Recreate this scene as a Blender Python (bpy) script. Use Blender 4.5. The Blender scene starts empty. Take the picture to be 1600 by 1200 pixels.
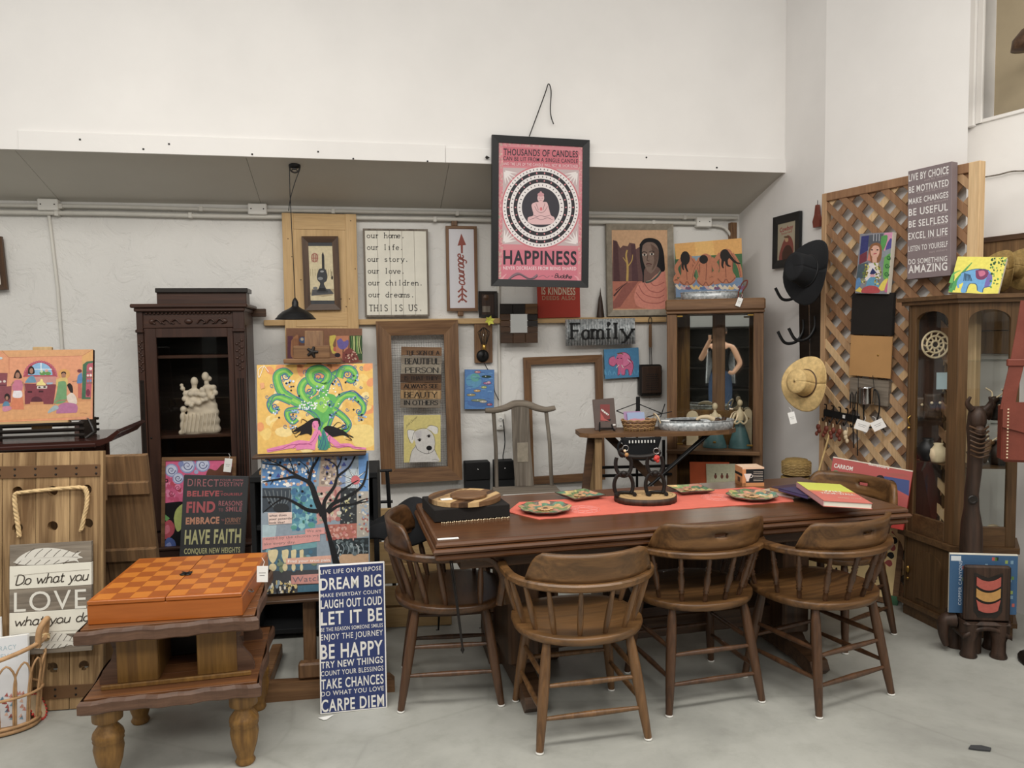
import bpy, math, random
from math import sin, cos, pi, radians as rad, sqrt, atan2
from mathutils import Vector as V, Matrix as Mx
random.seed(7)
C = bpy.context.scene.collection
# ---------------------------------------------------------------- camera
FPX, PITCH, ROLL, EYE = 1180.0, rad(3.5), rad(0.75), 1.55
_up = V((0, sin(PITCH), cos(PITCH))); LOOK = V((0, cos(PITCH), -sin(PITCH)))
_R = V((1, 0, 0))*cos(ROLL) - _up*sin(ROLL); _U = _up*cos(ROLL) + V((1, 0, 0))*sin(ROLL)
cam_data = bpy.data.cameras.new('camera'); cam = bpy.data.objects.new('camera', cam_data); C.objects.link(cam)
cam_data.sensor_width = 36; cam_data.lens = 36*FPX/1600; cam_data.clip_start = 0.05; cam_data.clip_end = 100
cam.matrix_world = Mx(((_R.x, _U.x, -LOOK.x, 0), (_R.y, _U.y, -LOOK.y, 0), (_R.z, _U.z, -LOOK.z, EYE), (0, 0, 0, 1)))
bpy.context.scene.camera = cam
# ---------------------------------------------------------------- world, lights, exposure
sc = bpy.context.scene
w = bpy.data.worlds.new('room_ambient'); sc.world = w; w.use_nodes = True
w.node_tree.nodes['Background'].inputs[0].default_value = (1.0, 0.985, 0.955, 1)
w.node_tree.nodes['Background'].inputs[1].default_value = 0.50
sc.view_settings.view_transform = 'Standard'; sc.view_settings.look = 'None'
sc.view_settings.exposure = -0.07; sc.view_settings.gamma = 1.0; sc.view_settings.use_curve_mapping = False
def area(name, loc, target, sx, sy, power, col=(1, 0.965, 0.90)):
 l = bpy.data.lights.new(name, 'AREA'); l.shape = 'RECTANGLE'; l.size = sx; l.size_y = sy; l.energy = power; l.color = col
 o = bpy.data.objects.new(name, l); C.objects.link(o); o.location = loc
 o.rotation_euler = (V(target)-V(loc)).to_track_quat('-Z', 'Y').to_euler(); return o
area('ceiling_fluorescent_row', (-1.5, 1.7, 3.95), (-1.3, 2.3, 0), 3.4, 0.5, 88)
area('ceiling_fluorescent_row', (1.7, 1.9, 3.95), (1.6, 2.4, 0), 3.4, 0.5, 80)
area('ceiling_fluorescent_row', (0.0, -1.6, 3.95), (0, 1.2, 0.6), 6.0, 0.6, 125)
# ---------------------------------------------------------------- colour + projection helpers
def hx(s):
 s = s.lstrip('#'); f = lambda v: v/12.92 if v <= 0.04045 else ((v+0.055)/1.055)**2.4
 return tuple(f(int(s[i:i+2], 16)/255) for i in (0, 2, 4))
def ray(px, py):
 a, b = (px-800)/FPX, (600-py)/FPX
 return LOOK + _R*a + _U*b
EYEV = V((0, 0, EYE))
def atz(px, py, z): d = ray(px, py); return EYEV + d*((z-EYE)/d.z)
def at(px, py, Y): d = ray(px, py); return EYEV + d*(Y/d.y)
def hit(px, py, p, n): d = ray(px, py); return EYEV + d*((p-EYEV).dot(n)/d.dot(n))
WY = rad(10.7); WP = V((0, 5.6, 0)); WN = V((sin(WY), -cos(WY), 0)); WA = V((cos(WY), sin(WY), 0))
def wall(px, py, off=0.0): return hit(px, py, WP + WN*off, WN)
def frame(o, yaw=0.0, tilt=0.0, roll=0.0):
 return Mx.Translation(V(o)) @ Mx.Rotation(yaw, 4, 'Z') @ Mx.Rotation(-tilt, 4, 'X') @ Mx.Rotation(-roll, 4, 'Y')
class Rect:
 """a flat thing's place: photo corners met with a plane at its real depth; local X right, Z up, -Y to the viewer"""
 def __init__(s, TL, TR, BR, BL, yaw=WY, tilt=0.0, p=None, off=None, square=True):
  p = WP + WN*(off or 0.0) if p is None else V(p)
  B = frame(p, yaw, tilt); Bi = B.inverted(); n = (B.to_3x3() @ V((0, -1, 0)))
  L = [Bi @ hit(q[0], q[1], p, n) for q in (TL, TR, BR, BL)]
  e = (L[1]-L[0]) + (L[2]-L[3]); u = (L[0]-L[3]) + (L[1]-L[2])
  r1, r2 = atan2(e.z, e.x), atan2(-u.x, u.z); roll = (r1+r2)/2
  s.w = e.length/2; s.h = u.length/2
  b = (L[2]+L[3])/2
  cen = (L[0]+L[1]+L[2]+L[3])/4
  base = cen - V((-sin(roll), 0, cos(roll)))*s.h/2
  s.M = B @ Mx.Translation(base) @ Mx.Rotation(-roll, 4, 'Y'); s.Mi = s.M.inverted()
  s.n = s.M.to_3x3() @ V((0, -1, 0)); s.o = s.M.to_translation()
 def uv(s, px, py):
  q = s.Mi @ hit(px, py, s.o, s.n); return q.x, q.z
# ---------------------------------------------------------------- mesh builder
class MB:
 def __init__(s): s.v = []; s.f = []; s.c = []; s.sm = []; s.col = (1, 1, 1); s.smooth = False
 def add(s, vs, fs, smooth=None):
  k = len(s.v); s.v += [tuple(q) for q in vs]
  for f in fs: s.f.append(tuple(i+k for i in f)); s.c.append(s.col); s.sm.append(s.smooth if smooth is None else smooth)
  return s
 def box(s, x0, x1, y0, y1, z0, z1, b=0.0, M=None):
  if x1 < x0: x0, x1 = x1, x0
  if y1 < y0: y0, y1 = y1, y0
  if z1 < z0: z0, z1 = z1, z0
  b = min(b, (x1-x0)*.45, (y1-y0)*.45, (z1-z0)*.45)
  if b <= 0:
   vs = [V((x, y, z)) for x in (x0, x1) for y in (y0, y1) for z in (z0, z1)]
   fs = [(0, 1, 3, 2), (4, 6, 7, 5), (0, 4, 5, 1), (2, 3, 7, 6), (0, 2, 6, 4), (1, 5, 7, 3)]
  else:
   X = (x0, x1); Y = (y0, y1); Z = (z0, z1); vs = []; idx = {}
   for i in (0, 1):
    for j in (0, 1):
     for k in (0, 1):
      si, sj, sk = (1, -1)[i]*b, (1, -1)[j]*b, (1, -1)[k]*b
      for a, p in (('x', (X[i], Y[j]+sj, Z[k]+sk)), ('y', (X[i]+si, Y[j], Z[k]+sk)), ('z', (X[i]+si, Y[j]+sj, Z[k]))):
       idx[(i, j, k, a)] = len(vs); vs.append(V(p))
   I = lambda *a: idx[a]; fs = []
   for i in (0, 1): fs.append([I(i, 0, 0, 'x'), I(i, 0, 1, 'x'), I(i, 1, 1, 'x'), I(i, 1, 0, 'x')][::(1 if i == 0 else -1)])
   for j in (0, 1): fs.append([I(0, j, 0, 'y'), I(1, j, 0, 'y'), I(1, j, 1, 'y'), I(0, j, 1, 'y')][::(1 if j == 0 else -1)])
   for k in (0, 1): fs.append([I(0, 0, k, 'z'), I(0, 1, k, 'z'), I(1, 1, k, 'z'), I(1, 0, k, 'z')][::(1 if k == 0 else -1)])
   for i in (0, 1):
    for j in (0, 1): fs.append([I(i, j, 0, 'x'), I(i, j, 0, 'y'), I(i, j, 1, 'y'), I(i, j, 1, 'x')][::(1 if i != j else -1)])
   for i in (0, 1):
    for k in (0, 1): fs.append([I(i, 0, k, 'x'), I(i, 0, k, 'z'), I(i, 1, k, 'z'), I(i, 1, k, 'x')][::(1 if i == k else -1)])
   for j in (0, 1):
    for k in (0, 1): fs.append([I(0, j, k, 'y'), I(0, j, k, 'z'), I(1, j, k, 'z'), I(1, j, k, 'y')][::(1 if j != k else -1)])
   for i in (0, 1):
    for j in (0, 1):
     for k in (0, 1): fs.append([I(i, j, k, 'x'), I(i, j, k, 'y'), I(i, j, k, 'z')][::(1 if (i+j+k) % 2 == 0 else -1)])
  if M is not None: vs = [M @ q for q in vs]
  return s.add(vs, fs, False)
 def tube(s, pts, r, n=8, closed=False, cap=True, flat=1.0, up=None):
  pts = [V(p) for p in pts]; m = len(pts); rs = r if isinstance(r, (list, tuple)) else [r]*m
  vs = []; prev = None
  for i, p in enumerate(pts):
   if closed: t = pts[(i+1) % m]-pts[i-1]
   else: t = pts[min(i+1, m-1)]-pts[max(i-1, 0)]
   if t.length < 1e-9: t = V((0, 0, 1))
   t.normalize()
   if up is not None: a = V(up) - t*t.dot(V(up))
   elif prev is None: a = t.orthogonal()
   else: a = prev - t*t.dot(prev)
   if a.length < 1e-6: a = t.orthogonal()
   a.normalize(); prev = a; b = t.cross(a)
   for k in range(n): th = 2*pi*k/n; vs.append(p + a*(rs[i]*flat*cos(th)) + b*(rs[i]*sin(th)))
  fs = []
  for i in range(m if closed else m-1):
   j = (i+1) % m
   for k in range(n): k2 = (k+1) % n; fs.append((i*n+k, i*n+k2, j*n+k2, j*n+k))
  s.add(vs, fs, True)
  if cap and not closed: s.add([vs[k] for k in range(n)], [tuple(range(n))[::-1]], False); s.add([vs[(m-1)*n+k] for k in range(n)], [tuple(range(n))], False)
  return s
 def strip(s, pts, sides, ws, ts):
  """rectangular section swept along pts; sides = outward vectors"""
  pts = [V(p) for p in pts]; m = len(pts); vs = []
  for i, p in enumerate(pts):
   t = (pts[min(i+1, m-1)]-pts[max(i-1, 0)]).normalized(); a = V(sides[i]); a = (a-t*t.dot(a)).normalized(); b = t.cross(a)
   wv = (ws[i] if isinstance(ws, (list, tuple)) else ws)/2; tv = (ts[i] if isinstance(ts, (list, tuple)) else ts)/2; c = min(wv, tv)*.45
   for (x, y) in ((wv-c, tv), (wv, tv-c), (wv, -tv+c), (wv-c, -tv), (-wv+c, -tv), (-wv, -tv+c), (-wv, tv-c), (-wv+c, tv)): vs.append(p+a*x+b*y)
  fs = [(i*8+k, i*8+(k+1) % 8, (i+1)*8+(k+1) % 8, (i+1)*8+k) for i in range(m-1) for k in range(8)]
  s.add(vs, fs, False); s.add(vs[:8], [tuple(range(8))[::-1]], False); s.add(vs[-8:], [tuple(range(8))], False); return s
 def lathe(s, prof, n=20, M=None, sx=1.0, sy=1.0, cap=True):
  vs = [V((r*cos(2*pi*k/n)*sx, r*sin(2*pi*k/n)*sy, z)) for r, z in prof for k in range(n)]
  if M is not None: vs = [M @ q for q in vs]
  m = len(prof); fs = [(i*n+k, i*n+(k+1) % n, (i+1)*n+(k+1) % n, (i+1)*n+k) for i in range(m-1) for k in range(n)]
  s.add(vs, fs, True)
  if cap and prof[0][0] > 1e-5: s.add(vs[:n], [tuple(range(n))[::-1]], False)
  if cap and prof[-1][0] > 1e-5: s.add(vs[-n:], [tuple(range(n))], False)
  return s
 def ball(s, c, r, n=10, sc=(1, 1, 1)):
  k = n//2+1
  return s.lathe([(max(1e-4, sin(pi*i/k)), -cos(pi*i/k)) for i in range(k+1)], n, Mx.Translation(V(c)) @ Mx.Diagonal((r*sc[0], r*sc[1], r*sc[2], 1)), cap=False)
 def prism(s, pts, d0, d1, axis='y', M=None, smooth=False):
  """polygon (a,b) extruded: axis y -> (a, d, b); z -> (a,b,d); x -> (d,a,b)"""
  g = {'y': lambda a, b, d: V((a, d, b)), 'z': lambda a, b, d: V((a, b, d)), 'x': lambda a, b, d: V((d, a, b))}[axis]
  n = len(pts); ar = sum(pts[i-1][0]*pts[i][1]-pts[i][0]*pts[i-1][1] for i in range(n))
  if ar < 0: pts = pts[::-1]
  if d1 < d0: d0, d1 = d1, d0
  vs = [g(a, b, d) for d in (d0, d1) for a, b in pts]
  if M is not None: vs = [M @ q for q in vs]
  top = tuple(range(n, 2*n)); bot = tuple(range(n))[::-1]; sd = [(i, (i+1) % n, n+(i+1) % n, n+i) for i in range(n)]
  if axis == 'y': top, bot = top[::-1], bot[::-1]; sd = [q[::-1] for q in sd]
  s.add(vs, [top, bot], False); k = len(s.v)-2*n
  for q in sd: s.f.append(tuple(i+k for i in q)); s.c.append(s.col); s.sm.append(smooth)
  return s
 def sheet(s, fn, nu, nv, thick=0.0, hole=None, wrap=False):
  """fn(u,v)->(point, normal); thickness goes along -normal; hole(i,j) skips a cell"""
  P = []; N = []
  for j in range(nv+1):
   for i in range(nu+1):
    p, n = fn(i/nu, j/nv); P.append(V(p)); N.append(V(n))
  cell = lambda i, j: 0 <= i < nu and 0 <= j < nv and not (hole and hole(i, j))
  if wrap:
   c0 = cell; cell = lambda i, j: c0(i % nu, j)
  W = nu+1; T = W*(nv+1); fs = []
  for j in range(nv):
   for i in range(nu):
    if not cell(i, j): continue
    a, b, c, d = j*W+i, j*W+i+1, (j+1)*W+i+1, (j+1)*W+i
    fs.append((a, b, c, d))
    if thick:
     fs.append((d+T, c+T, b+T, a+T))
     for di, dj, e in ((0, -1, (a, a+T, b+T, b)), (0, 1, (c, c+T, d+T, d)), (-1, 0, (d, d+T, a+T, a)), (1, 0, (b, b+T, c+T, c))):
      if not cell(i+di, j+dj): fs.append(e)
  vs = P + ([p-n*thick for p, n in zip(P, N)] if thick else [])
  return s.add(vs, fs, True)
 def build(s, name, mat, parent=None, M=None):
  me = bpy.data.meshes.new(name); me.from_pydata(s.v, [], s.f)
  if isinstance(mat, str): mat = MAT[mat]
  me.materials.append(mat); me.polygons.foreach_set('use_smooth', s.sm)
  if any(c != (1, 1, 1) for c in s.c):
   ca = me.color_attributes.new('Col', 'FLOAT_COLOR', 'CORNER'); arr = []
   for p, c in zip(me.polygons, s.c): arr += [c[0], c[1], c[2], 1.0]*p.loop_total
   ca.data.foreach_set('color', arr)
  me.update(); me.validate()
  o = bpy.data.objects.new(name, me); C.objects.link(o)
  if parent is not None: o.parent = parent
  if M is not None: o.matrix_local = M
  return o
def thing(name, label, cat, M, group=None):
 o = bpy.data.objects.new(name, None); C.objects.link(o); o.empty_display_size = 0.1
 o.matrix_world = M if isinstance(M, Mx) else Mx.Translation(V(M)); o['label'] = label; o['category'] = cat
 if group: o['group'] = group
 return o
def tag(o, label, cat=None, group=None, kind=None):
 if label: o['label'] = label
 if cat: o['category'] = cat
 if group: o['group'] = group
 if kind: o['kind'] = kind
 return o
def box(name, mat, parent, x0, x1, y0, y1, z0, z1, b=0.003): return MB().box(x0, x1, y0, y1, z0, z1, b).build(name, mat, parent)
def dup(o, parent=None):
 c = o.copy(); C.objects.link(c); c.parent = parent; c.matrix_parent_inverse = Mx()
 for ch in list(o.children): dup(ch, c)
 return c
def lab(o, t): o['label'] = t; return o
# ---------------------------------------------------------------- materials
MAT = {}
class NT:
 def __init__(s, name, rough=0.6, metal=0.0, spec=0.4):
  s.m = bpy.data.materials.new(name); s.m.use_nodes = True; s.t = s.m.node_tree; s.n = s.t.nodes; s.b = s.n['Principled BSDF']
  s.b.inputs['Roughness'].default_value = rough; s.b.inputs['Metallic'].default_value = metal; s.b.inputs['Specular IOR Level'].default_value = spec
  MAT[name] = s.m; s.co = None
 def new(s, t, **k):
  n = s.n.new(t)
  for a, b in k.items():
   if a in n.inputs.keys(): n.inputs[a].default_value = b
   else: setattr(n, a, b)
  return n
 def link(s, a, b): s.t.links.new(a, b)
 def coord(s, scale=(1, 1, 1), kind='Object'):
  if s.co is None: s.co = s.new('ShaderNodeTexCoord')
  m = s.new('ShaderNodeMapping'); m.inputs['Scale'].default_value = scale; s.link(s.co.outputs[kind], m.inputs[0]); return m.outputs[0]
 def noise(s, scale, sc3=(1, 1, 1), detail=4, rough=0.55, dist=0.0):
  n = s.new('ShaderNodeTexNoise'); n.inputs['Scale'].default_value = scale; n.inputs['Detail'].default_value = detail
  n.inputs['Roughness'].default_value = rough; n.inputs['Distortion'].default_value = dist; s.link(s.coord(sc3), n.inputs['Vector']); return n.outputs[0]
 def ramp(s, src, *st):
  r = s.new('ShaderNodeValToRGB'); e = r.color_ramp.elements
  e[0].position, e[0].color = st[0][0], (*st[0][1], 1); e[1].position, e[1].color = st[-1][0], (*st[-1][1], 1)
  for p, c in st[1:-1]: q = e.new(p); q.color = (*c, 1)
  s.link(src, r.inputs[0]); return r.outputs[0]
 def bump(s, src, strength=0.3, dist=0.002):
  b = s.new('ShaderNodeBump'); b.inputs['Strength'].default_value = strength; b.inputs['Distance'].default_value = dist
  s.link(src, b.inputs['Height']); s.link(b.outputs[0], s.b.inputs['Normal'])
 def mix(s, a, b, fac, mode='MIX'):
  m = s.new('ShaderNodeMix'); m.data_type = 'RGBA'; m.blend_type = mode
  for i, x in ((6, a), (7, b)):
   if isinstance(x, tuple): m.inputs[i].default_value = (*x, 1)
   else: s.link(x, m.inputs[i])
  if isinstance(fac, (int, float)): m.inputs[0].default_value = fac
  else: s.link(fac, m.inputs[0])
  return m.outputs[2]
 def color(s, src):
  if isinstance(src, tuple): s.b.inputs['Base Color'].default_value = (*src, 1)
  else: s.link(src, s.b.inputs['Base Color'])
def mul(c, k): return tuple(min(1, x*k) for x in c)
def wood(name, base, dark, axis='x', rough=0.45, fine=1.0, contrast=1.0, bump=0.15, spec=0.4):
 m = NT(name, rough, 0, spec); a = {'x': (1.3, 22, 22), 'y': (22, 1.3, 22), 'z': (22, 22, 1.3)}[axis]
 b = tuple(q*4 for q in a)
 n1 = m.noise(1.0*fine, a, 5, .6, 1.2); n2 = m.noise(1.0*fine, b, 3, .6)
 c1 = m.ramp(n1, (.5-.2/contrast, hx(dark)), (.5+.22/contrast, hx(base)))
 c2 = m.ramp(n2, (.35, (.62, .58, .55)), (.6, (1, 1, 1)))
 m.color(m.mix(c1, c2, .55*min(1, contrast), 'MULTIPLY')); m.bump(n2, bump, .001); return m.m
def plain(name, col, rough=0.6, metal=0.0, spec=0.4, var=0.12, scale=9.0, bump=0.0, bscale=60):
 m = NT(name, rough, metal, spec); c = hx(col)
 n = m.noise(scale, (1, 1, 1), 4); m.color(m.ramp(n, (.3, mul(c, 1-var)), (.7, mul(c, 1+var))))
 if bump: m.bump(m.noise(bscale, (1, 1, 1), 3), bump, .002)
 return m.m
def glass(name, tint=(.95, .97, .96), refl=0.12):
 m = NT(name); t = m.t; tr = m.new('ShaderNodeBsdfTransparent'); tr.inputs[0].default_value = (*tint, 1)
 g = m.new('ShaderNodeBsdfGlossy'); g.inputs['Roughness'].default_value = 0.02; g.inputs[0].default_value = (.9, .95, .95, 1)
 fr = m.new('ShaderNodeFresnel'); fr.inputs[0].default_value = 1.45; mx = m.new('ShaderNodeMixShader')
 ad = m.new('ShaderNodeMath'); ad.operation = 'ADD'; ad.use_clamp = True; ad.inputs[1].default_value = refl-.04; m.link(fr.outputs[0], ad.inputs[0])
 gm = m.new('ShaderNodeNewGeometry'); mu = m.new('ShaderNodeMath'); mu.operation = 'MULTIPLY'; iv = m.new('ShaderNodeMath'); iv.operation = 'SUBTRACT'; iv.inputs[0].default_value = 1; m.link(gm.outputs['Backfacing'], iv.inputs[1]); m.link(ad.outputs[0], mu.inputs[0]); m.link(iv.outputs[0], mu.inputs[1]); m.link(mu.outputs[0], mx.inputs[0]); m.link(tr.outputs[0], mx.inputs[1]); m.link(g.outputs[0], mx.inputs[2])
 m.link(mx.outputs[0], m.n['Material Output'].inputs['Surface']); return m.m
# flat-print / paint material driven by the face colours of the painted shapes
_m = NT('paint', 0.62, 0, 0.25); _a = _m.new('ShaderNodeAttribute'); _a.attribute_name = 'Col'
_h = _m.new('ShaderNodeHueSaturation'); _h.inputs['Saturation'].default_value = .86; _h.inputs['Value'].default_value = .9; _m.link(_a.outputs[0], _h.inputs['Color']); _m.color(_m.mix(_h.outputs[0], _m.ramp(_m.noise(55, (1, 1, 1), 5), (.3, (.80, .80, .80)), (.7, (1.12, 1.12, 1.12))), .55, 'MULTIPLY')); _m.bump(_m.noise(220), .12, .001)
_m = NT('print', 0.5, 0, 0.3); _a = _m.new('ShaderNodeAttribute'); _a.attribute_name = 'Col'; _h = _m.new('ShaderNodeHueSaturation'); _h.inputs['Saturation'].default_value = .86; _h.inputs['Value'].default_value = .86; _m.link(_a.outputs[0], _h.inputs['Color']); _m.color(_h.outputs[0])
_m = NT('gloss', 0.2, 0, 0.5); _a = _m.new('ShaderNodeAttribute'); _a.attribute_name = 'Col'
_h = _m.new('ShaderNodeHueSaturation'); _h.inputs['Saturation'].default_value = .72; _h.inputs['Value'].default_value = .8; _m.link(_a.outputs[0], _h.inputs['Color']); _m.color(_m.mix(_h.outputs[0], _m.ramp(_m.noise(30, (1, 1, 1), 5), (.3, (.75, .75, .75)), (.7, (1.15, 1.15, 1.15))), .7, 'MULTIPLY'))
# walls
def plaster(name, col, relief=0.5, scale=7.0):
 m = NT(name, 0.75, 0, 0.2); c = hx(col)
 n0 = m.noise(0.9, (1, 1, 1), 5, .6); n1 = m.noise(scale, (1, 1, 1), 6, .62, .8); n2 = m.noise(scale*5, (1, 1, 1), 4)
 r1 = m.ramp(n1, (.40, (0, 0, 0)), (.47, (.7, .7, .7)), (.58, (1, 1, 1)))
 add = m.mix(r1, n2, .35); base = m.ramp(n0, (.3, mul(c, .93)), (.7, mul(c, 1.04)))
 m.color(base); m.bump(add, relief, .006); return m.m
plaster('wall_rough', '#e0deda', .7, 6.0); plaster('wall_smooth', '#e9e6e3', .10, 3.0); plaster('wall_side', '#e6e3e0', .15, 4.0)
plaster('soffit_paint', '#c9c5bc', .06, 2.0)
m = NT('concrete', 0.42, 0, 0.35); n0 = m.noise(1.3, (1, 1, 1), 7, .65, .5); n1 = m.noise(9, (1, 1, 1), 6, .7)
base = m.ramp(n0, (.3, hx('#94948e')), (.52, hx('#a8a8a1')), (.75, hx('#b4b4ad')))
st = m.ramp(n1, (.30, (.82, .82, .80)), (.5, (1, 1, 1)), (.8, (1.05, 1.05, 1.04)))
vo = m.new('ShaderNodeTexVoronoi'); vo.feature = 'DISTANCE_TO_EDGE'; vo.inputs['Scale'].default_value = 0.55; m.link(m.coord(), vo.inputs['Vector'])
m.color(m.mix(m.mix(base, st, .6, 'MULTIPLY'), m.ramp(vo.outputs['Distance'], (0, (.72, .72, .7)), (.006, (1, 1, 1))), .35, 'MULTIPLY')); m.bump(n1, .05, .002)
plain('conduit_paint', '#d3d0c8', .45, var=.05); plain('white_plastic', '#e4e2dc', .4, var=.03); plain('paper', '#efeeea', .7, var=.03)
wood('walnut', '#60452f', '#35251a', 'x'); wood('walnut_z', '#60452f', '#35251a', 'z'); wood('table_wood', '#6e472b', '#452c1c', 'x', .28, spec=.5, bump=.05, contrast=.7)
wood('antique', '#4b3126', '#2f1f1a', 'z', .4, contrast=.8); wood('antique_x', '#503427', '#31201a', 'x', .4, contrast=.8)
wood('oak', '#8c6948', '#5c402a', 'x', .5); wood('oak_z', '#8c6948', '#5c402a', 'z', .5)
wood('oak_dark', '#84602f', '#4f3418', 'z', .4); wood('oak_dark_x', '#84602f', '#4f3418', 'x', .4)
wood('curio_wood', '#6f5235', '#463420', 'z', .45, contrast=.8); wood('curio_wood_x', '#735638', '#493523', 'x', .45, contrast=.8)
wood('pine', '#d2b285', '#b89664', 'z', .6, contrast=.6); wood('pine_x', '#d2b285', '#b89664', 'x', .6, contrast=.6)
wood('plank_wood', '#b99a70', '#735738', 'z', .7, contrast=1.2, bump=.4); wood('plank_side', '#8d6c49', '#59432d', 'z', .8)
wood('cedar_a', '#c2a07c', '#9c7a58', 'z', .75, contrast=.7); wood('cedar_b', '#a07a5a', '#7c5a40', 'z', .75, contrast=.7)
wood('cedar_c', '#dcc098', '#c09c70', 'z', .75, contrast=.7); wood('grey_wood', '#8f867a', '#5d554c', 'z', .8, bump=.5, contrast=1.1)
wood('grey_wood_x', '#9a8f80', '#6a6157', 'x', .8, bump=.5); wood('chair_wood', '#8a6540', '#4c3522', 'z', .35, contrast=.8, spec=.5)
wood('chair_wood_x', '#87613a', '#48341f', 'x', .38, contrast=.8, spec=.5); wood('chair_dark', '#67472f', '#38261a', 'z', .35, contrast=.8, spec=.5)
wood('chair_dark_x', '#664529', '#362517', 'x', .33, contrast=.8, spec=.5); wood('oak_curl', '#7a5733', '#47301b', 'x', .4, fine=.7, contrast=1.3)
wood('endtable_edge', '#6f5240', '#4b362b', 'x', .45); wood('endtable_top', '#8b5c37', '#603e29', 'x', .35); wood('endtable_light', '#977039', '#6b4c28', 'z', .45)
wood('black_wood', '#2c2622', '#17120f', 'x', .35); wood('mahogany_gloss', '#4a2c26', '#2b1815', 'x', .18, spec=.6, contrast=.6)
wood('chess_orange', '#b4662a', '#a1561e', 'x', .3, contrast=.5, spec=.5, bump=.03)
wood('carved_dark', '#4a3529', '#251a13', 'z', .55, bump=.6, contrast=1.1)
plain('black_metal', '#1b1b1c', .42, .3, var=.1); plain('black_matte', '#191a1c', .75, var=.15); plain('black_fabric', '#16171a', .9, bump=.4)
plain('iron', '#231f1d', .5, .3, bump=.2); plain('brass', '#b08d4a', .3, .9); plain('chrome', '#c9c9c9', .15, 1.0, var=.02)
m = NT('galvanised', .42, .35); vo = m.new('ShaderNodeTexVoronoi'); vo.inputs['Scale'].default_value = 70; m.link(m.coord(), vo.inputs['Vector'])
m.color(m.ramp(vo.outputs['Color'], (.2, hx('#969b9d')), (.8, hx('#cfd2d3'))))
plain('ceramic_white', '#e2d9c9', .6, var=.10, scale=16, bump=.2); plain('straw', '#cdb07a', .8, var=.2, scale=40, bump=.6, bscale=150)
plain('straw_dark', '#8d7444', .8, var=.25, scale=60, bump=.7, bscale=180); plain('cardboard', '#b18757', .8, var=.05, bump=.1, bscale=25)
plain('felt_black', '#1a1614', .9, bump=.3, bscale=120); plain('leather_red', '#73392c', .5, var=.15, bump=.3, bscale=90)
plain('runner', '#d8705f', .85, var=.06, scale=20, bump=.3, bscale=260); plain('rope', '#cdb184', .85, var=.2, scale=60, bump=.4, bscale=200)
plain('rattan', '#b08a62', .6, var=.2, scale=30); plain('strap_metal', '#6f5238', .55, .3, var=.1); plain('slate', '#3c3d3f', .7, var=.06)
plain('navy', '#2b3765', .6, var=.05); plain('taupe', '#7d7072', .7, var=.04); plain('rust_red', '#a5301f', .6, var=.06); plain('white_board', '#ebe8e4', .6, var=.02)
plain('cream_board', '#e0dccf', .7, var=.05); plain('canvas_edge', '#ddd6c8', .8, var=.05); plain('teal_glaze', '#4f6f72', .35, var=.2)
plain('bone', '#d9c5a4', .5, var=.2); plain('book_pages', '#e8e2d2', .8, var=.05); plain('skin', '#c99b80', .6, var=.05)
plain('denim', '#3a4a66', .8); plain('shirt', '#c9ccd2', .8, var=.25, scale=30); plain('ring_dark', '#2a2220', .5)
plain('red_wood', '#6d2f22', .5); plain('red_card', '#bb3d36', .55, var=.06); plain('tan_wall', '#a3957c', .8, var=.04); plain('carrom_wood', '#e6cb95', .5, var=.05)
plain('frame_black', '#141416', .45, spec=.35, var=.05); plain('silver_frame', '#8f8677', .55, var=.2, scale=25, bump=.3)
glass('clear_glass', (.97, .98, .97), .05); m = NT('mirror', .015, 1.0); m.color((.86, .88, .87))
MAT['dark_glass'] = glass('dark_glass', (.93, .92, .90), .05)
# ---------------------------------------------------------------- flat print and paint
_tc = {}
def glyphs(txt, bold=0.0):
 k = (txt, bold)
 if k in _tc: return _tc[k]
 cu = bpy.data.curves.new('lettering', 'FONT'); cu.body = txt; cu.resolution_u = 4; cu.offset = bold; cu.fill_mode = 'FRONT'; cu.space_character = 1.12 if txt.upper() == txt else 1.04
 o = bpy.data.objects.new('lettering', cu); me = o.to_mesh()
 vs = [(q.co.x, q.co.y) for q in me.vertices]; fs = [tuple(p.vertices) for p in me.polygons]; o.to_mesh_clear()
 bpy.data.objects.remove(o); bpy.data.curves.remove(cu)
 x0 = min(q[0] for q in vs); x1 = max(q[0] for q in vs); cap = .73
 if txt.upper() == txt: y0 = min(q[1] for q in vs); cap = max(q[1] for q in vs)
 r = ([((x-x0)/(x1-x0), y/cap) for x, y in vs], fs); _tc[k] = r; return r
def smooth(pts, k=5):
 if len(pts) < 3: return pts
 out = []; n = len(pts)
 for i in range(n-1):
  p0, p1, p2, p3 = pts[max(i-1, 0)], pts[i], pts[i+1], pts[min(i+2, n-1)]
  for j in range(k):
   t = j/k; out.append(tuple(.5*((2*b)+(-a+c)*t+(2*a-5*b+4*c-d)*t*t+(-a+3*b-3*c+d)*t**3) for a, b, c, d in zip(p0, p1, p2, p3)))
 out.append(tuple(pts[-1])); return out
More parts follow.
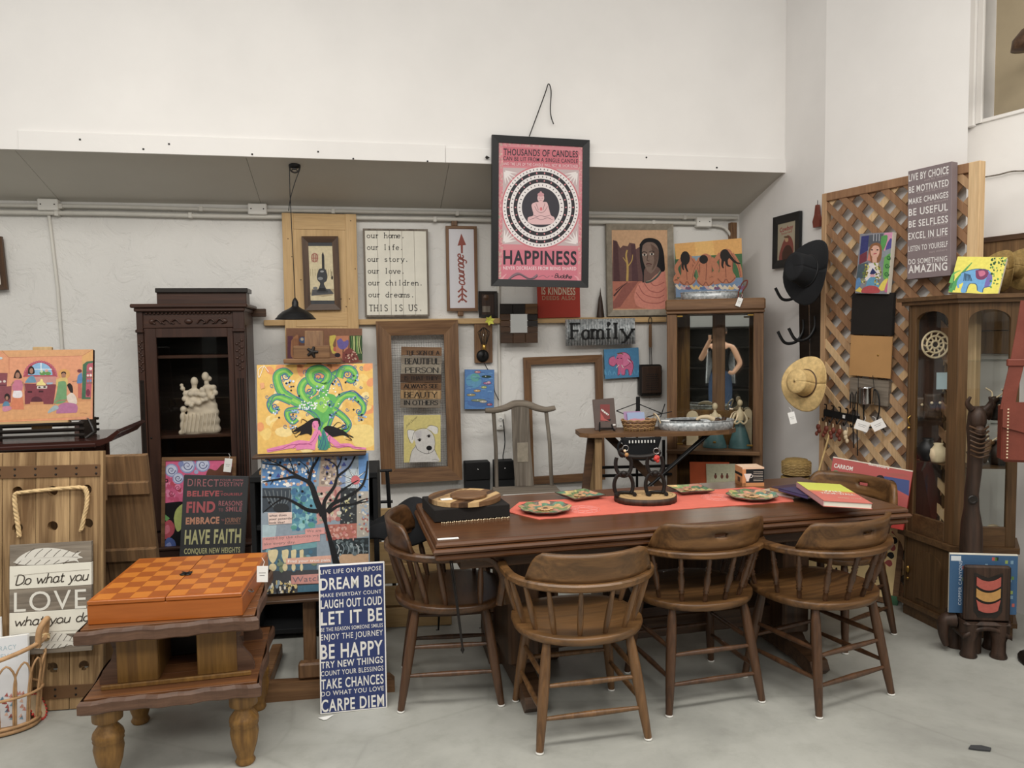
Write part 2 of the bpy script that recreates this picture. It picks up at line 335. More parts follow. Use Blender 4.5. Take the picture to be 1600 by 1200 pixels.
GL = {'a': '6~5,4.8 3.4,6 1.6,5.4 .6,3 1.5,.5 3.3,0 5,1.5|5,6 5,0', 'b': '6.8,10 .8,0|~.8,4.5 2.4,6 4.4,5.4 5.3,3 4.3,.5 2.5,0 .8,1.4',
'c': '5.4~5,4.8 3.4,6 1.6,5.4 .6,3 1.6,.5 3.4,0 5.1,1.2', 'd': '6|5.2,10 5.2,0|~5.2,4.5 3.4,6 1.6,5.4 .6,3 1.5,.5 3.3,0 5.2,1.5',
'e': '5.8~.7,3.1 3,3.2 5.2,3.5 4.7,5.4 3,6 1.4,5.3 .6,3 1.5,.5 3.3,0 5.1,1', 'f': '4.4~4.6,9.4 3.6,10 2.4,9.2 2.2,7 2.2,0|.6,6 4,6',
'g': '6~5,4.8 3.4,6 1.6,5.4 .6,3 1.5,.7 3.3,.2 5,1.7|~5.1,6 5.1,0 4.6,-2.6 2.8,-3.2 1,-2.4', 'h': '6|.9,10 .9,0|~.9,4 2.4,5.8 4.2,5.6 5,4 5,0',
'i': '2.6|1.3,6 1.3,0|1,8.4 1.7,8.4', 'l': '2.6|1.3,10 1.3,0', 'm': '9|.9,6 .9,0|~.9,4.3 2.2,5.9 3.9,5.5 4.5,4 4.5,0|~4.5,4.3 5.8,5.9 7.5,5.5 8.1,4 8.1,0',
'n': '6|.9,6 .9,0|~.9,4 2.4,5.8 4.2,5.6 5,4 5,0', 'o': '6~3,6 1.2,5 .6,3 1.2,1 3,0 4.8,1 5.4,3 4.8,5 3,6', 'r': '4.6|.9,6 .9,0|~.9,3.8 2.2,5.6 4.3,5.8',
's': '5~4.5,5 3,6 1.2,5.4 1,4 2.6,3.2 4.2,2.2 4.2,.8 2.6,0 .6,.8', 't': '4.2~1.8,8.6 1.8,2 2.2,.4 3.6,.2 4,.9|.5,6 3.8,6',
'u': '6~.9,6 .9,2 1.7,.3 3.4,.2 4.9,1.8|5,6 5,0', 'v': '5.6|.4,6 2.8,0|2.8,0 5.2,6', 'w': '8.4|.4,6 2.4,0|2.4,0 4.2,5|4.2,5 6,0|6,0 8,6', 'y': '5.6|.5,6 3,.2|~5.4,6 3,0 1.8,-2.6 .4,-3',
'.': '2.4|.5,.4 2,.4|.5,1 2,1', ' ': '4', 'D': '8|1,10 1,0|~1,10 4,9.8 6.6,8 7.2,5 6.6,2 4,.2 1,0', 'T': '8|4,10 4,0|.4,10 7.6,10', 'H': '8|1,10 1,0|7,10 7,0|1,5.2 7,5.2', 'I': '3.4|1.7,10 1.7,0',
'S': '6.5~5.8,8.4 4.6,10 2,9.8 1,8 1.6,6.2 4.6,4.6 5.6,2.6 4.8,.4 2.2,0 .8,1.4', 'U': '8~1,10 1,3 2,.6 4,0 6,.6 7,3 7,10', 'N': '8|1,0 1,10|1,10 7,0|7,0 7,10',
'G': '8~7,8 5,10 2.4,9.2 .8,6.5 .8,3.5 2.4,.8 5,0 7,1.2|7,0 7,4.4 4.6,4.4', 'O': '8.4~4.2,10 1.6,8.8 .7,5 1.6,1.2 4.2,0 6.8,1.2 7.7,5 6.8,8.8 4.2,10', 'F': '6.4|1,10 1,0|1,10 6,10|1,5.3 5,5.3',
'A': '8|.4,0 4,10|4,10 7.6,0|1.7,3.6 6.3,3.6', 'B': '7|1,10 1,0|~1,10 4,9.9 5.6,8.8 5.4,6.2 3.6,5.4 1,5.3|~3.6,5.4 6,4.6 6.4,2.4 5,.2 1,0', 'E': '6.6|1,10 1,0|1,10 6,10|1,5.3 5.2,5.3|1,0 6.2,0',
'L': '6.2|1,10 1,0|1,0 6,0', 'P': '6.8|1,10 1,0|~1,10 4.6,9.9 6,8.6 6,6.6 4.6,5.2 1,5', 'R': '7.4|1,10 1,0|~1,10 4.6,9.9 6,8.6 6,6.6 4.6,5.4 1,5.2|3.6,5.2 7.2,0',
'W': '11|.4,10 3,0|3,0 5.5,10|5.5,10 8,0|8,0 10.6,10', 'Y': '7.6|.4,10 3.8,5|7.2,10 3.8,5|3.8,5 3.8,0', 'V': '8|.4,10 4,0|4,0 7.6,10'}
def glyph(ch):
 s = GL[ch]; k = 0
 while k < len(s) and s[k] in '0123456789.': k += 1
 if ch == 'b': return 6.0, [[(.8, 10), (.8, 0)], smooth([(.8, 4.5), (2.4, 6), (4.4, 5.4), (5.3, 3), (4.3, .5), (2.5, 0), (.8, 1.4)], 4)]
 wd = float(s[:k]); out = []
 for st in s[k:].split('|'):
  if not st: continue
  sm = st[0] == '~'; p = [tuple(float(q) for q in t.split(',')) for t in st.lstrip('~').split()]
  out.append(smooth(p, 4) if sm else p)
 return wd, out
class Art:
 def __init__(s, rect, zoom=(0, 0, 1), clamp=0.0, depth=0.0006, step=1.6e-5, bounds=None):
  s.r = rect; s.z = zoom; s.mb = MB(); s.d = depth; s.step = step; s.cl = clamp
  s.b = bounds or (-rect.w/2+clamp, rect.w/2-clamp, clamp, rect.h-clamp)
  x0, z0 = rect.uv(*s.src(0, 0));
  cx, cz = rect.Mi @ rect.o.to_3d() if 0 else (0, 0), 0
  a = rect.uv(zoom[0]+10, zoom[1]+10); b = rect.uv(zoom[0]+20, zoom[1]+10); s.k = abs(b[0]-a[0])/10/zoom[2]
 def zoom(s, *z): s.z = z; a = s.r.uv(z[0]+10, z[1]+10); b = s.r.uv(z[0]+20, z[1]+10); s.k = abs(b[0]-a[0])/10/z[2]
 def src(s, x, y): return s.z[0]+x/s.z[2], s.z[1]+y/s.z[2]
 def P(s, x, y):
  u, v = s.r.uv(*s.src(x, y)); return min(max(u, s.b[0]), s.b[1]), min(max(v, s.b[2]), s.b[3])
 def up(s, n=1): s.d += s.step*n
 def _f(s, pts, col, keep=False):
  if not keep: s.up()
  n = len(pts); ar = sum(pts[i-1][0]*pts[i][1]-pts[i][0]*pts[i-1][1] for i in range(n))
  if ar < 0: pts = pts[::-1]
  s.mb.col = col if isinstance(col, tuple) else hx(col); s.mb.add([(x, -s.d, z) for x, z in pts], [tuple(range(n))])
 def poly(s, col, *pts, sm=False, keep=False):
  if sm: pts = smooth(list(pts)+[pts[0]], 4)[:-1]
  s._f([s.P(*p) for p in pts], col, keep)
 def rect(s, col, x0, y0, x1, y1, keep=False): s._f([s.P(x0, y0), s.P(x1, y0), s.P(x1, y1), s.P(x0, y1)], col, keep)
 def fill(s, col): s._f([(s.b[0], s.b[2]), (s.b[1], s.b[2]), (s.b[1], s.b[3]), (s.b[0], s.b[3])], col)
 def disc(s, col, x, y, r, ry=None, n=14, keep=False, rot=0.0):
  ry = ry or r; q = []
  for i in range(n):
   a = 2*pi*i/n; u, v = r*cos(a), ry*sin(a); q.append(s.P(x+u*cos(rot)-v*sin(rot), y+u*sin(rot)+v*cos(rot)))
  s._f(q, col, keep)
 def line(s, col, w, *pts, sm=True, w1=None, keep=False, k=5):
  if not keep: s.up()
  pts = list(pts); pts = smooth(pts, k) if sm and len(pts) > 2 else pts
  L = [s.P(*p) for p in pts]; n = len(L); s.mb.col = col if isinstance(col, tuple) else hx(col); vs = []
  for i in range(n):
   a, b = L[max(i-1, 0)], L[min(i+1, n-1)]; dx, dz = b[0]-a[0], b[1]-a[1]; l = sqrt(dx*dx+dz*dz) or 1e-9
   wi = (w + ((w1 if w1 is not None else w)-w)*i/(n-1))*s.k/2; vs += [(L[i][0]-dz/l*wi, -s.d, L[i][1]+dx/l*wi), (L[i][0]+dz/l*wi, -s.d, L[i][1]-dx/l*wi)]
  s.mb.add(vs, [(2*i, 2*i+1, 2*i+3, 2*i+2) for i in range(n-1)])
 def ring(s, col, x, y, r, w, ry=None, keep=False, n=28):
  ry = ry or r; s.line(col, w, *[(x+r*cos(2*pi*i/n), y+ry*sin(2*pi*i/n)) for i in range(n+1)], sm=False, keep=keep)
 def spiral(s, col, x, y, r, w, turns=1.6, a0=0.0, dirn=1, keep=False):
  s.line(col, w, *[(x+r*(1-t/16)*cos(a0+dirn*2*pi*turns*t/16), y+r*(1-t/16)*sin(a0+dirn*2*pi*turns*t/16)) for t in range(16)], w1=w*.5, keep=keep, k=3)
 def text(s, col, txt, x0, y0, x1, y1, h, bold=0.0, hscale=1.0):
  """baseline from (x0,y0) to (x1,y1), cap height h, all in the reading frame"""
  s.up(); vs, fs = glyphs(txt, bold); a = s.r.uv(*s.src(x0, y0)); b = s.r.uv(*s.src(x1, y1)); t = s.r.uv(*s.src(x0, y0-h)); dx, dz = b[0]-a[0], b[1]-a[1]; hh = sqrt((t[0]-a[0])**2+(t[1]-a[1])**2)
  s.mb.col = hx(col); s.mb.add([(a[0]+dx*u, -s.d, a[1]+dz*u+hh*v) for u, v in vs], fs)
 def stext(s, col, txt, x0, y0, x1, y1, h, wt, serif=0.0, shear=0.0, contrast=0.0, mono=0, join=False, vert=False):
  """lettering drawn with strokes; wt = stroke in reading-frame pixels"""
  s.up(); G = [glyph(c) for c in txt]; adv = [(mono or g[0]) for g in G]; tot = sum(adv); a = s.r.uv(*s.src(x0, y0)); b = s.r.uv(*s.src(x1, y1))
  dx, dz = b[0]-a[0], b[1]-a[1]; l = sqrt(dx*dx+dz*dz); ex, ez = dx/l, dz/l; sx = l/tot; hh = h*s.k; sy = hh/10; s.mb.col = hx(col); x = 0; wl = wt*s.k/2
  def pt(u, v): u = u*sx + v*sy*shear; v = v*sy; return (a[0]+ex*u-ez*v, a[1]+ez*u+ex*v)
  def st(L, wscale=1.0, fixed=None):
   n = len(L); vs = []
   for i in range(n):
    p, q = L[max(i-1, 0)], L[min(i+1, n-1)]; dx, dz = q[0]-p[0], q[1]-p[1]; m = sqrt(dx*dx+dz*dz) or 1e-9
    c = abs((dx*ex+dz*ez)/m); wi = wl*wscale*(1-contrast*c**1.5) if fixed is None else fixed
    vs += [(L[i][0]-dz/m*wi, -s.d, L[i][1]+dx/m*wi), (L[i][0]+dz/m*wi, -s.d, L[i][1]-dx/m*wi)]
   s.mb.add(vs, [(2*i, 2*i+1, 2*i+3, 2*i+2) for i in range(n-1)])
  pe = None
  for (gw, S), ad in zip(G, adv):
   ox = x + (ad-gw)/2; x += ad
   for q in S:
    st([pt(ox+u, v) for u, v in q])
    if serif:
     for e, f in ((q[0], q[1]), (q[-1], q[-2])):
      if abs(e[0]-f[0]) < .75*abs(e[1]-f[1]) and (abs(e[1]) < .4 or e[1] in (6, 10)) and len(q) < 40:
       k = serif/sx*sy; st([pt(ox+e[0]-k, e[1]), pt(ox+e[0]+k, e[1])], 1, wl*(1-contrast)*.95)
   if join and S and gw > 2.5:
    if pe: st([pt(*pe), pt((pe[0]+ox+.6)/2, .2), pt(ox+.9, 2.2)], .55)
    pe = (ox+gw-.8, .4)
   elif join: pe = None
 def build(s, name='painted_picture', mat='paint', parent=None, label=None):
  o = s.mb.build(name, mat, parent)
  if label: o['label'] = label
  return o
# ---------------------------------------------------------------- pictures
def frame_members(rect, bw, d, mats, parent, prof=0.0, y0=0.0):
 """mitred frame: four members, each a part"""
 mx, mz = mats if isinstance(mats, tuple) else (mats, mats); w, h = rect.w, rect.h; X = w/2
 for k, q in enumerate((((-X, 0), (X, 0), (X-bw, bw), (-X+bw, bw)), ((-X, h), (-X+bw, h-bw), (X-bw, h-bw), (X, h)), ((-X, 0), (-X+bw, bw), (-X+bw, h-bw), (-X, h)), ((X, 0), (X, h), (X-bw, h-bw), (X-bw, bw)))):
  mb = MB(); mb.prism(list(q), y0+prof, y0+d)
  if prof:
   f = [(a, y0+prof-.0004 if (abs(a) < X-bw*.5 and bw*.5 < b < h-bw*.5) else y0, b) for a, b in q]
   if sum(q[i-1][0]*q[i][1]-q[i][0]*q[i-1][1] for i in range(4)) < 0: f = f[::-1]
   mb.add([V(p) for p in f]+[V((p[0], y0+prof+.0005, p[2])) for p in f], [(0, 1, 2, 3), (4, 5, 1, 0), (5, 6, 2, 1), (6, 7, 3, 2), (7, 4, 0, 3)], False)
  mb.build('frame_member', mx if k < 2 else mz, parent)
def inset(rect, m):
 class R: pass
 r = R(); r.w = rect.w-2*m; r.h = rect.h-2*m; r.uv = rect.uv; r.Mi = rect.Mi; r.o = rect.o; return r
def canvas(name, label, rect, d=0.02, group=None, cat='painting', edge='canvas_edge'):
 t = thing(name, label, cat, rect.M, group)
 box('canvas', edge, t, -rect.w/2, rect.w/2, 0, d, 0, rect.h, .0015); return t
def sign(name, label, rect, mat, d=0.015, cat='sign'):
 t = thing(name, label, cat, rect.M); box('board', mat, t, -rect.w/2, rect.w/2, 0, d, 0, rect.h, .0015); return t
def Z(x0, y0, s): return (x0, y0, s)
# ---------------------------------------------------------------- the room
MW = frame(WP, WY); MWi = MW.inverted()
def wl(px, py, off=0.0): return MWi @ wall(px, py, off)         # wall-frame coordinates
PRO = 0.65
cx = wl(1155, 345).x; zc = wl(1155, 345).z                       # back corner, height of the soffit's back edge
zs = (wl(0, 232, PRO).z + wl(1222, 270, PRO).z)/2                # lower edge of the upper wall
def struct(o): o['kind'] = 'structure'; return o
zb = zc + .05
struct(MB().box(-6.5, cx+.2, 0, .2, 0, zb+.1).build('wall_back', 'wall_rough', None, MW))
struct(MB().box(-6.5, cx+.1, -PRO, -PRO+.12, zs, 4.9).build('wall_upper', 'wall_smooth', None, MW))
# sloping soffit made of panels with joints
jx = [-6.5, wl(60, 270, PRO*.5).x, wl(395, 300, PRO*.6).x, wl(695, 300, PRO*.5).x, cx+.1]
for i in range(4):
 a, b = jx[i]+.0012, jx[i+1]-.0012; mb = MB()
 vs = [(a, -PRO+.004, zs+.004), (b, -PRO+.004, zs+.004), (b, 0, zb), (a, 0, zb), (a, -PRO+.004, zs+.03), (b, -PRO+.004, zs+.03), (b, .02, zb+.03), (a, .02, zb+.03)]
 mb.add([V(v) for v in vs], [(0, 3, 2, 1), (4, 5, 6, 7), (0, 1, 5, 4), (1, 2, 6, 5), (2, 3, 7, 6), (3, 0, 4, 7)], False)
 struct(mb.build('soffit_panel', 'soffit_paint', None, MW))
# painted boards along the edge of the upper wall
ta = wl(30, 230, PRO).x; tb = wl(696, 250, PRO).x
for i, (a, b, h) in enumerate(((ta, tb-.001, .105), (tb+.001, cx+.04, .09))):
 o = struct(MB().box(a, b, -PRO-.012, -PRO, zs-.004, zs+h, .002).build('trim_%d' % (i+1), 'wall_smooth', None, MW))
mb = MB()
for px, py in ((125, 218), (224, 233), (264, 225), (394, 241), (497, 237), (552, 248), (668, 252), (855, 240), (1010, 246), (1120, 262), (620, 350), (345, 280), (248, 340)):
 p = wl(px, py, PRO+.013 if py < 270 else .001)
 if py < 270: mb.box(p.x-.005, p.x+.005, -PRO-.016, -PRO-.01, p.z-.005, p.z+.005, .001)
nails = mb.build('nail_heads', 'iron', None, MW); nails['kind'] = 'structure'
# right-hand walls
SD = V((sin(WY), -cos(WY), 0))                                   # out of the back wall
CB = MW @ V((cx, 0, 0)); r = ray(1288, 300); k = r.x/r.y
tE = (k*CB.y - CB.x)/(SD.x - k*SD.y); E = CB + SD*tE
WD = V((sin(rad(27)), -cos(rad(27)), 0)); WDn = V((-WD.y*-1, WD.x*-1, 0)); WDn = V((-cos(rad(27)), -sin(rad(27)), 0))  # faces the room
k = ray(1510, 300).x/ray(1510, 300).y; tF = (k*E.y-E.x)/(WD.x-k*WD.y); Fp = E + WD*tF
def slab(name, a, b, back, z0, z1, mat):
 mb = MB(); a, b = V(a), V(b); c, d = b+back, a+back
 mb.add([V((q.x, q.y, z)) for z in (z0, z1) for q in (a, b, c, d)], [(0, 3, 2, 1), (4, 5, 6, 7), (0, 1, 5, 4), (1, 2, 6, 5), (2, 3, 7, 6), (3, 0, 4, 7)], False)
 return struct(mb.build(name, mat))
slab('wall_right', E, CB, V((.6, .1, 0)), 0, 4.9, 'wall_side')
rf = ray(1511, 300); rf.z = 0; rf.normalize(); GP = Fp + rf*(.35/(-WDn).dot(rf))
mb = MB(); mb.prism([(Fp.x, Fp.y), (E.x, E.y), (E.x-WDn.x*.5, E.y-WDn.y*.5), (GP.x, GP.y)], 0, 4.9, 'z'); struct(mb.build('wall_right_front', 'wall_smooth'))
YR = -rad(63)                                                    # yaw of things facing out of the right-hand wall
G0 = GP
MR = frame(G0, YR);
def onright(px, py, off=0.0): return hit(px, py, G0 + WDn*off, WDn)
q1 = MR.inverted() @ onright(1522, 190); q2 = MR.inverted() @ onright(1600, 170); wz = (q1.z+q2.z)/2
wx0 = (MR.inverted() @ onright(1538, 100)).x
zf = 3.2
mbw = MB(); L = 3.2
mbw.box(-.1, L, 0, .15, 0, wz).box(-.1, wx0, 0, .15, wz, 4.9).box(wx0, L, 0, .15, zf+.9, 4.9)
struct(mbw.build('wall_far_right', 'wall_smooth', None, MR))
win = struct(MB().box(wx0, L, .10, .14, wz, zf+.9).build('window_1', 'tan_wall', None, MR))
struct(MB().box(wx0-.075, wx0-.035, -.03, 0, wz-.03, 4.9, .004).build('trim_3', 'wall_smooth', None, MR))
struct(MB().box(wx0-.035, wx0, -.015, .1, wz-.02, 4.9, .003).build('trim_4', 'wall_side', None, MR))
struct(MB().box(wx0-.05, L, -.012, .1, wz-.02, wz, .003).build('trim_5', 'wall_smooth', None, MR))
# hidden rest of the room: floor, wall behind the photographer
struct(MB().box(-7, 6, -5.2, 7.5, -.1, 0).build('floor', 'concrete'))
struct(MB().box(-7, 6, -5.3, -5.1, 0, 4.6).build('wall_behind_camera', 'wall_smooth'))
# conduits and their boxes: one long tube run per thing
def conduit(name, label, off, y0, y1, r, x0=-20, x1=1152, h=0.0):
 a, b = wl(x0, y0, off), wl(x1, y1, off); z = (a.z+b.z)/2
 t = thing('electrical_conduit', label, 'conduit', MW @ Mx.Translation((0, 0, 0)))
 n = 7; MB().tube([(a.x+(b.x-a.x)*i/n, -off, z+.004*sin(i*2.1)) for i in range(n+1)], r, 8).build('pipe', 'conduit_paint', t)
 for i in range(6): x = a.x+(b.x-a.x)*(i+.5)/6; box('pipe_clamp', 'conduit_paint', t, x-.012, x+.012, -off-r-.003, -.002, z-r-.003, z+r+.003, .002)
 return z
conduit('c', 'upper white painted conduit running along the top of the back wall', .035, 321, 341, .013)
z2 = conduit('c', 'lower white painted conduit running just below the upper one', .03, 331, 350, .015, -20, 1100)
for i, (px, py, L_) in enumerate(((74, 320, 'white junction box with two screws left on the conduits, above the dark antique cabinet side'), (402, 327, 'white junction box on the conduits beside the pine panel'), (1101, 347, 'white junction box above the painting of three seated women'))):
 p = wl(px, py, .06); t = thing('junction_box', L_, 'junction box', MW @ Mx.Translation((p.x, -.055, p.z-.035)))
 box('housing', 'white_plastic', t, -.062, .062, -.005, .05, 0, .075, .006)
 box('screw', 'iron', t, -.045, -.037, -.008, -.004, .035, .043); box('screw', 'iron', t, .037, .045, -.008, -.004, .035, .043)
t = thing('electrical_conduit', 'thin white conduit dropping down the bare wall left of the antique cabinet', 'conduit', MW)
pts = [wl(76, 332, .012), wl(80, 365, .012), wl(90, 450, .012), wl(97, 545, .012)]; pts.append(V((pts[-1].x, -.012, .3)))
MB().tube([(p.x, -.012, p.z) for p in pts], .011, 8).build('pipe', 'conduit_paint', t)
t = thing('electrical_conduit', 'vertical white conduit ending at the wall outlet behind the grey chair', 'conduit', MW)
a = wl(779, 452, .012); b = wl(781, 648, .012); MB().tube([(a.x, -.014, 2.35), (b.x, -.014, b.z)], .011, 8).build('pipe', 'conduit_paint', t)
t = thing('outlet', 'white double wall outlet at the foot of the vertical conduit', 'outlet', MW @ Mx.Translation((b.x, 0, wl(781, 671).z)))
hh = wl(781, 645).z-wl(781, 671).z
box('housing', 'white_plastic', t, -.033, .033, -.04, 0, 0, hh, .005)
for zz in (.25, .68): MB().lathe([(.016, 0), (.016, .006)], 14, Mx.Translation((0, -.04, hh*zz)) @ Mx.Rotation(pi/2, 4, 'X')).build('socket', 'paper', t); MB().box(-.006, -.003, -.048, -.044, hh*zz-.005, hh*zz+.005).box(.003, .006, -.048, -.044, hh*zz-.005, hh*zz+.005).build('slot', 'black_matte', t)
# cord from the sconce to the box and outlet cord
t = thing('power_cord', 'thin black cord hanging from the outlet behind the grey chair', 'cord', MW)
MB().tube(smooth([tuple(wl(*q, .045)) for q in ((786, 655), (789, 690), (786, 712), (787, 724))]), .0035, 6).build('cable', 'black_matte', t)
# curved white flexible conduit by the oak cabinet and post behind it
t = thing('flexible_conduit', 'white cable looping from the junction box to the corner post', 'cable', MW)
MB().tube(smooth([tuple(wl(*q, .03)) for q in ((1112, 352), (1130, 355), (1140, 365), (1146, 376))]), .011, 8).build('cable', 'conduit_paint', t)
p = wl(1148, 350, .05); MB().box(p.x-.03, p.x+.02, -.05, -.001, 1.6, zc-.02, .003).build('corner_post', 'oak_z', None, MW)
tag(bpy.data.objects['corner_post'], 'narrow brown wooden post standing in the room corner above the oak cabinet', 'post')
# wire on the far right wall
t = thing('wall_wire', 'thin grey wire strung along the white wall right of the lattice', 'wire', Mx())
MB().tube(smooth([tuple(onright(*q, .02)) for q in ((1536, 277), (1560, 273), (1580, 268), (1600, 267), (1640, 264))]), .004, 6).build('cable', 'grey_wood', t)
# ceiling lamp hint at the top right
t = thing('hanging_disc', 'dark round lamp edge at the frame border in the top right opening', 'lamp', Mx.Translation(onright(1606, 60, .12)))
MB().lathe([(0.001, .05), (.05, .05), (.12, .0), (.13, -.05), (.001, -.06)], 20, Mx.Rotation(YR, 4, 'Z') @ Mx.Diagonal((.6, .5, 1, 1))).build('shade', 'walnut', t)
# small scraps on the floor
t = thing('paper_scrap', 'small white paper scrap lying on the floor under the navy sign', 'scrap', Mx.Translation(atz(508, 1121, .003)))
MB().prism([(-.028, -.004), (.03, .018), (.012, -.018), (-.002, -.022)], 0, .0015, 'z').build('sheet', 'paper', t)
t = thing('floor_debris', 'small grey crumpled scrap alone on the floor at lower right', 'scrap', Mx.Translation(atz(1530, 1170, .003)))
MB().prism([(-.04, 0), (-.02, .02), (.02, .018), (.045, 0), (.03, -.018), (-.01, -.01)], 0, .004, 'z').build('sheet', 'slate', t)
# ---------------------------------------------------------------- dining table
TY = rad(13.3); TA = V((-0.312, 2.865, 0)); TL, TW, TH = 2.17, 0.83, 0.76
TM = frame(TA, TY); TMi = TM.inverted()
def ont(px, py, z=TH): return atz(px, py, z)
t = thing('dining_table', 'long dark brown dining table with stepped moulded edge and a pink runner', 'table', frame(TM @ V((TL/2, TW/2, 0)), TY))
X, Y = TL/2, TW/2
mb = MB()
prof = [(0, .045), (.010, .043), (.016, .034), (.016, .026), (.006, .022), (.022, .019), (.028, .010), (.022, .0)]
def ring_slab(mb, X, Y, prof, z0):
 vs = []
 for o, z in prof:
  for sx, sy in ((-1, -1), (1, -1), (1, 1), (-1, 1)): vs.append(V((sx*(X-.028+o), sy*(Y-.028+o), z0+z)))
 n = len(prof); fs = [(i*4+k, (i+1)*4+k, (i+1)*4+(k+1) % 4, i*4+(k+1) % 4) for i in range(n-1) for k in range(4)]
 mb.add(vs, fs+[(0, 1, 2, 3)[::1], tuple(range(4*n-4, 4*n))[::-1]], False)
ring_slab(mb, X, Y, prof, TH-.045); mb.build('tabletop', 'table_wood', t)
mb = MB(); ring_slab(mb, X-.004, Y-.004, [(0, .028), (.012, .026), (.02, .016), (.02, .008), (.01, 0)], TH-.076); mb.build('lower_moulding', 'table_wood', t)
box('apron', 'walnut', t, -X+.12, X-.12, -Y+.10, Y-.10, TH-.14, TH-.07)
for sx in (-1, 1):
 xx = sx*(X-.42)
 box('post', 'walnut_z', t, xx-.07, xx+.07, -.17, .17, .13, TH-.13, .01)
 p = [(-.33, 0), (-.36, .03), (-.34, .07), (-.27, .085), (-.18, .10), (-.12, .16), (.12, .16), (.18, .10), (.27, .085), (.34, .07), (.36, .03), (.33, 0), (.22, .03), (-.22, .03)]
 MB().prism(p, xx-.045, xx+.045, 'x').build('foot', 'walnut', t)
box('stretcher', 'walnut', t, -X+.45, X-.45, -.06, .06, .14, .24, .006)
# ---------------------------------------------------------------- captain's chairs
def chair(label, kind, M):
 A = kind in 'AC'; dz = {'A': 0, 'C': .02, 'B': .025}[kind]; mat, mx = {'A': ('chair_wood', 'chair_wood_x'), 'C': ('chair_dark', 'chair_dark_x'), 'B': ('oak_dark', 'oak_curl')}[kind]
 if kind == 'B': mat = 'chair_dark'
 t = thing('captains_chair', label, 'chair', M, 'wooden captains chairs around the dining table')
 SH = .43+dz; AH = .63+dz*1.5; TOP = .755+dz*1.5
 # seat: D-shaped saddle with rounded edge
 out = [];
 for i in range(33):
  a = -pi*.5 + 2*pi*i/32; x = cos(a); y = sin(a); e = 2.6 if y < 0 else 2.1
  x = (abs(x)**(2/e))*(1 if x > 0 else -1); y = (abs(y)**(2/e))*(1 if y > 0 else -1); out.append((x, y))
 out = out[:-1]; mb = MB(); n = len(out); vs = []
 lv = ((.90, -.036), (.98, -.030), (1.0, -.016), (1.0, -.004), (.975, .0), (.86, -.001), (.55, -.011), (.25, -.014), (.02, -.012))
 for s_, z in lv:
  for x, y in out: vs.append(V((x*.262*s_, y*.245*s_ - .005, SH+z)))
 fs = [(i*n+k, i*n+(k+1) % n, (i+1)*n+(k+1) % n, (i+1)*n+k) for i in range(len(lv)-1) for k in range(n)]
 mb.add(vs, fs, True); mb.add(vs[:n], [tuple(range(n))[::-1]], False); mb.add(vs[-n:], [tuple(range(n))], False); mb.build('seat', mx, t)
 # legs
 for sx in (-1, 1):
  for sy in (-1, 1):
   top = V((sx*.165, sy*.145, SH-.03)); ft = V((sx*.215, sy*.205+(.01 if sy > 0 else 0), .008))
   L = [top.lerp(ft, k) for k in (0, .12, .3, .45, .6, .8, 1)]
   r = [.015, .019, .0215, .0215, .0205, .018, .0145] if A else [.014, .019, .0215, .021, .020, .018, .0145]
   o = MB().tube(L, r, 10).build('leg', mat, t)
   MB().lathe([(.013, 0), (.016, .002), (.016, .007), (.012, .010)], 10, Mx.Translation((ft.x, ft.y, 0))).build('glide', 'white_plastic', o)
 def lp(sx, sy, z):
  top = V((sx*.165, sy*.145, SH-.03)); ft = V((sx*.215, sy*.215 if sy > 0 else sy*.205, .008)); k = (SH-.03-z)/(SH-.038); return top.lerp(ft, k)
 def rung(a, b): m = a.lerp(b, .5); MB().tube([a, a.lerp(b, .25), m, a.lerp(b, .75), b], [.0075, .0105, .0125, .0105, .0075], 8).build('stretcher', mat, t)
 for z in ((.235, .12) if 1 else ()):
  for sx in (-1, 1): rung(lp(sx, -1, z+.025), lp(sx, 1, z+.025))
  rung(lp(-1, 1, z), lp(1, 1, z))
 rung(lp(-1, -1, .20), lp(1, -1, .20))
 # arm bow
 def ap(th, r=1.0): return V((.285*sin(th)*r, .02+.245*cos(th)*r, 0))
 path = []; side = []; W_ = []; T_ = []
 if A:
  for k in (0, .2, .45, .7, .9, 1.0):                           # front post curving up from the seat
   pass
  Lp = [(.245, -.200, SH), (.258, -.215, SH+.10), (.268, -.205, AH-.06), (.278, -.165, AH-.012), (.287, -.10, AH+.004), (.290, -.03, AH)]
 else: Lp = [(.27, -.262, AH-.045), (.277, -.250, AH-.012), (.283, -.21, AH+.004), (.288, -.13, AH+.002), (.290, -.05, AH)]
 Ls = smooth([V(p) for p in Lp], 4) if 0 else [V(q) for q in smooth([tuple(p) for p in Lp], 4)]
 arc = [ap(th)+V((0, 0, AH)) for th in [pi*.5-.0001-(pi-.0002)*i/20 for i in range(21)]]
 for p in Ls[:-1]: path.append(p); side.append(V((1, 0, 0)))
 for i, p in enumerate(arc): path.append(p); th = pi*.5-pi*i/20; side.append(V((sin(th), cos(th), 0)))
 for p in Ls[:-1][::-1]: path.append(V((-p.x, p.y, p.z))); side.append(V((-1, 0, 0)))
 MB().strip(path, side, .036 if A else .05, .030 if A else .026).build('arm_bow', mx, t)
 # crest rail, a thick bent board
 TH_ = 1.0 if A else 1.12
 def cf(u, v):
  th = -TH_+2*TH_*u; e = abs(u-.5)*2; top = TOP - (0 if e < .72 else ((e-.72)/.28)**2*(TOP-AH-.02)) - .012*(1-e)*0
  z = AH+.010 + (top-AH-.010)*v; k = 1+.07*v; p = ap(th, .985*k); return V((p.x, p.y, z)), V((sin(th), cos(th), 0))
 hole = (lambda i, j: i in (15, 16, 17) and j == 3) if kind == 'B' else None
 MB().sheet(cf, 32, 6, .022, hole).build('crest_rail', mx, t)
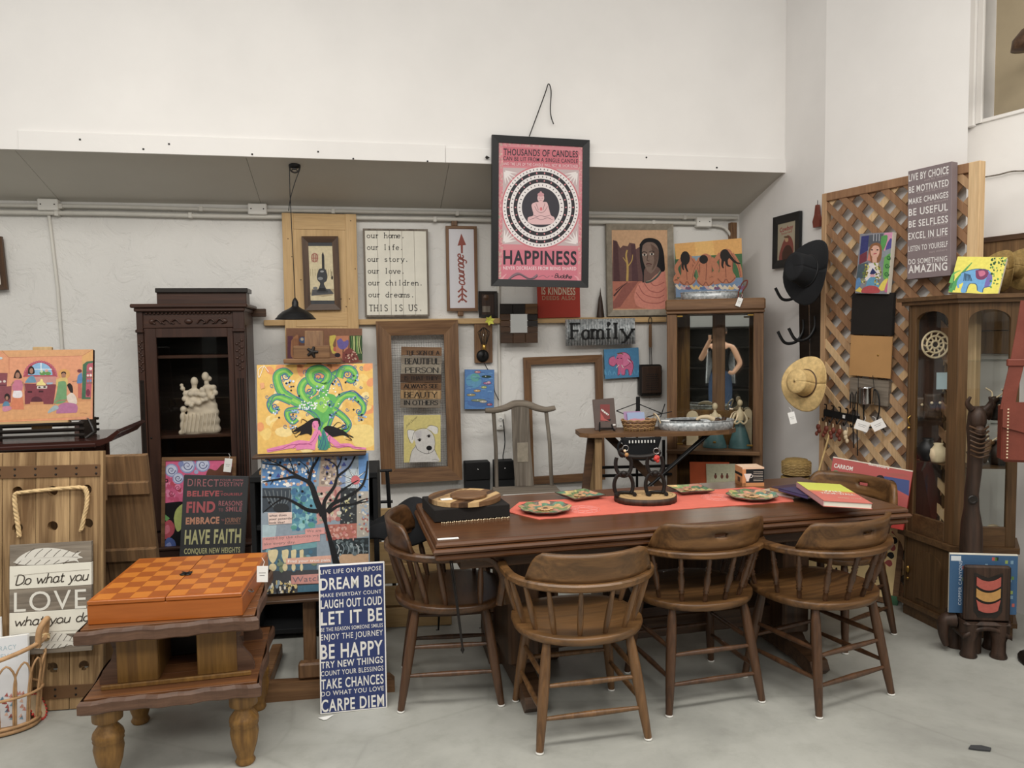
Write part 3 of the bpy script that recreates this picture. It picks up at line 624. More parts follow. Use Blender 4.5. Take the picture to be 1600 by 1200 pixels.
 # spindles
 ths = [-1.95, -1.45, -1.05, -.66, -.22, .22, .66, 1.05, 1.45, 1.95] if A else [-1.98, -1.55, -1.08, -.62, -.2, .2, .62, 1.08, 1.55, 1.98]
 for th in ths:
  if abs(th) > pi/2: x = .286*(1 if th > 0 else -1); y = .02-(abs(th)-pi/2)*.38; p1 = V((x, y, AH-.01)); p0 = V((x*.79, y*.9-.01, SH-.006))
  else: p1 = ap(th)+V((0, 0, AH-.008)); p0 = V((.225*sin(th), -.005+.205*cos(th), SH-.008))
  if A: ks = [(0, .009), (.25, .0125), (.55, .0125), (.85, .009), (1, .0075)]
  else: ks = [(0, .008), (.12, .011), (.22, .009), (.24, .0135), (.27, .009), (.30, .0135), (.33, .010), (.5, .015), (.66, .010), (.69, .0135), (.72, .009), (.75, .0135), (.78, .009), (.9, .010), (1, .007)]
  MB().tube([p0.lerp(p1, k) for k, r in ks], [r for k, r in ks], 8).build('spindle', mat, t)
 return t
def feet(BL, BR): return (atz(*BL, 0)+atz(*BR, 0))/2
def chair_at(label, kind, mid, yaw): # mid = centre between the two back feet; yaw of the back's direction
 M = frame(mid, yaw) @ Mx.Translation((0, -.212, 0)); return chair(label, kind, M)
c1 = chair_at('worn light brown captains chair nearest the viewer, seat scuffed, back to the camera', 'A', V((.295, 2.775, 0)), rad(180+12))
c2 = chair_at('second chair along the near side, curved back with a slot, next to the scuffed chair', 'B', V((.83, 3.05, 0)), rad(180+15))
c3 = chair_at('chair at the near right corner of the table turned slightly, slotted curved back', 'B', V((1.415, 3.06, 0)), rad(180+26))
c4 = chair_at('plain dark brown captains chair at the left end of the table facing right', 'C', V((-.50, 3.27, 0)), rad(96))
c5 = chair_at('darkest slotted chair at the far right end of the table, seen over the books', 'B', V((1.83, 3.98, 0)), rad(-57))
# ---------------------------------------------------------------- on the table
def tz(px, py, z=TH): p = atz(px, py, z); return p
MBX = TM @ V((0, 0, 0))
# runner: thin cloth with scalloped hem
ra = TMi @ tz(800, 790);
P = [(800, 790), (815, 815), (1262, 782), (1216, 757)]
lo = [TMi @ tz(*q) for q in P]; y0 = (lo[1].y+lo[2].y)/2; y1 = y0+.36; xa = lo[1].x; xb = lo[2].x
mb = MB(); n = 60; pts = [(xa-.02, (y0+y1)/2)]
pts += [(xa+.08+(xb-xa-.16)*i/n, y0+.004*abs(sin(i*.9))) for i in range(n+1)] + [(xb+.02, (y0+y1)/2)] + [(xb-.08-(xb-xa-.16)*i/n, y1-.004*abs(sin(i*.9))) for i in range(n+1)]
t = thing('table_runner', 'coral pink cloth runner with scalloped hem laid along the table', 'runner', TM)
MB().prism(pts, TH+.0005, TH+.003, 'z').build('cloth', 'runner', t)
for q in ((912, 797), (1120, 778)):
 p = TMi @ tz(*q); mb = MB(); mb.col = hx('#f0988c')
 for k in range(9):
  a = 2*pi*k/9; c_ = p+V((.05*cos(a), .05*sin(a), 0)); mb.tube([(c_.x+.016*cos(b*.785), c_.y+.016*sin(b*.785), TH+.0035) for b in range(9)], .0012, 4)
 for r_ in (.075, .03): mb.tube([(p.x+r_*cos(b*.3), p.y+r_*sin(b*.3), TH+.0035) for b in range(22)], .0013, 4)
 mb.build('lace_motif', 'print', t)
# black box with beaded fringe, round boards on it
a, b = TMi @ tz(679, 818), TMi @ tz(797, 808); w_ = (b-a).length
BM = frame(TM @ V((a.x, a.y, TH)), TY - rad(0) + atan2((TM.to_3x3() @ (b-a)).y, (TM.to_3x3() @ (b-a)).x) - TY)
t = thing('display_box', 'flat black box near the left end of the table with beaded fringe below', 'box', BM)
box('body', 'felt_black', t, 0, w_, 0, .30, .003, .058, .003)
mb = MB()
for i in range(34): mb.ball((.03+i*(w_-.03)/34, -.010-.004*(i % 3), .003), .0035, 6)
tag(mb.build('bead_fringe', 'bone', t), 'string of pale beads along the front', kind='stuff')
def disc_wood(name, label, cat, c, r, h, mats, yaw=0, sx=1.0, n=28, strips=None, group=None):
 t = thing(name, label, cat, Mx.Translation(c) @ Mx.Rotation(yaw, 4, 'Z'), group)
 if strips:
  k = len(strips);
  for i, m_ in enumerate(strips):
   y0, y1 = -r+2*r*i/k, -r+2*r*(i+1)/k; pts = []
   for j in range(9): y = y0+(y1-y0)*j/8; pts.append((sqrt(max(0, r*r-y*y))*sx, y))
   for j in range(9): y = y1+(y0-y1)*j/8; pts.append((-sqrt(max(0, r*r-y*y))*sx, y))
   pts = [p for j, p in enumerate(pts) if j == 0 or (V(p)-V(pts[j-1])).length > 1e-5]
   MB().prism(pts, 0, h, 'z').build('wood_strip', m_, t)
 else: MB().lathe([(r*.96, 0), (r, h*.2), (r, h*.8), (r*.97, h)], n, Mx.Diagonal((sx, 1, 1, 1))).build('disc', mats, t)
 return t
c_ = BM @ V((w_*.50, .15, .060)); st = ['plank_wood', 'pine_x', 'walnut', 'plank_wood', 'pine_x', 'oak', 'walnut', 'plank_wood']
disc_wood('serving_board', 'large round board of striped light and dark woods lying on the black box', 'board', c_, .163, .02, None, TY+.9, strips=['oak', 'pine_x', 'walnut', 'oak', 'pine_x', 'pine_x', 'plank_wood', 'walnut', 'oak'])
disc_wood('trivet', 'small round brown wooden disc on top of the striped round board', 'trivet', c_+V((.02, -.03, .0205)), .083, .014, 'oak')
t = thing('price_tag', 'small white card lying on the striped round board', 'tag', Mx.Translation(c_+V((-.075, -.085, .021))) @ Mx.Rotation(.3, 4, 'Z')); box('card', 'paper', t, -.025, .025, -.016, .016, 0, .0015, 0)
p = tz(700, 842); t = thing('paper_label', 'narrow white paper label flat on the near left corner of the table', 'label', frame(p, TY)); box('card', 'paper', t, -.042, .042, -.010, .010, .0004, .0018, 0)
# ceramic plates: coloured glaze with a flower
def plate(label, px, py, r, seed, square=False, yaw=0.0):
 random.seed(seed); p = tz(px, py, TH+.012); p.z = TH+.0035; t = thing('ceramic_plate', label, 'plate', Mx.Translation(p) @ Mx.Rotation(yaw, 4, 'Z'), 'sunflower plates on the runner')
 mb = MB(); N = 48; R_ = 9
 def rr(a): return r*((1+.045*sin(9*a)) if not square else (1/max(abs(cos(a)), abs(sin(a))))*.86*(1-.04*cos(4*a)))
 cols = ['#d98a2e', '#6f9148', '#c9b04a', '#4f8a5c', '#d06a38', '#8aa552', '#e0b03c', '#5a9a78']
 rings = [(0, .006), (.15, .009), (.3, .007), (.5, .006), (.68, .008), (.85, .013), (1.0, .021)]
 vs = [V((rr(2*pi*k/N)*q*cos(2*pi*k/N), rr(2*pi*k/N)*q*sin(2*pi*k/N), z+(.003*sin(9*2*pi*k/N) if q > .8 and not square else 0))) for q, z in rings for k in range(N)]
 for i in range(len(rings)-1):
  for k in range(N):
   a_ = 2*pi*k/N; c1_ = cols[int((a_*1.3+i*.7+seed) % 8)] if i > 1 else '#e2b93a' if (k//2) % 2 else '#c07a22'
   if i == 0: c1_ = '#6a4a1e'
   mb.col = hx(c1_); mb.col = tuple(x*random.uniform(.75, 1.2) for x in mb.col)
   mb.add([vs[i*N+k], vs[i*N+(k+1) % N], vs[(i+1)*N+(k+1) % N], vs[(i+1)*N+k]], [(0, 1, 2, 3)], True)
 mb.build('glazed_dish', 'gloss', t)
 mb = MB(); mb.sheet(lambda u, v: (V((rr(2*pi*u)*(.55+.45*v)*cos(2*pi*u), rr(2*pi*u)*(.55+.45*v)*sin(2*pi*u), .0005+.019*v**1.5)), V((0, 0, -1))), N, 3, 0); mb.sheet(lambda u, v: (V((rr(2*pi*u)*(1-.001*v)*cos(2*pi*u), rr(2*pi*u)*sin(2*pi*u)*(1-.001*v), .0195+.003*v)), V((0, 0, -1))), N, 1, 0)
 mb.build('underside', 'grey_wood', t)
 mb = MB(); mb.col = hx('#d9982c')
 for k in range(14): a_ = 2*pi*k/14; mb.ball((r*.2*cos(a_), r*.2*sin(a_), .013), r*.1, 6, (1.4 if abs(cos(a_)) > .7 else .8, 1.4 if abs(sin(a_)) > .7 else .8, .35))
 mb.col = hx('#5a3d1a'); mb.ball((0, 0, .012), r*.12, 8, (1, 1, .5)); mb.build('flower_relief', 'gloss', t)
plate('wavy round plate with a sunflower, nearest the black box', 852, 796, .118, 3)
plate('square plate with tilted corners left of the log slice', 906, 775, .100, 5, True, .5)
plate('square green plate behind the log slice', 1078, 766, .100, 8, True, .2)
plate('wavy round plate with a sunflower right of the log slice', 1175, 776, .118, 12)
# log slice and horseshoe sculpture
p = tz(1009, 784, TH); slc = Mx.Translation(V((p.x, p.y, TH+.0035)))
t = thing('log_slice', 'oval bark-edged slice of wood carrying the horseshoe sculpture', 'wood slice', slc)
def oval(a, k=1.0): return V((.148*cos(a)*(1+.02*sin(5*a))*k, .115*sin(a)*k, 0))
MB().prism([(oval(2*pi*i/40, .97).x, oval(2*pi*i/40, .97).y) for i in range(40)], 0, .0305, 'z').build('slab', 'pine_x', t)
MB().sheet(lambda u, v: (oval(2*pi*u, 1.0+.012*sin(40*pi*u))+V((0, 0, .029*v)), V((cos(2*pi*u), sin(2*pi*u), 0))), 60, 1, .006).build('bark', 'carved_dark', t)
mb = MB()
for q in (.8, .6, .4, .2): mb.tube([oval(2*pi*i/30, q)+V((.01, 0, .0305)) for i in range(31)], .0009, 4)
mb.build('growth_ring', 'oak', t)
hs = thing('horseshoe_sculpture', 'dark iron key stand welded from horseshoes on the log slice', 'sculpture', slc @ Mx.Translation((-.012, .0, .0315)) @ Mx.Scale(1.25, 4))
def shoe(c, w, h, rot=0, flip=1, name='horseshoe', flat=False, yaw=0.0):
 pts = []
 for i in range(17):
  a = -.62+ (pi+1.24)*i/16; x, z = w*cos(a), h*sin(a)*flip; x, z = x*cos(rot)-z*sin(rot), x*sin(rot)+z*cos(rot)
  pts.append((c[0]+x*cos(yaw), c[1]+(z if flat else x*sin(yaw)), c[2]+(0 if flat else z)))
 MB().tube(pts, .0085, 8, flat=.7).build(name, 'iron', hs)
for x in (-.075, .045):
 shoe((x, 0, .036), .036, .050, rot=.0); shoe((x, 0, .118), .030, .046, flip=-1, rot=.05); shoe((x+.005, -.015, .006), .036, .03, flat=True)
shoe((-.015, .0, .165), .075, .02, flip=-1)
for x in (-.075, .045): MB().ball((x, -.004, .082), .012, 10).build('weld_bolt', 'iron', hs)
# key rings hung on the sculpture
def keyring(label, M, beads, group='key rings on the horseshoe sculpture'):
 k = thing('key_ring', label, 'key ring', M, group)
 MB().tube([(.014*cos(a*.524), 0, .014*sin(a*.524)) for a in range(12)], .0018, 6, closed=True).build('ring', 'chrome', k)
 MB().tube([(0, 0, -.014), (.001, 0, -.03), (0, 0, -.05)], .0015, 5).build('chain', 'chrome', k)
 for i, (c, z, r_) in enumerate(beads): MB().ball((.004*(-1)**i, -.006, z), r_, 8).build('bead', c, k)
keyring('key ring with a tan leather fob on the left side of the horseshoes', slc @ Mx.Translation((-.10, -.03, .26)), [('cardboard', -.03, .010), ('bone', -.012, .007)])
keyring('key ring with a cluster of red beads on the right side of the horseshoes', slc @ Mx.Translation((.045, -.034, .245)), [('red_card', -.03, .011), ('red_card', -.035, .012), ('red_card', -.045, .010), ('red_card', -.026, .008)])
# coffee dripper carton
a, b, c = TMi @ tz(1143, 752), TMi @ tz(1161, 759), TMi @ tz(1193, 758)
yaw = rad(3); CM = Mx.Translation(tz(1160, 760)) @ Mx.Rotation(yaw, 4, 'Z')
t = thing('coffee_dripper_carton', 'small orange and black carton picturing a white coffee dripper', 'box', CM)
box('carton', 'black_matte', t, 0, .115, 0, .11, 0, .098, .001)
mb = MB(); mb.col = hx('#d98a3c'); mb.box(-.0006, 0, 0, .11, 0, .098).box(-.0006, .1156, -.0006, .1106, 0, .018); mb.col = hx('#efc7a2'); mb.box(0, .115, 0, .11, .098, .0986); mb.col = hx('#efc7a2'); mb.box(-.0006, .1156, -.0006, .0, .090, .0985)
mb.col = hx('#d98a3c'); mb.box(0, .018, -.0006, 0, 0, .09)
mb.col = hx('#1d1a18'); mb.box(-.001, -.0006, .0, .11, .052, .066); mb.col = hx('#5f2f17'); mb.box(-.001, -.0006, .03, .07, .018, .042)
mb.col = hx('#f2e9e2'); mb.prism([(.008, .066), (.048, .066), (.034, .034), (.034, .026), (.020, .026), (.020, .034)], -.0012, -.0006)
mb.tube([(.046, -.001, .06), (.055, -.001, .058), (.052, -.001, .048), (.042, -.001, .044)], .0018, 5)
mb.col = hx('#e8d9c8')
for z in (.074, .066, .056, .048, .036, .028): mb.box(.058, .108, -.001, -.0004, z, z+.002)
mb.build('printed_panel', 'print', t)
# books
def book(label, M, w, d, h, col, spine='#dddddd', lines=()):
 t = thing('book', label, 'book', M, 'books at the right end of the table')
 MB().box(.002, w-.003, .003, d-.003, .0025, h-.0025).build('pages', 'book_pages', t)
 mb = MB(); mb.col = hx(col); mb.box(0, w, 0, d, 0, .0025).box(0, w, 0, d, h-.0025, h); mb.col = hx(spine); mb.box(0, .0025, 0, d, 0, h); mb.build('cover', 'print', t)
 return t
bM = Mx.Translation(tz(1271, 784)) @ Mx.Rotation(rad(21), 4, 'Z')
def bk(px, py, z, yaw): p = atz(px, py, z); p.z = z; return Mx.Translation(p) @ Mx.Rotation(rad(yaw), 4, 'Z')
t = book('thin cream book at the bottom of the pile of books', bk(1240, 780, TH+.001, 30), .16, .2, .012, '#cdbfa4')
t = book('dark purple patterned book second from bottom in the pile', bk(1250, 778, TH+.0135, 24), .16, .2, .018, '#4a3347', '#c08a4a')
t = book('purple-spined book under the yellow and coral one', bk(1262, 780, TH+.032, 20), .17, .2, .014, '#3d3562', '#53457a')
q = [atz(*k, .835) for k in ((1286, 782), (1336, 774), (1293, 747), (1243, 752))]; yw = (q[1]-q[0]).length; yd = (q[3]-q[0]).length*.97; YB = Mx.Translation((q[0].x, q[0].y, .809)) @ Mx.Rotation(atan2((q[3]-q[0]).y, (q[3]-q[0]).x)-pi/2, 4, 'Z') @ Mx.Rotation(rad(3), 4, 'Y')
t = book('yellow and coral hardback lying on top of the pile of books', YB, yw, yd, .026, '#d9604e', '#dd9a9c')
mb = MB(); mb.col = hx('#dbe03c'); mb.box(.0, yw, yd*.55, yd, .026, .0263); mb.col = hx('#e08a30'); mb.box(0, yw, yd*.48, yd*.55, .026, .0263)
mb.build('printed_cover', 'print', t)
mb = MB()
for s_, x0, x1, y, h, c_ in (('WIN', .05, .115, .112, .020, '#f6f2e0'), ('YOUR WALL', .03, .15, .086, .018, '#f6f2e0'), ('STREET GUIDE', .07, .15, .04, .010, '#f3c8a8')):
 vs, fs = glyphs(s_, .02); mb.col = hx(c_); mb.add([((x0+(x1-x0)*u)*yw/.165, (y+h*v)*yd/.235, .0268) for u, v in vs], fs)
mb.build('lettering', 'print', t)
# under and behind the table
t = thing('wooden_bin', 'brown wooden bin with a scrolled end under the table beside the scuffed chair', 'bin', frame(atz(812, 1052, 0)+V((0, .25, 0)), rad(10)))
box('lower_case', 'walnut', t, -.17, .17, -.14, .14, 0, .26, .008)
for x in (-.16, .15): MB().prism([(-.14, .26), (.14, .26), (.14, .42), (.10, .47), (.03, .46), (-.02, .40), (-.08, .36), (-.14, .34)], x, x+.018, 'x').build('scrolled_end', 'oak', t)
box('tilted_flap', 'endtable_light', t, -.14, .15, .1, .13, .26, .36)
t = thing('low_cabinet', 'dark brown low cabinet standing in the shadow behind the table legs', 'cabinet', frame(V((.95, 4.35, 0)), WY))
box('body', 'walnut', t, -.5, .42, -.16, .16, .05, .55, .005); box('plinth', 'black_wood', t, -.48, .4, -.14, .14, 0, .05)
for x in (-.27, .19): box('door', 'walnut_z', t, x-.2, x+.2, -.175, -.16, .1, .5, .004)
t = thing('wire_stand', 'thin black wire stand with long legs behind the left end chair', 'stand', frame(V((-.28, 3.95, 0)), rad(5)))
for x, y in ((-.13, 0), (.1, 0), (-.1, .22), (.14, .22)):
 MB().tube([(x-.012, y, 0), (x, y, .0), (x+.01, y, .3), (x+.02, y, .62)], .0045, 6).tube([(x+.0, y, 0), (x+.05, y, .62)], .0045, 6).build('leg', 'black_metal', t)
box('wire_top', 'black_metal', t, -.12, .2, -.01, .24, .62, .635, .003)
t = thing('plumb_rod', 'thin dark rod with pointed tip hanging below the table near the left chair', 'rod', Mx.Translation(atz(702, 868, .69)))
zt = .33; MB().tube([(0, 0, 0), (.025, .0, -.2), (.045, 0, -.375)], .0035, 6).tube([(.008, 0, 0), (.03, .0, -.2), (.047, 0, -.375)], .0035, 6).build('rod', 'iron', t); MB().lathe([(.001, -.40), (.008, -.385), (.003, -.37)], 8, Mx.Translation((.046, 0, 0))).build('tip', 'iron', t)
t = thing('white_board', 'plain white board leaning upright beneath the far side of the table', 'board', frame(V((1.36, 4.30, 0)), rad(8), rad(5)))
box('panel', 'white_board', t, -.13, .22, 0, .012, 0, .46)
t = thing('plastic_tote', 'clear grey lidded plastic tote on the floor behind the table', 'tote', frame(V((.22, 4.75, 0)), WY))
box('body', 'galvanised', t, -.25, .3, -.16, .16, 0, .5, .02); box('lid', 'white_plastic', t, -.27, .32, -.18, .18, .5, .53, .01); box('handle', 'white_plastic', t, -.05, .1, -.2, -.17, .42, .46, .006)
# ---------------------------------------------------------------- things on the back wall
t = thing('wall_rail', 'long narrow light wooden ledge running along the back wall under the pictures', 'ledge', MW)
a, b = wl(412, 505, .05), wl(1042, 497, .05); zr = (a.z+b.z)/2 + .012
box('ledge', 'pine_x', t, a.x, b.x, -.045, -.002, zr-.035, zr+.004, .003)
# tall pine panel
R = Rect((440, 333), (556, 334), (562, 567), (447, 567), off=.075)
t = thing('pine_panel', 'tall knotty pine door panel hung on the wall behind the stove picture', 'panel', R.M)
box('panel', 'pine', t, -R.w/2+.05, R.w/2-.05, .004, .012, .05, R.h-.05, 0)
for x0, x1 in ((-R.w/2, -R.w/2+.075), (R.w/2-.075, R.w/2)): box('stile', 'pine', t, x0, x1, 0, .02, 0, R.h, .002)
for z0, z1 in ((0, .055), (R.h*.245, R.h*.34), (R.h-.11, R.h-.002)): box('rail', 'pine_x', t, -R.w/2+.075, R.w/2-.075, 0, .02, z0, z1, .002)
mb = MB()
for x, y in ((450, 373), (456, 401), (470, 437), (555, 420), (546, 467), (541, 479), (533, 467), (548, 345)): u, v = R.uv(x, y); mb.lathe([(.004, 0), (.003, .001)], 8, Mx.Translation((u, -.0005, v)) @ Mx.Rotation(pi/2, 4, 'X'))
tag(mb.build('knot', 'walnut', t), None, kind='stuff')
# stove picture
R = Rect((470, 369), (529, 369), (532, 484), (477, 485), off=.10)
t = thing('framed_picture', 'brown framed picture of a black pot-bellied stove on the pine panel', 'picture', R.M)
frame_members(R, .042, .022, ('walnut', 'walnut_z'), t, .008)
I = inset(R, .038); I2 = Art(R, Z(400, 200, 4), depth=-.010, bounds=(-R.w/2+.038, R.w/2-.038, .038, R.h-.038)); A = I2
A.fill('#47494d'); A.rect('#dfcfa4', 312, 737, 500, 1078); A.poly('#3c3a3c', (410, 790), (418, 772), (426, 800), (428, 885), (412, 885));
A.poly('#c9a98a', (345, 790), (360, 778), (376, 780), (388, 790), (388, 838), (345, 838)); A.ring('#a04a38', 366, 810, 20, 4, 26)
for x in (358, 374): A.line('#a04a38', 4, (x, 785), (x, 836))
A.line('#a04a38', 4, (346, 812), (388, 812)); A.poly('#b9a57e', (335, 1040), (350, 1005), (495, 1005), (480, 1045), (420, 1055))
for x in range(340, 480, 14): A.line('#a89468', 2.5, (x, 880), (x+1, 925))
A.poly('#5b5c5e', (352, 1010), (462, 1005), (486, 1035), (345, 1048)); A.poly('#45474a', (385, 905), (395, 880), (430, 880), (442, 905), (446, 930), (440, 955), (424, 970), (436, 1000), (448, 1028), (380, 1028), (392, 1000), (400, 970), (384, 950), (380, 925), sm=True)
A.disc('#8d8f90', 402, 940, 16, 10); A.disc('#a8a9aa', 412, 896, 12, 6); A.poly('#2b2b2c', (395, 1000), (430, 1000), (440, 1020), (385, 1020)); A.line('#3a2e26', 4, (472, 895), (474, 925)); A.disc('#2d2622', 475, 935, 6, 12); A.disc('#77797a', 370, 1000, 14, 9)
A.build(parent=t); box('backing', 'slate', t, -R.w/2+.03, R.w/2-.03, .0105, .02, .03, R.h-.03, 0)
# our home sign
R = Rect((566, 356), (668, 359), (672, 494), (571, 495), off=.05)
t = thing('word_sign', 'large cream board sign reading our home our life, down to THIS IS US', 'sign', R.M)
frame_members(R, .012, .03, 'grey_wood', t)
k = 5
for i in range(k):
 x0, x1 = -R.w/2+.012+(R.w-.024)*i/k, -R.w/2+.012+(R.w-.024)*(i+1)/k
 MB().box(x0+.0008, x1-.0008, .006, .02, .012, R.h-.012, .001).build('plank', 'cream_board', t)
A = Art(R, Z(400, 200, 4), depth=-.0055)
for i, (s_, x1) in enumerate((('our home.', 932), ('our life.', 922), ('our story.', 955), ('our love.', 932), ('our children.', 1045), ('our dreams.', 992))):
 x0 = 690+i*2.2; y = 686+i*74; A.stext('#3a3733', s_, x0, y, x1, y+1, 34, 4.6, serif=1.3, mono=7)
A.stext('#3a3733', 'THIS IS US.', 704, 1144, 1045, 1142, 40, 5, serif=1.3, mono=9)
A.build('lettering', 'print', t)
# courage sign
R = Rect((695, 352), (744, 354), (748, 486), (700, 486), off=.04)
t = thing('word_sign', 'narrow white framed sign with a rust arrow and the word courage', 'sign', R.M)
frame_members(R, .019, .022, ('oak', 'oak_z'), t)
A = Art(R, Z(400, 200, 4), depth=-.008, bounds=(-R.w/2+.017, R.w/2-.017, .017, R.h-.017)); A.fill('#8a3a26'); A.b = (-R.w/2+.022, R.w/2-.022, .022, R.h-.022); A.fill('#e6e4ea')
A.poly('#9c3d28', (1284, 658), (1314, 730), (1294, 732), (1294, 782), (1282, 782), (1280, 732), (1260, 736))
A.stext('#9c3d28', 'courage', 1306, 985, 1296, 790, 62, 9, join=True, shear=.25)
A.line('#9c3d28', 12, (1290, 985), (1290, 1080))
for y in (1000, 1032, 1064): A.line('#9c3d28', 13, (1264, y+26), (1290, y), sm=False, w1=8); A.line('#9c3d28', 13, (1318, y+24), (1290, y), sm=False, w1=8)
A.build('printed_arrow', 'print', t); box('board', 'white_board', t, -R.w/2+.012, R.w/2-.012, .009, .018, .012, R.h-.012, 0)
u, v = R.uv(710, 345); box('hanging_strip', 'oak_z', t, u-.022, u+.022, .001, .014, R.h, R.h+.06); u, v = R.uv(720, 492); box('peg', 'oak_z', t, u-.02, u+.02, .001, .03, -.035, -.001)
# small dark frame
R = Rect((748, 455), (777, 455), (777, 496), (749, 496), off=.05)
t = thing('framed_picture', 'small square dark frame with a tiny pale card, beside the courage sign', 'picture', R.M)
frame_members(R, .02, .02, 'black_wood', t, .004); box('backing', 'carved_dark', t, -R.w/2+.015, R.w/2-.015, .008, .016, .015, R.h-.015, 0)
u, v = R.uv(760, 483); box('card', 'grey_wood', t, u-.028, u+.028, .004, .008, v-.022, v+.022, 0); u, v = R.uv(760, 465); MB().lathe([(.022, 0), (.003, .006)], 12, Mx.Translation((u, .008, v)) @ Mx.Rotation(pi/2, 4, 'X')).build('emblem', 'walnut', t)
# artificial flower
p = wl(765, 501, .09); t = thing('artificial_flower', 'small yellow green artificial lily hanging at the ledge end above the sconce', 'flower', MW @ Mx.Translation(p))
for i in range(6):
 a = i*pi/3+.3; d = V((cos(a), -.35, sin(a))); s_ = V((-sin(a), 0, cos(a)))
 MB().add([V((0, 0, 0)), d*.02+s_*.011, d*.038+V((0, -.004, 0)), d*.02-s_*.011], [(0, 1, 2, 3)]).add([d*.02+V((0, .001, 0)), V((0, .001, 0)), d*.03], [(0, 1, 2)]).build('petal', plain('petal_yellow', '#d4d45a', .6) if i == 0 else 'petal_yellow', t)
MB().tube([(0, .0, 0), (.01, .03, -.01), (.0, .05, .0)], .003, 6).build('stem', 'teal_glaze', t)
# sconce with caged bulb
R = Rect((741, 505), (769, 505), (770, 567), (742, 567), off=.035)
t = thing('wall_sconce', 'wall sconce with a caged bulb on a weathered board, under the yellow flower', 'lamp', R.M)
box('backboard', 'oak_z', t, -R.w/2, R.w/2, 0, .02, 0, R.h, .002)
u, v = R.uv(754, 556); MB().lathe([(.045, 0), (.045, .012), (.03, .02), (.001, .022)], 20, Mx.Translation((u, 0, v)) @ Mx.Rotation(pi/2, 4, 'X')).build('wall_plate', 'black_metal', t)
u2, v2 = R.uv(756, 546); MB().tube([(u, -.02, v), (u, -.07, v+.0), (u, -.075, v+.05)], .008, 8).build('arm', 'black_metal', t); MB().lathe([(.014, .045), (.016, .05), (.016, .08), (.01, .085)], 12, Mx.Translation((u, -.075, v))).build('socket', 'brass', t)
zt = R.uv(755, 512)[1]; h_ = zt-(v+.085)
for i in range(8):
 a = i*pi/4; f = lambda r: (u+r*cos(a), -.075+r*sin(a)); MB().tube([(*f(.017), v+.085), (*f(.038), v+.085+h_*.55), (*f(.044), v+.085+h_*.72), (*f(.008), zt)], .0022, 5).build('cage_wire', 'iron', t)
MB().lathe([(.012, 0), (.022, .03), (.026, .06), (.016, .09), (.001, .1)], 14, Mx.Translation((u, -.075, v+.085))).build('bulb', 'clear_glass', t)
MB().tube([(u+.006*cos(i*1.2), -.075+.006*sin(i*1.2), v+.1+i*.004) for i in range(12)], .001, 4).build('filament', 'brass', t)
t2 = thing('power_cord', 'black cord curling down from the sconce behind the blue lily painting', 'cord', MW)
MB().tube(smooth([tuple(wl(*q, .03)) for q in ((756, 566), (762, 577), (770, 585), (772, 605), (773, 612), (779, 625))]), .003, 6).build('cable', 'black_matte', t2)
# big oak frame with wire mesh
R = Rect((584, 502), (718, 500), (720, 750), (599, 757), off=.11)
t = thing('wire_mesh_frame', 'huge oak frame filled with wire mesh holding a slatted sign and a dog painting', 'frame', R.M)
frame_members(R, .102, .045, ('oak', 'oak_z'), t, .012); bw = .102
mb = MB(); W_, H_ = R.w-2*bw+.02, R.h-2*bw+.02; nx, nz = int(W_/.0165), int(H_/.0165)
for i in range(nx+1): x = -W_/2+W_*i/nx; mb.box(x-.0007, x+.0007, .030, .0314, bw-.01, bw-.01+H_)
for i in range(nz+1): z = bw-.01+H_*i/nz; mb.box(-W_/2, W_/2, .029, .030, z-.0007, z+.0007)
tag(mb.build('wire_mesh', 'chrome', t), 'fine galvanised square mesh', kind='stuff')
RF = R
R = Rect((626, 542), (692, 542), (688, 638), (625, 637), off=.135)
t = thing('slatted_sign', 'slatted sign of mixed wood strips about a beautiful person, hung on the mesh', 'sign', R.M)
cols = [('oak', .145), ('grey_wood_x', .13), ('silver_frame', .17), ('walnut', .14), ('oak', .12), ('plank_wood', .15), ('grey_wood_x', .145)]; z = R.h; tx = [('THE SIGN OF A', '#3a2a20'), ('BEAUTIFUL', '#1f1f20'), ('PERSON', '#1f1f20'), ('IS THAT THEY', '#2a1a12'), ('ALWAYS SEE', '#241a14'), ('BEAUTY', '#1d1916'), ('IN OTHERS', '#232323')]
A = Art(R, Z(380, 480, 4), depth=.001); yy = [298, 356, 410, 455, 505, 565, 610]; xx = [(1016, 1226), (1010, 1226), (1010, 1222), (1006, 1218), (1004, 1220), (1006, 1212), (1002, 1218)]; hh_ = [28, 40, 36, 26, 26, 38, 30]
for (m_, f), (s_, c_), y, (x0, x1), h_ in zip(cols, tx, yy, xx, hh_):
 z1 = z; z = z - f*R.h; o = box('slat', m_, t, -R.w/2+random.uniform(0, .006), R.w/2-random.uniform(0, .006), random.uniform(0, .0008), .012, z+.001, z1-.001, .001)
 A.stext(c_, s_, x0, y, x1, y, h_, 7.2, serif=.9, contrast=.62)
A.build('lettering', 'print', t); box('batten', 'pine', t, -R.w*.3, -R.w*.3+.02, .012, .02, .02, R.h-.02, 0)
R = Rect((631, 649), (689, 648), (688, 721), (631, 723), off=.14)
t = canvas('canvas_painting', 'small painting of a white dog head on a pale yellow ground, on the mesh', R, .018)
A = Art(R, Z(380, 480, 4)); A.fill('#dccb72'); dk = '#4a4744'; wh = '#d8d4cf'
A.poly(wh, (1040, 970), (1052, 900), (1078, 860), (1062, 810), (1070, 780), (1110, 762), (1150, 764), (1185, 795), (1198, 840), (1196, 885), (1215, 930), (1215, 968), sm=True); A.poly('#e8e5df', (1070, 770), (1030, 768), (1028, 800), (1052, 850), (1066, 830), sm=True); A.poly('#e8e5df', (1140, 765), (1170, 740), (1215, 750), (1216, 785), (1195, 792), (1170, 770), sm=True)
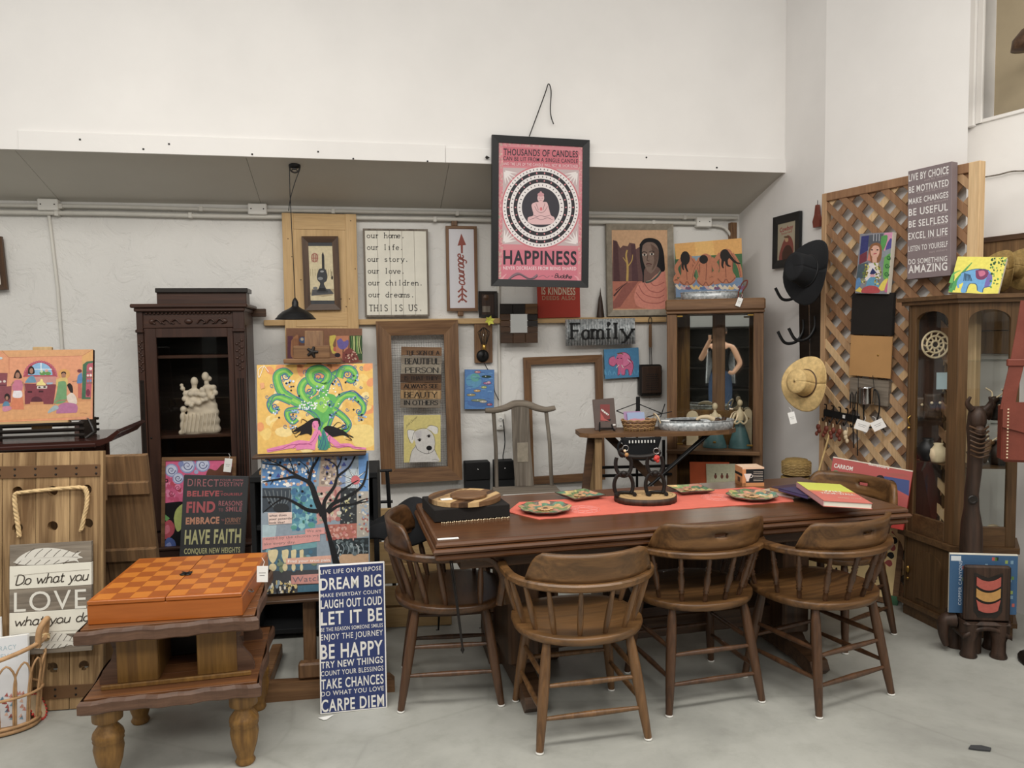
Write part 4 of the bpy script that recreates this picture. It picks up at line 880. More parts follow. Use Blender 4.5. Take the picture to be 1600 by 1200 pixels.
A.line(dk, 2.5, (1070, 770), (1030, 768), (1028, 800), (1045, 850)); A.line(dk, 2.5, (1056, 830), (1062, 800), (1080, 768), (1130, 756), (1165, 770), (1190, 800), (1200, 850), (1196, 885)); A.line(dk, 2.5, (1150, 745), (1175, 738), (1215, 752), (1216, 785)); A.line(dk, 3, (1078, 860), (1090, 890), (1140, 915), (1180, 905), (1194, 885)); A.line(dk, 2.5, (1078, 870), (1052, 905), (1040, 965)); A.line(dk, 2.5, (1196, 888), (1213, 925))
A.poly('#c9c4c4', (1075, 780), (1110, 775), (1112, 810), (1085, 820), sm=True)
for x, y in ((1102, 830), (1160, 806)): A.disc(wh, x, y, 16, 9); A.disc('#2c2320', x, y, 9, 9); A.line(dk, 3, (x-16, y+2), (x, y-9), (x+14, y-4))
A.disc('#1e1c1d', 1162, 880, 18, 15); A.line(dk, 3, (1160, 895), (1158, 915)); A.text('#4a4434', 'Julie Corner', 1018, 752, 1088, 690, 18); A.line(dk, 2, (1180, 955), (1200, 950), (1222, 958)); A.build(parent=t)
# water lilies
R = Rect((726, 577), (772, 578), (772, 639), (726, 639), off=.05)
t = canvas('canvas_painting', 'small blue painting of water lilies hung below the sconce', R, .02, edge='navy')
A = Art(R, Z(380, 480, 4)); A.fill('#3f7fc4'); A.disc('#4f9dc8', 1440, 460, 50, 45); A.disc('#5fb0a8', 1450, 440, 30, 26); A.disc('#3a6fb4', 1480, 600, 80, 25)
random.seed(4)
for i in range(26): y = random.uniform(400, 625); x = random.uniform(1395, 1560); A.line(random.choice(['#5b95d6', '#2f62ab', '#6aa9d8']), 4, (x-14, y), (x, y-3), (x+14, y))
for x, y, w_, c_ in ((1465, 405, 20, '#c77f8e'), (1520, 434, 30, '#2e4a3c'), (1525, 475, 26, '#b06aa0'), (1505, 500, 18, '#b8c46a'), (1462, 522, 22, '#d7a659'), (1425, 548, 28, '#b3a46c'), (1470, 582, 46, '#8f9a76'), (1500, 590, 24, '#c9c3b4'), (1540, 608, 18, '#b0587a'), (1535, 470, 12, '#e0a0c0')):
 A.disc(c_, x, y, w_, 8); A.ring('#2d3f4e', x, y, w_, 2, 8); A.disc('#e8e4d8', x-5, y-2, 4, 3)
A.build(parent=t)
# poster on the upper wall
R = Rect((769, 211), (923, 218), (918, 449), (768, 447), off=PRO+.05)
t = thing('framed_poster', 'black framed pink poster about candles and HAPPINESS hanging from the upper wall', 'poster', R.M)
frame_members(R, .045, .03, 'frame_black', t, .006)
A = Art(R, Z(740, 120, 5), depth=-.012, bounds=(-R.w/2+.04, R.w/2-.04, .04, R.h-.04)); A.fill('#d87a85')
random.seed(5)
A.up()
for i in range(420):
 if i % 4 == 0: x, y = random.uniform(192, 232), random.uniform(515, 1560)
 elif i % 4 == 1: x, y = random.uniform(825, 862), random.uniform(545, 1560)
 elif i % 4 == 2: x, y = random.uniform(192, 860), random.uniform(508, 540)
 else: x, y = random.uniform(192, 232), random.uniform(900, 1600)
 A.ring(random.choice(['#ecb9ae', '#b94c62', '#a9d0ae', '#f0cfc0']), x, y, 5, 2, keep=True, n=6)
A.poly('#cc5668', (234, 540), (826, 580), (826, 705), (232, 690)); A.poly('#c9b3b4', (232, 705), (826, 725), (822, 1320), (228, 1305))
def px(x, y): return x, y
CX, CY = 527, 1018
for (r_, c_) in ((312, '#cf5f6c'), (302, '#f1e9e8'), (272, '#2c2830'), (246, '#f1e9e8'), (216, '#2c2830'), (186, '#f1e9e8'), (150, '#38343e')): A.disc(c_, CX, CY, r_*.985, r_*1.04, n=48)
for r_, n_, c_, q in ((287, 64, '#4a4048', 4), (231, 46, '#4a4048', 4), (168, 34, '#4a4048', 4), (259, 26, '#e0828a', 8), (201, 22, '#e0828a', 7)):
 A.up()
 for i in range(n_): a = 2*pi*i/n_; A.disc(c_, CX+r_*.985*cos(a), CY+r_*1.04*sin(a), q, q*1.9 if q < 5 else q*.7, n=6, keep=True, rot=a+pi/2 if q < 5 else a)
# leaves in the four corners
for sx, sy, x, y in ((1, 1, 245, 735), (-1, 1, 812, 745), (1, -1, 240, 1290), (-1, -1, 812, 1300)):
 for a in (.15, .5, .85, 1.2, 1.5): A.line('#efe6e4', 24, (x+sx*5, y+sy*5), (x+sx*52*cos(a), y+sy*52*sin(a)), (x+sx*98*cos(a), y+sy*98*sin(a)), w1=2);
# seated figure
fg = '#e5b6b8'; ln = '#6a4a54'
A.poly(fg, (425, 1130), (430, 1095), (470, 1078), (455, 1000), (485, 978), (505, 975), (552, 975), (580, 985), (605, 1075), (632, 1095), (632, 1130), (590, 1150), (470, 1150), sm=True); A.disc(fg, 528, 945, 27, 34); A.disc('#cf8f96', 528, 918, 26, 16); A.disc('#cf8f96', 528, 902, 9, 10); A.line(ln, 3, (512, 945), (524, 945)); A.line(ln, 3, (534, 945), (546, 945)); A.line('#b05060', 4, (520, 962), (536, 962))
for q in (((480, 1010), (500, 1045), (530, 1060), (560, 1045), (580, 1010)), ((470, 1078), (500, 1090), (527, 1080), (560, 1090), (600, 1078)), ((440, 1115), (490, 1100), (530, 1115), (580, 1100), (620, 1115)), ((490, 985), (510, 1040)), ((560, 985), (545, 1040))): A.line(ln, 3, *q)
A.disc('#d95a66', 530, 1030, 10, 14)
dk = '#2e2a33'
A.text(dk, 'THOUSANDS OF CANDLES', 236, 608, 818, 626, 52, .015); A.text(dk, 'CAN BE LIT FROM A SINGLE CANDLE', 234, 648, 818, 672, 31, .01); A.text('#f3dfe0', 'AND THE LIFE OF THE CANDLE WILL NOT BE SHORTENED', 234, 686, 818, 706, 22, .0)
A.zoom(740, 330, 3.478); A.poly('#d4647a', (158, 208), (570, 208), (566, 380), (150, 375))
A.text(dk, 'HAPPINESS', 163, 286, 562, 290, 76, .028); A.text('#f6e4e6', 'NEVER DECREASES FROM BEING SHARED', 163, 316, 560, 320, 18, .006)
A.stext(dk, 'Buddhe', 440, 360, 535, 366, 22, 4, shear=.3, join=False); A.line(dk, 3, (425, 352), (435, 352))
A.line('#8a6a76', 12, (190, 375), (215, 350), (245, 338), (280, 355), (310, 370), (350, 345)); A.line('#4a3a46', 4, (190, 375), (225, 352), (255, 345), (290, 362), (330, 366), (350, 352)); A.line('#8a5a68', 3, (355, 358), (380, 348), (400, 360), (415, 350))
A.line('#e89aa4', 16, (145, 378), (160, 360), (180, 340), w1=3); A.line('#e89aa4', 14, (575, 378), (565, 360), (550, 350), w1=3)
A.build('printed_sheet', 'print', t); box('backing', 'black_matte', t, -R.w/2+.03, R.w/2-.03, .0125, .025, .03, R.h-.03, 0)
MB().lathe([(.001, 0), (.006, .01), (.012, .02), (.001, .03)], 8, Mx.Translation((R.uv(766, 245)[0], .02, R.uv(766, 245)[1])) @ Mx.Rotation(-pi/2, 4, 'Y')).build('hook_tip', 'iron', t)
t = thing('hanging_wire', 'bent stiff wire rising above the black framed pink poster', 'wire', MW)
MB().tube(smooth([tuple(wl(*q, PRO+.03)) for q in ((827, 213), (840, 178), (852, 145), (857, 131), (861, 142), (860, 168), (861, 182), (865, 194))]), .0035, 6).build('wire', 'iron', t)
# red kindness sign
R = Rect((838, 449), (907, 449), (906, 496), (842, 497), off=.055); top = R.h
R.h = R.h*2.2
t = thing('word_sign', 'dark red sign with IS KINDNESS lettering standing on the ledge below the pink poster', 'sign', R.M)
box('board', 'rust_red', t, -R.w/2, R.w/2, 0, .012, 0, R.h, .002); A = Art(R, Z(740, 330, 3.478)); A.text('#d8c7a8', 'IS KINDNESS', 370, 452, 553, 455, 40, .02); A.text('#b88a66', 'DEEDS ALSO', 372, 482, 553, 482, 22, .02); A.text('#d8c7a8', 'MY RELIGION', 370, 402, 553, 402, 36, .02); A.build('lettering', 'print', t)
# small mirror in block frame
R = Rect((782, 475), (840, 474), (841, 536), (782, 536), off=.10)
t = thing('framed_mirror', 'square mirror in a dark frame of mixed wood blocks, left of the Family sign', 'mirror', R.M)
bw = .075; X = R.w/2
random.seed(2)
for side in range(4):
 n = 3
 for i in range(n):
  if side < 2: a, b = -X+(2*X)*i/n, -X+2*X*(i+1)/n; z0 = 0 if side == 0 else R.h-bw; box('block', random.choice(['walnut', 'black_wood', 'chair_dark_x', 'oak_curl']), t, a+.001, b-.001, random.uniform(0, .006), .03, z0, z0+bw, .002)
  else: a, b = bw+(R.h-2*bw)*i/n, bw+(R.h-2*bw)*(i+1)/n; x0 = -X if side == 2 else X-bw; box('block', random.choice(['walnut', 'black_wood', 'chair_dark_x']), t, x0, x0+bw, random.uniform(0, .006), .03, a+.001, b-.001, .002)
box('mirror_glass', 'mirror', t, -X+bw-.005, X-bw+.005, .016, .02, bw-.005, R.h-bw+.005, 0)
# wooden cone
p = wl(939, 495, .04); t = thing('wooden_cone', 'tall thin brown wooden cone standing on the ledge left of the desert portrait', 'ornament', MW @ Mx.Translation((p.x, -.03, zr+.004)))
hc = wl(939, 450, .04).z-zr; MB().lathe([(.043, 0), (.03, hc*.35), (.018, hc*.65), (.009, hc*.75), (.001, hc)], 4, Mx.Rotation(.5, 4, 'Z') @ Mx.Diagonal((1, .6, 1, 1))).build('cone', 'carved_dark', t)
# Family sign
R = Rect((883, 499), (993, 497), (993, 538), (885, 540), off=.09)
t = thing('metal_sign', 'corrugated metal sign with Family in black slab letters', 'sign', R.M)
n = 25
MB().sheet(lambda u, v: (V((-R.w/2+R.w*u, .008*cos(2*pi*n*u), R.h*v)), V((-sin(2*pi*n*u)*0, -1, 0))), n*8, 1, .001).build('corrugated_sheet', 'galvanised', t)
A = Art(R, Z(740, 330, 3.478), depth=.0092); bk_ = '#17181a'
for s_, x0, x1, y in (('F', 522, 582, 692), ('a', 584, 632, 695), ('m', 636, 708, 692), ('i', 712, 750, 690), ('l', 748, 792, 690), ('y', 796, 866, 690)): A.stext(bk_, s_, x0, y, x1, y-1, 82, 15, serif=1.6 if s_ not in 'a' else 0, contrast=.35)
A.disc(bk_, 732, 612, 11, 11); A.build('lettering', 'print', t)
# empty frame
R = Rect((813, 560), (944, 553), (943, 752), (829, 755), off=.05)
t = thing('empty_frame', 'large empty brown wooden frame leaning on the back wall behind the grey chair', 'frame', R.M)
frame_members(R, .055, .03, ('oak', 'oak_z'), t, .006)
# desert portrait
R = Rect((947, 350), (1053, 349), (1053, 492), (950, 494), off=.055)
t = thing('framed_painting', 'painting of a dark-haired woman in a coral shawl before red desert rocks', 'painting', R.M)
frame_members(R, .045, .03, 'silver_frame', t, .012)
A = Art(R, Z(740, 330, 3.478), depth=-.013, bounds=(-R.w/2+.04, R.w/2-.04, .04, R.h-.04)); A.fill('#d9a878')
A.poly('#6e4a47', (755, 385), (760, 155), (780, 160), (800, 200), (815, 185), (840, 190), (850, 170), (880, 175), (885, 205), (910, 190), (925, 250), (925, 385)); A.poly('#5a3538', (765, 385), (764, 160), (785, 165), (800, 385)); A.poly('#5c3a3f', (865, 385), (858, 180), (882, 178), (900, 385)); A.poly('#c06a4e', (755, 380), (1045, 380), (1045, 530), (755, 530)); A.poly('#9c5244', (755, 500), (830, 390), (900, 380), (800, 520), (760, 530))
A.line('#c9a040', 14, (838, 378), (840, 300), (832, 240), (838, 210), w1=8); A.line('#c9a040', 7, (840, 300), (862, 270), (868, 235), w1=4); A.line('#c9a040', 6, (836, 280), (815, 250), w1=4); A.line('#4a2d30', 10, (765, 460), (810, 410), (840, 385), w1=2); A.line('#4a2d30', 6, (775, 430), (820, 395), w1=1)
A.poly('#1d1a1e', (905, 180), (930, 150), (975, 145), (1015, 165), (1035, 215), (1042, 280), (1040, 325), (1000, 330), (990, 300), (955, 330), (940, 400), (920, 410), (922, 350), (908, 270), sm=True)
A.poly('#7a5a50', (930, 320), (955, 285), (1000, 300), (1020, 320), (1010, 340), (960, 380), (930, 400), sm=True); A.poly('#8d7264', (922, 185), (945, 168), (985, 172), (1008, 205), (1008, 255), (995, 305), (970, 335), (945, 320), (925, 270), (918, 225), sm=True); A.poly('#6f5448', (965, 175), (1008, 210), (1005, 260), (990, 300), (972, 320), (985, 270), (975, 220), sm=True)
A.poly('#dd8068', (1045, 325), (1000, 340), (950, 385), (905, 390), (880, 440), (880, 490), (910, 522), (1045, 525), sm=True);
for q in (((900, 400), (930, 450), (1000, 470), (1040, 455)), ((885, 440), (930, 490), (1000, 500), (1042, 485)), ((930, 390), (960, 430), (1010, 440), (1042, 420)), ((960, 380), (990, 405), (1040, 385))): A.line('#b25648', 5, *q)
A.line('#4d5652', 12, (938, 385), (965, 380), (1000, 355), (1022, 325)); A.line('#a8a488', 3, (940, 380), (965, 375), (998, 350), (1018, 322))
for x, y in ((932, 236), (972, 232)): A.disc('#e0d8cc', x, y, 12, 6); A.disc('#2c1d1a', x, y, 6, 6); A.line('#2a1d1c', 4, (x-14, y-12), (x, y-17), (x+14, y-10))
A.line('#4e342e', 3.5, (950, 235), (946, 265), (958, 270)); A.line('#5c2f2c', 6, (940, 288), (955, 284), (972, 289)); A.line('#4e342e', 3, (944, 296), (968, 296)); A.build(parent=t)
box('backing', 'oak', t, -R.w/2+.03, R.w/2-.03, .0135, .028, .03, R.h-.03, 0)
# three women canvas on the cabinet
R = Rect((1054, 379), (1159, 372), (1162, 455), (1056, 466), off=.33, tilt=0);
CAB3 = R
# elephant canvas
R = Rect((943, 546), (998, 543), (999, 589), (946, 592), off=.05)
t = canvas('canvas_painting', 'small blue canvas with a pink elephant, right of the empty frame', R, .02, edge='teal_glaze')
A = Art(R, Z(740, 330, 3.478)); A.fill('#2f86b8'); pk = '#d8528c'; ol = '#7a2450'
for i in range(8): A.line('#4aa0cc', 5, (705+i*26, 890), (712+i*26, 860+6*(i % 3)), (722+i*26, 890))
A.poly(pk, (820, 800), (860, 810), (868, 840), (860, 885), (845, 890), (838, 860), (825, 860), (822, 885), (805, 890), (800, 850), sm=True); A.poly(pk, (765, 790), (740, 800), (738, 830), (760, 842), (778, 825), sm=True); A.poly('#e66aa0', (780, 775), (820, 768), (850, 790), (848, 825), (820, 845), (800, 835), sm=True); A.poly(pk, (775, 790), (795, 778), (812, 792), (812, 830), (800, 845), (796, 885), (782, 890), (785, 845), (772, 825), sm=True)
for q in (((765, 785), (738, 798), (736, 830), (760, 843), (778, 826)), ((778, 774), (820, 767), (850, 790), (848, 826), (820, 845), (802, 838)), ((796, 885), (784, 890), (784, 850), (774, 826)), ((850, 805), (868, 838), (860, 885)), ((805, 890), (822, 888), (825, 862), (840, 862), (846, 890))): A.line(ol, 3, *q)
A.disc('#1d2a40', 783, 800, 4, 3); A.disc('#1d2a40', 802, 800, 4, 3); A.line('#f0e8dc', 4, (790, 835), (780, 845), (776, 852)); A.line('#f0e8dc', 4, (804, 835), (812, 848), (815, 852)); A.line('#7a5a20', 6, (783, 776), (797, 772), (812, 777)); A.line('#7a2450', 3, (840, 800), (860, 815)); A.line('#e8e0f0', 3, (835, 806), (856, 822)); A.build(parent=t)
# popcorn popper
p0, p1 = wl(1012, 495, .06), wl(1016, 570, .06); a, b = wl(999, 570, .06), wl(1034, 618, .06)
t = thing('popcorn_popper', 'old dark metal popcorn basket hanging by its long wire handle', 'utensil', MW @ Mx.Translation(((a.x+b.x)/2, -.03, b.z)))
W_, H_ = (b.x-a.x)/2, a.z-b.z
box('tin_body', 'iron', t, -W_, W_, -.045, .025, 0, H_, .014); box('tin_lid', 'carved_dark', t, -W_+.012, W_-.012, -.058, -.044, .02, H_-.012, .006)
mb = MB()
for i in range(6):
 for j in range(8): mb.lathe([(.0045, 0), (.0045, .001)], 6, Mx.Translation((-.04+i*.0155+(j % 2)*.007, -.0588, .05+j*.0165)) @ Mx.Rotation(pi/2, 4, 'X'))
tag(mb.build('perforation', 'black_matte', t), None, kind='stuff')
hx0 = -.01; zt = p0.z-b.z
MB().tube([(-.006, -.03, H_), (-.008, -.03, H_+.13)], .003, 6).tube([(.010, -.03, H_), (.004, -.03, H_+.13)], .003, 6).build('handle_wire', 'iron', t); MB().lathe([(.010, H_+.13), (.013, H_+.15), (.011, zt-.07), (.008, zt-.055)], 10, Mx.Translation((-.002, -.03, 0))).build('grip', 'oak_z', t)
MB().tube([(-.002+.012*sin(k*.35), -.03, zt-.03-.028*cos(k*.35)) for k in range(19)], .003, 6).build('hanging_loop', 'iron', t)
# black wall boxes
for (x0, x1, y0, y1, L_) in ((726, 765, 722, 762, 'black file box on the wall under the oak framed mesh, left of the grey chair'), (772, 803, 720, 762, 'black file box partly hidden behind the back of the grey chair')):
 a, b = wl(x0, y0, .08), wl(x1, y1, .08); t = thing('file_box', L_, 'box', MW @ Mx.Translation(((a.x+b.x)/2, -.06, b.z-.02))); W_ = (b.x-a.x)/2; H_ = a.z-b.z
 box('pocket', 'black_matte', t, -W_, W_, -.05, .055, 0, H_+.02, .004); box('front_flap', 'black_metal', t, -W_, W_, -.062, -.05, H_*.45, H_+.02, .004); MB().ball((0, -.066, H_*.85), .006, 8).build('snap', 'chrome', t)
# pendant lamp on a pulley, hung from the soffit
hp = wl(460, 249, PRO-.10); off = .55
ps = MW @ V((wl(460, 249, off).x, -off, 0)); SX = wl(460, 249, off).x; zz = wl(460, 249, off).z
yo = -off; ztop = zs+(zb-zs)*(PRO-off)/PRO
t = thing('pendant_lamp', 'black metal pendant lamp on a cord from a pulley under the sloping soffit', 'lamp', MW @ Mx.Translation((SX, yo, ztop)))
dz = lambda y: wl(460, y, off).z-ztop; dx = lambda x, y: wl(x, y, off).x-SX
MB().lathe([(.036, .012), (.036, -.006), (.02, -.014), (.001, -.016)], 18, Mx.Diagonal((1, .8, 1, 1))).build('ceiling_plate', 'black_metal', t)
zp = dz(262); MB().box(-.010, .010, -.012, -.008, zp-.01, -.01).box(-.010, .010, .008, .012, zp-.01, -.01).build('pulley_bracket', 'black_metal', t)
MB().tube([(.030*cos(i*.314), 0, zp+.030*sin(i*.314)) for i in range(20)], .005, 8, closed=True).ball((0, 0, zp), .008, 8).build('pulley_wheel', 'iron', t)
for a in (0, 1): MB().tube([(.028*cos(a*pi/2+.7), 0, zp+.028*sin(a*pi/2+.7)), (-.028*cos(a*pi/2+.7), 0, zp-.028*sin(a*pi/2+.7))], .003, 6).build('wheel_spoke', 'iron', t)
xl = dx(461, 470); zl = dz(470)
MB().tube(smooth([(-.031, 0, zp), (dx(453, 300), 0, dz(300)), (dx(454, 320), 0, dz(320)), (xl-.004, 0, dz(400)), (xl, 0, zl+.02)]), .0028, 6).tube(smooth([(.031, 0, zp-.01), (dx(461, 285), -.004, dz(285)), (dx(454, 310), -.006, dz(310)), (dx(451, 330), -.004, dz(330))]), .0028, 6).build('cord', 'black_matte', t)
R_ = abs(dx(495, 495)-dx(430, 495))/2; zb_ = dz(499); hs_ = zl-zb_
MB().lathe([(.004, hs_+.02), (.014, hs_+.005), (.020, hs_-.01), (.020, hs_*.72), (.03, hs_*.62)], 18, Mx.Translation((xl+.0, 0, zb_))).build('lamp_holder', 'black_metal', t)
MB().lathe([(.028, hs_*.66), (.036, hs_*.60), (R_*.62, hs_*.42), (R_*.84, hs_*.22), (R_*.92, hs_*.08), (R_, 0), (R_*.985, .004), (R_*.80, hs_*.2), (R_*.58, hs_*.40), (.03, hs_*.55)], 32, Mx.Translation((xl, 0, zb_)), cap=False).build('lamp_shade', 'black_metal', t)
# edge of a frame at the far left
R = Rect((-40, 372), (4, 368), (9, 452), (-34, 455), off=.05); t = thing('framed_picture', 'dark brown picture frame cut off by the left edge of the view', 'picture', R.M)
frame_members(R, .035, .025, ('walnut', 'walnut_z'), t, .005); box('picture_sheet', 'cream_board', t, -R.w/2+.03, R.w/2-.03, .012, .02, .03, R.h-.03, 0)
# ---------------------------------------------------------------- left side
class Pl:
 """upright plane standing on the floor; uv() gives local x,z of a photo point"""
 def __init__(s, p, yaw): s.M = frame(V((p[0], p[1], 0)), yaw); s.Mi = s.M.inverted(); s.o = s.M.to_translation(); s.n = s.M.to_3x3() @ V((0, -1, 0))
 def uv(s, px, py, d=0.0): q = s.Mi @ hit(px, py, s.o + s.n*d, s.n); return q.x, q.z
 def x(s, px, py, d=0.0): return s.uv(px, py, d)[0]
 def z(s, px, py, d=0.0): return s.uv(px, py, d)[1]
def meta_mesh(name, mat, parent, balls, res=.012, M=None):
 mbd = bpy.data.metaballs.new(name); mbd.resolution = res; mbd.render_resolution = res; mbd.threshold = .45; ob = bpy.data.objects.new('clay', mbd); C.objects.link(ob)
 for c, r, s_ in balls:
  e = mbd.elements.new(type='ELLIPSOID'); e.co = c; e.radius = r*1.62; e.size_x, e.size_y, e.size_z = [q*1.0 for q in s_]
 dg = bpy.context.evaluated_depsgraph_get(); me = bpy.data.meshes.new_from_object(ob.evaluated_get(dg)); bpy.data.objects.remove(ob); bpy.data.metaballs.remove(mbd)
 me.name = name; me.materials.clear(); me.materials.append(MAT[mat]); me.polygons.foreach_set('use_smooth', [True]*len(me.polygons))
 o = bpy.data.objects.new(name, me); C.objects.link(o); o.parent = parent
 if M is not None: o.matrix_local = M
 return o
# antique display cabinet
mid = wall(304, 700, .45); P = Pl(mid, WY); D = .38
t = thing('antique_cabinet', 'tall dark antique display cabinet with carved cornice and a glass door', 'cabinet', P.M)
x0, x1 = P.x(222, 670), P.x(387, 670); zt = P.z(300, 478); dx0, dx1 = P.x(231, 670), P.x(370, 670); gx0, gx1 = P.x(247, 600), P.x(358, 600); zd = P.z(300, 511); gz1 = P.z(300, 527); zsh = P.z(310, 680); zs2 = P.z(300, 555)
a = 'antique'; ax = 'antique_x'
box('side_panel', a, t, x0, x0+.02, .0, D, .1, zt, .002); box('side_panel', a, t, x1-.02, x1, .0, D, .1, zt, .002); box('back_panel', 'black_wood', t, x0+.02, x1-.02, D-.015, D, .1, zt, 0)
box('side_inset', ax, t, x1, x1+.004, .06, D-.06, .5, zt-.12, .002)
for xa, xb in ((x0-.004, dx0), (dx1, x1+.004)):
 o = box('pilaster', a, t, xa, xb, -.012, .02, .28, zt-.02, .003)
 w_ = xb-xa; mb = MB()
 for i in range(3): xx = xa+w_*(.28+.22*i); mb.tube([(xx, -.014, .45), (xx, -.014, zt-.46)], .0035, 6)
 mb.build('flute', 'black_wood', o); mb = MB()
 for i in range(9): zz = zt-.22-i*.022; mb.ball((xa+w_*(.5+.22*(-1)**i), -.013, zz), .010, 6, (1, .5, .8)).ball((xa+w_*.5, -.013, zz-.01), .006, 6, (1, .6, 1.2))
 tag(mb.build('carving', ax, o), None, kind='stuff')
 box('corbel', a, t, xa-.004, xb+.004, -.03, .0, zt-.165, zt-.145, .004)
box('cornice', ax, t, x0-.03, x1+.03, -.045, D, zt-.012, zt+.012, .006); box('cornice_lower', ax, t, x0-.012, x1+.012, -.03, D, zt-.035, zt-.012, .005)
box('frieze', ax, t, dx0, dx1, .0, .02, zd, zt-.03, .001)
mb = MB(); n = 22
for i in range(n): xx = dx0+.02+(dx1-dx0-.04)*i/(n-1); mb.ball((xx, -.008, zt-.045), .011, 6, (1, .7, .6))
tag(mb.build('gadroon_row', ax, t), 'row of small carved scallops', kind='stuff')
mb = MB(); cxm = (dx0+dx1)/2; zf_ = (zd+zt-.05)/2-.005
for s_ in (-1, 1):
 for k in range(3): mb.tube(smooth([(cxm+s_*(.05+k*.055), -.006, zf_-.012), (cxm+s_*(.075+k*.055), -.010, zf_+.014), (cxm+s_*(.1+k*.055), -.008, zf_-.004), (cxm+s_*(.085+k*.055), -.007, zf_-.014)]), .005, 6)
 mb.lathe([(.018, 0), (.012, .008), (.004, .009)], 14, Mx.Translation((cxm+s_*.215, -.0, zf_)) @ Mx.Rotation(pi/2, 4, 'X'))
mb.ball((cxm, -.004, zf_), .022, 10, (1.1, .5, .8)); tag(mb.build('carved_relief', ax, t), 'carved leaf scrolls with two rosettes', kind='stuff')
box('bead_rail', ax, t, dx0, dx1, -.008, .01, zd-.004, zd+.006, .002)
# door
d = MB().box(dx0+.002, gx0, -.004, .018, .36, zd-.006, .002).build('door', a, t)
for nm, q in (('door_stile', (gx1, dx1-.002, .36, zd-.006)), ('door_rail', (gx0, gx1, gz1, zd-.006)), ('door_rail', (gx0, gx1, .36, .42))): MB().box(q[0], q[1], -.004, .018, q[2], q[3], .002).build(nm, a, d)
MB().box(gx0, gx1, .004, .007, .42, gz1).build('glass_pane', 'dark_glass', d); MB().ball((dx0+.02, -.006, P.z(242, 684)), .006, 8).build('keyhole', 'black_metal', d)
for zz in (zsh, zs2): box('shelf', ax, t, x0+.02, x1-.02, .03, D-.02, zz-.02, zz, .002)
box('floor_board', ax, t, x0+.02, x1-.02, .03, D-.02, .34, .36, 0)
box('top_board', ax, t, x0+.02, x1-.02, 0, D, zt-.03, zt-.013, 0)
box('base_case', ax, t, x0-.015, x1+.015, -.12, D, .0, .265, .008); box('base_top', ax, t, x0-.03, x1+.03, -.14, D, .265, .285, .006); box('base_back', ax, t, x0, x1, .0, D, .285, .345, 0)
box('crest_board', ax, t, P.x(247, 455, -.2), P.x(386, 455, -.2), .16, .3, zt+.012, P.z(300, 452, -.2), .003); box('crest_cap', 'black_wood', t, P.x(246, 455, -.2), P.x(389, 455, -.2), .14, .32, P.z(300, 458, -.2), P.z(300, 452, -.2)+.004, .003)
box('rear_flap', 'walnut', t, x1-.01, x1+.09, D-.02, D, zt-.06, zt-.005, .004)
# clay statue on the shelf
sM = P.M @ Mx.Translation(((P.x(277, 676, -.1)+P.x(347, 676, -.1))/2, .10, zsh+.001)); sw = P.x(347, 676, -.1)-P.x(277, 676, -.1); sh = P.z(320, 581, -.1)-zsh
st = thing('clay_statue', 'cream clay statue of two standing women holding children, inside the antique cabinet', 'statue', sM)
k = sh/.36; B_ = []
def el(x, y, z, r, s_=(1, 1, 1)): B_.append(((x*k, y*k, z*k), r*k, s_))
for z, r in ((.02, .062), (.06, .056), (.10, .05), (.14, .045), (.175, .040)): el(-.035+z*.12, 0, z, r, (1.0, .6, .6))
for z, r in ((.02, .055), (.07, .055), (.12, .053), (.16, .047), (.195, .038)): el(.062-z*.05, .015, z, r, (1, .6, .6))
el(-.022, -.01, .21, .036, (.9, .6, .9)); el(-.022, -.02, .19, .03, (1, .8, .8)); el(-.02, -.012, .245, .034, (1, .5, .6)); el(-.018, -.01, .275, .014); el(-.016, -.015, .305, .025, (.8, .8, 1.05)); el(-.035, -.035, .235, .016); el(-.005, -.035, .235, .016)
el(-.065, -.01, .235, .018); el(-.072, -.015, .205, .016); el(-.055, -.035, .18, .015); el(-.03, -.05, .168, .013); el(.022, -.015, .235, .018); el(.028, -.02, .205, .016); el(.01, -.035, .18, .015); el(-.08, -.02, .265, .013); el(-.085, -.02, .285, .010)
el(.05, .01, .225, .034, (.9, .6, .9)); el(.052, .01, .262, .034, (.9, .55, .7)); el(.046, .008, .295, .013); el(.042, .003, .332, .025, (.8, .8, 1.05)); el(.062, .012, .318, .014); el(.085, .0, .265, .018); el(.095, -.005, .235, .016); el(.08, -.02, .21, .015); el(.05, -.035, .20, .013); el(.03, -.03, .255, .017); el(.038, -.035, .225, .018); el(.02, -.035, .23, .012); el(.03, -.035, .195, .013)
el(-.09, -.02, .05, .016, (.8, .8, 1.6)); el(-.085, -.02, .10, .02, (.8, .8, 1.4)); el(-.08, -.02, .145, .018); el(-.098, -.02, .01, .014)
meta_mesh('sculpted_body', 'ceramic_white', st, B_, .0055)
mb = MB()
for i in range(9): x = (-.085+i*.022)*k; mb.tube(smooth([(x+.01*k, -.038*k, .12*k), (x+.004*k, -.047*k, .07*k), (x-.004*k, -.05*k, .015*k)]), .0035*k, 5)
tag(mb.build('skirt_fold', 'ceramic_white', st), None, kind='stuff')
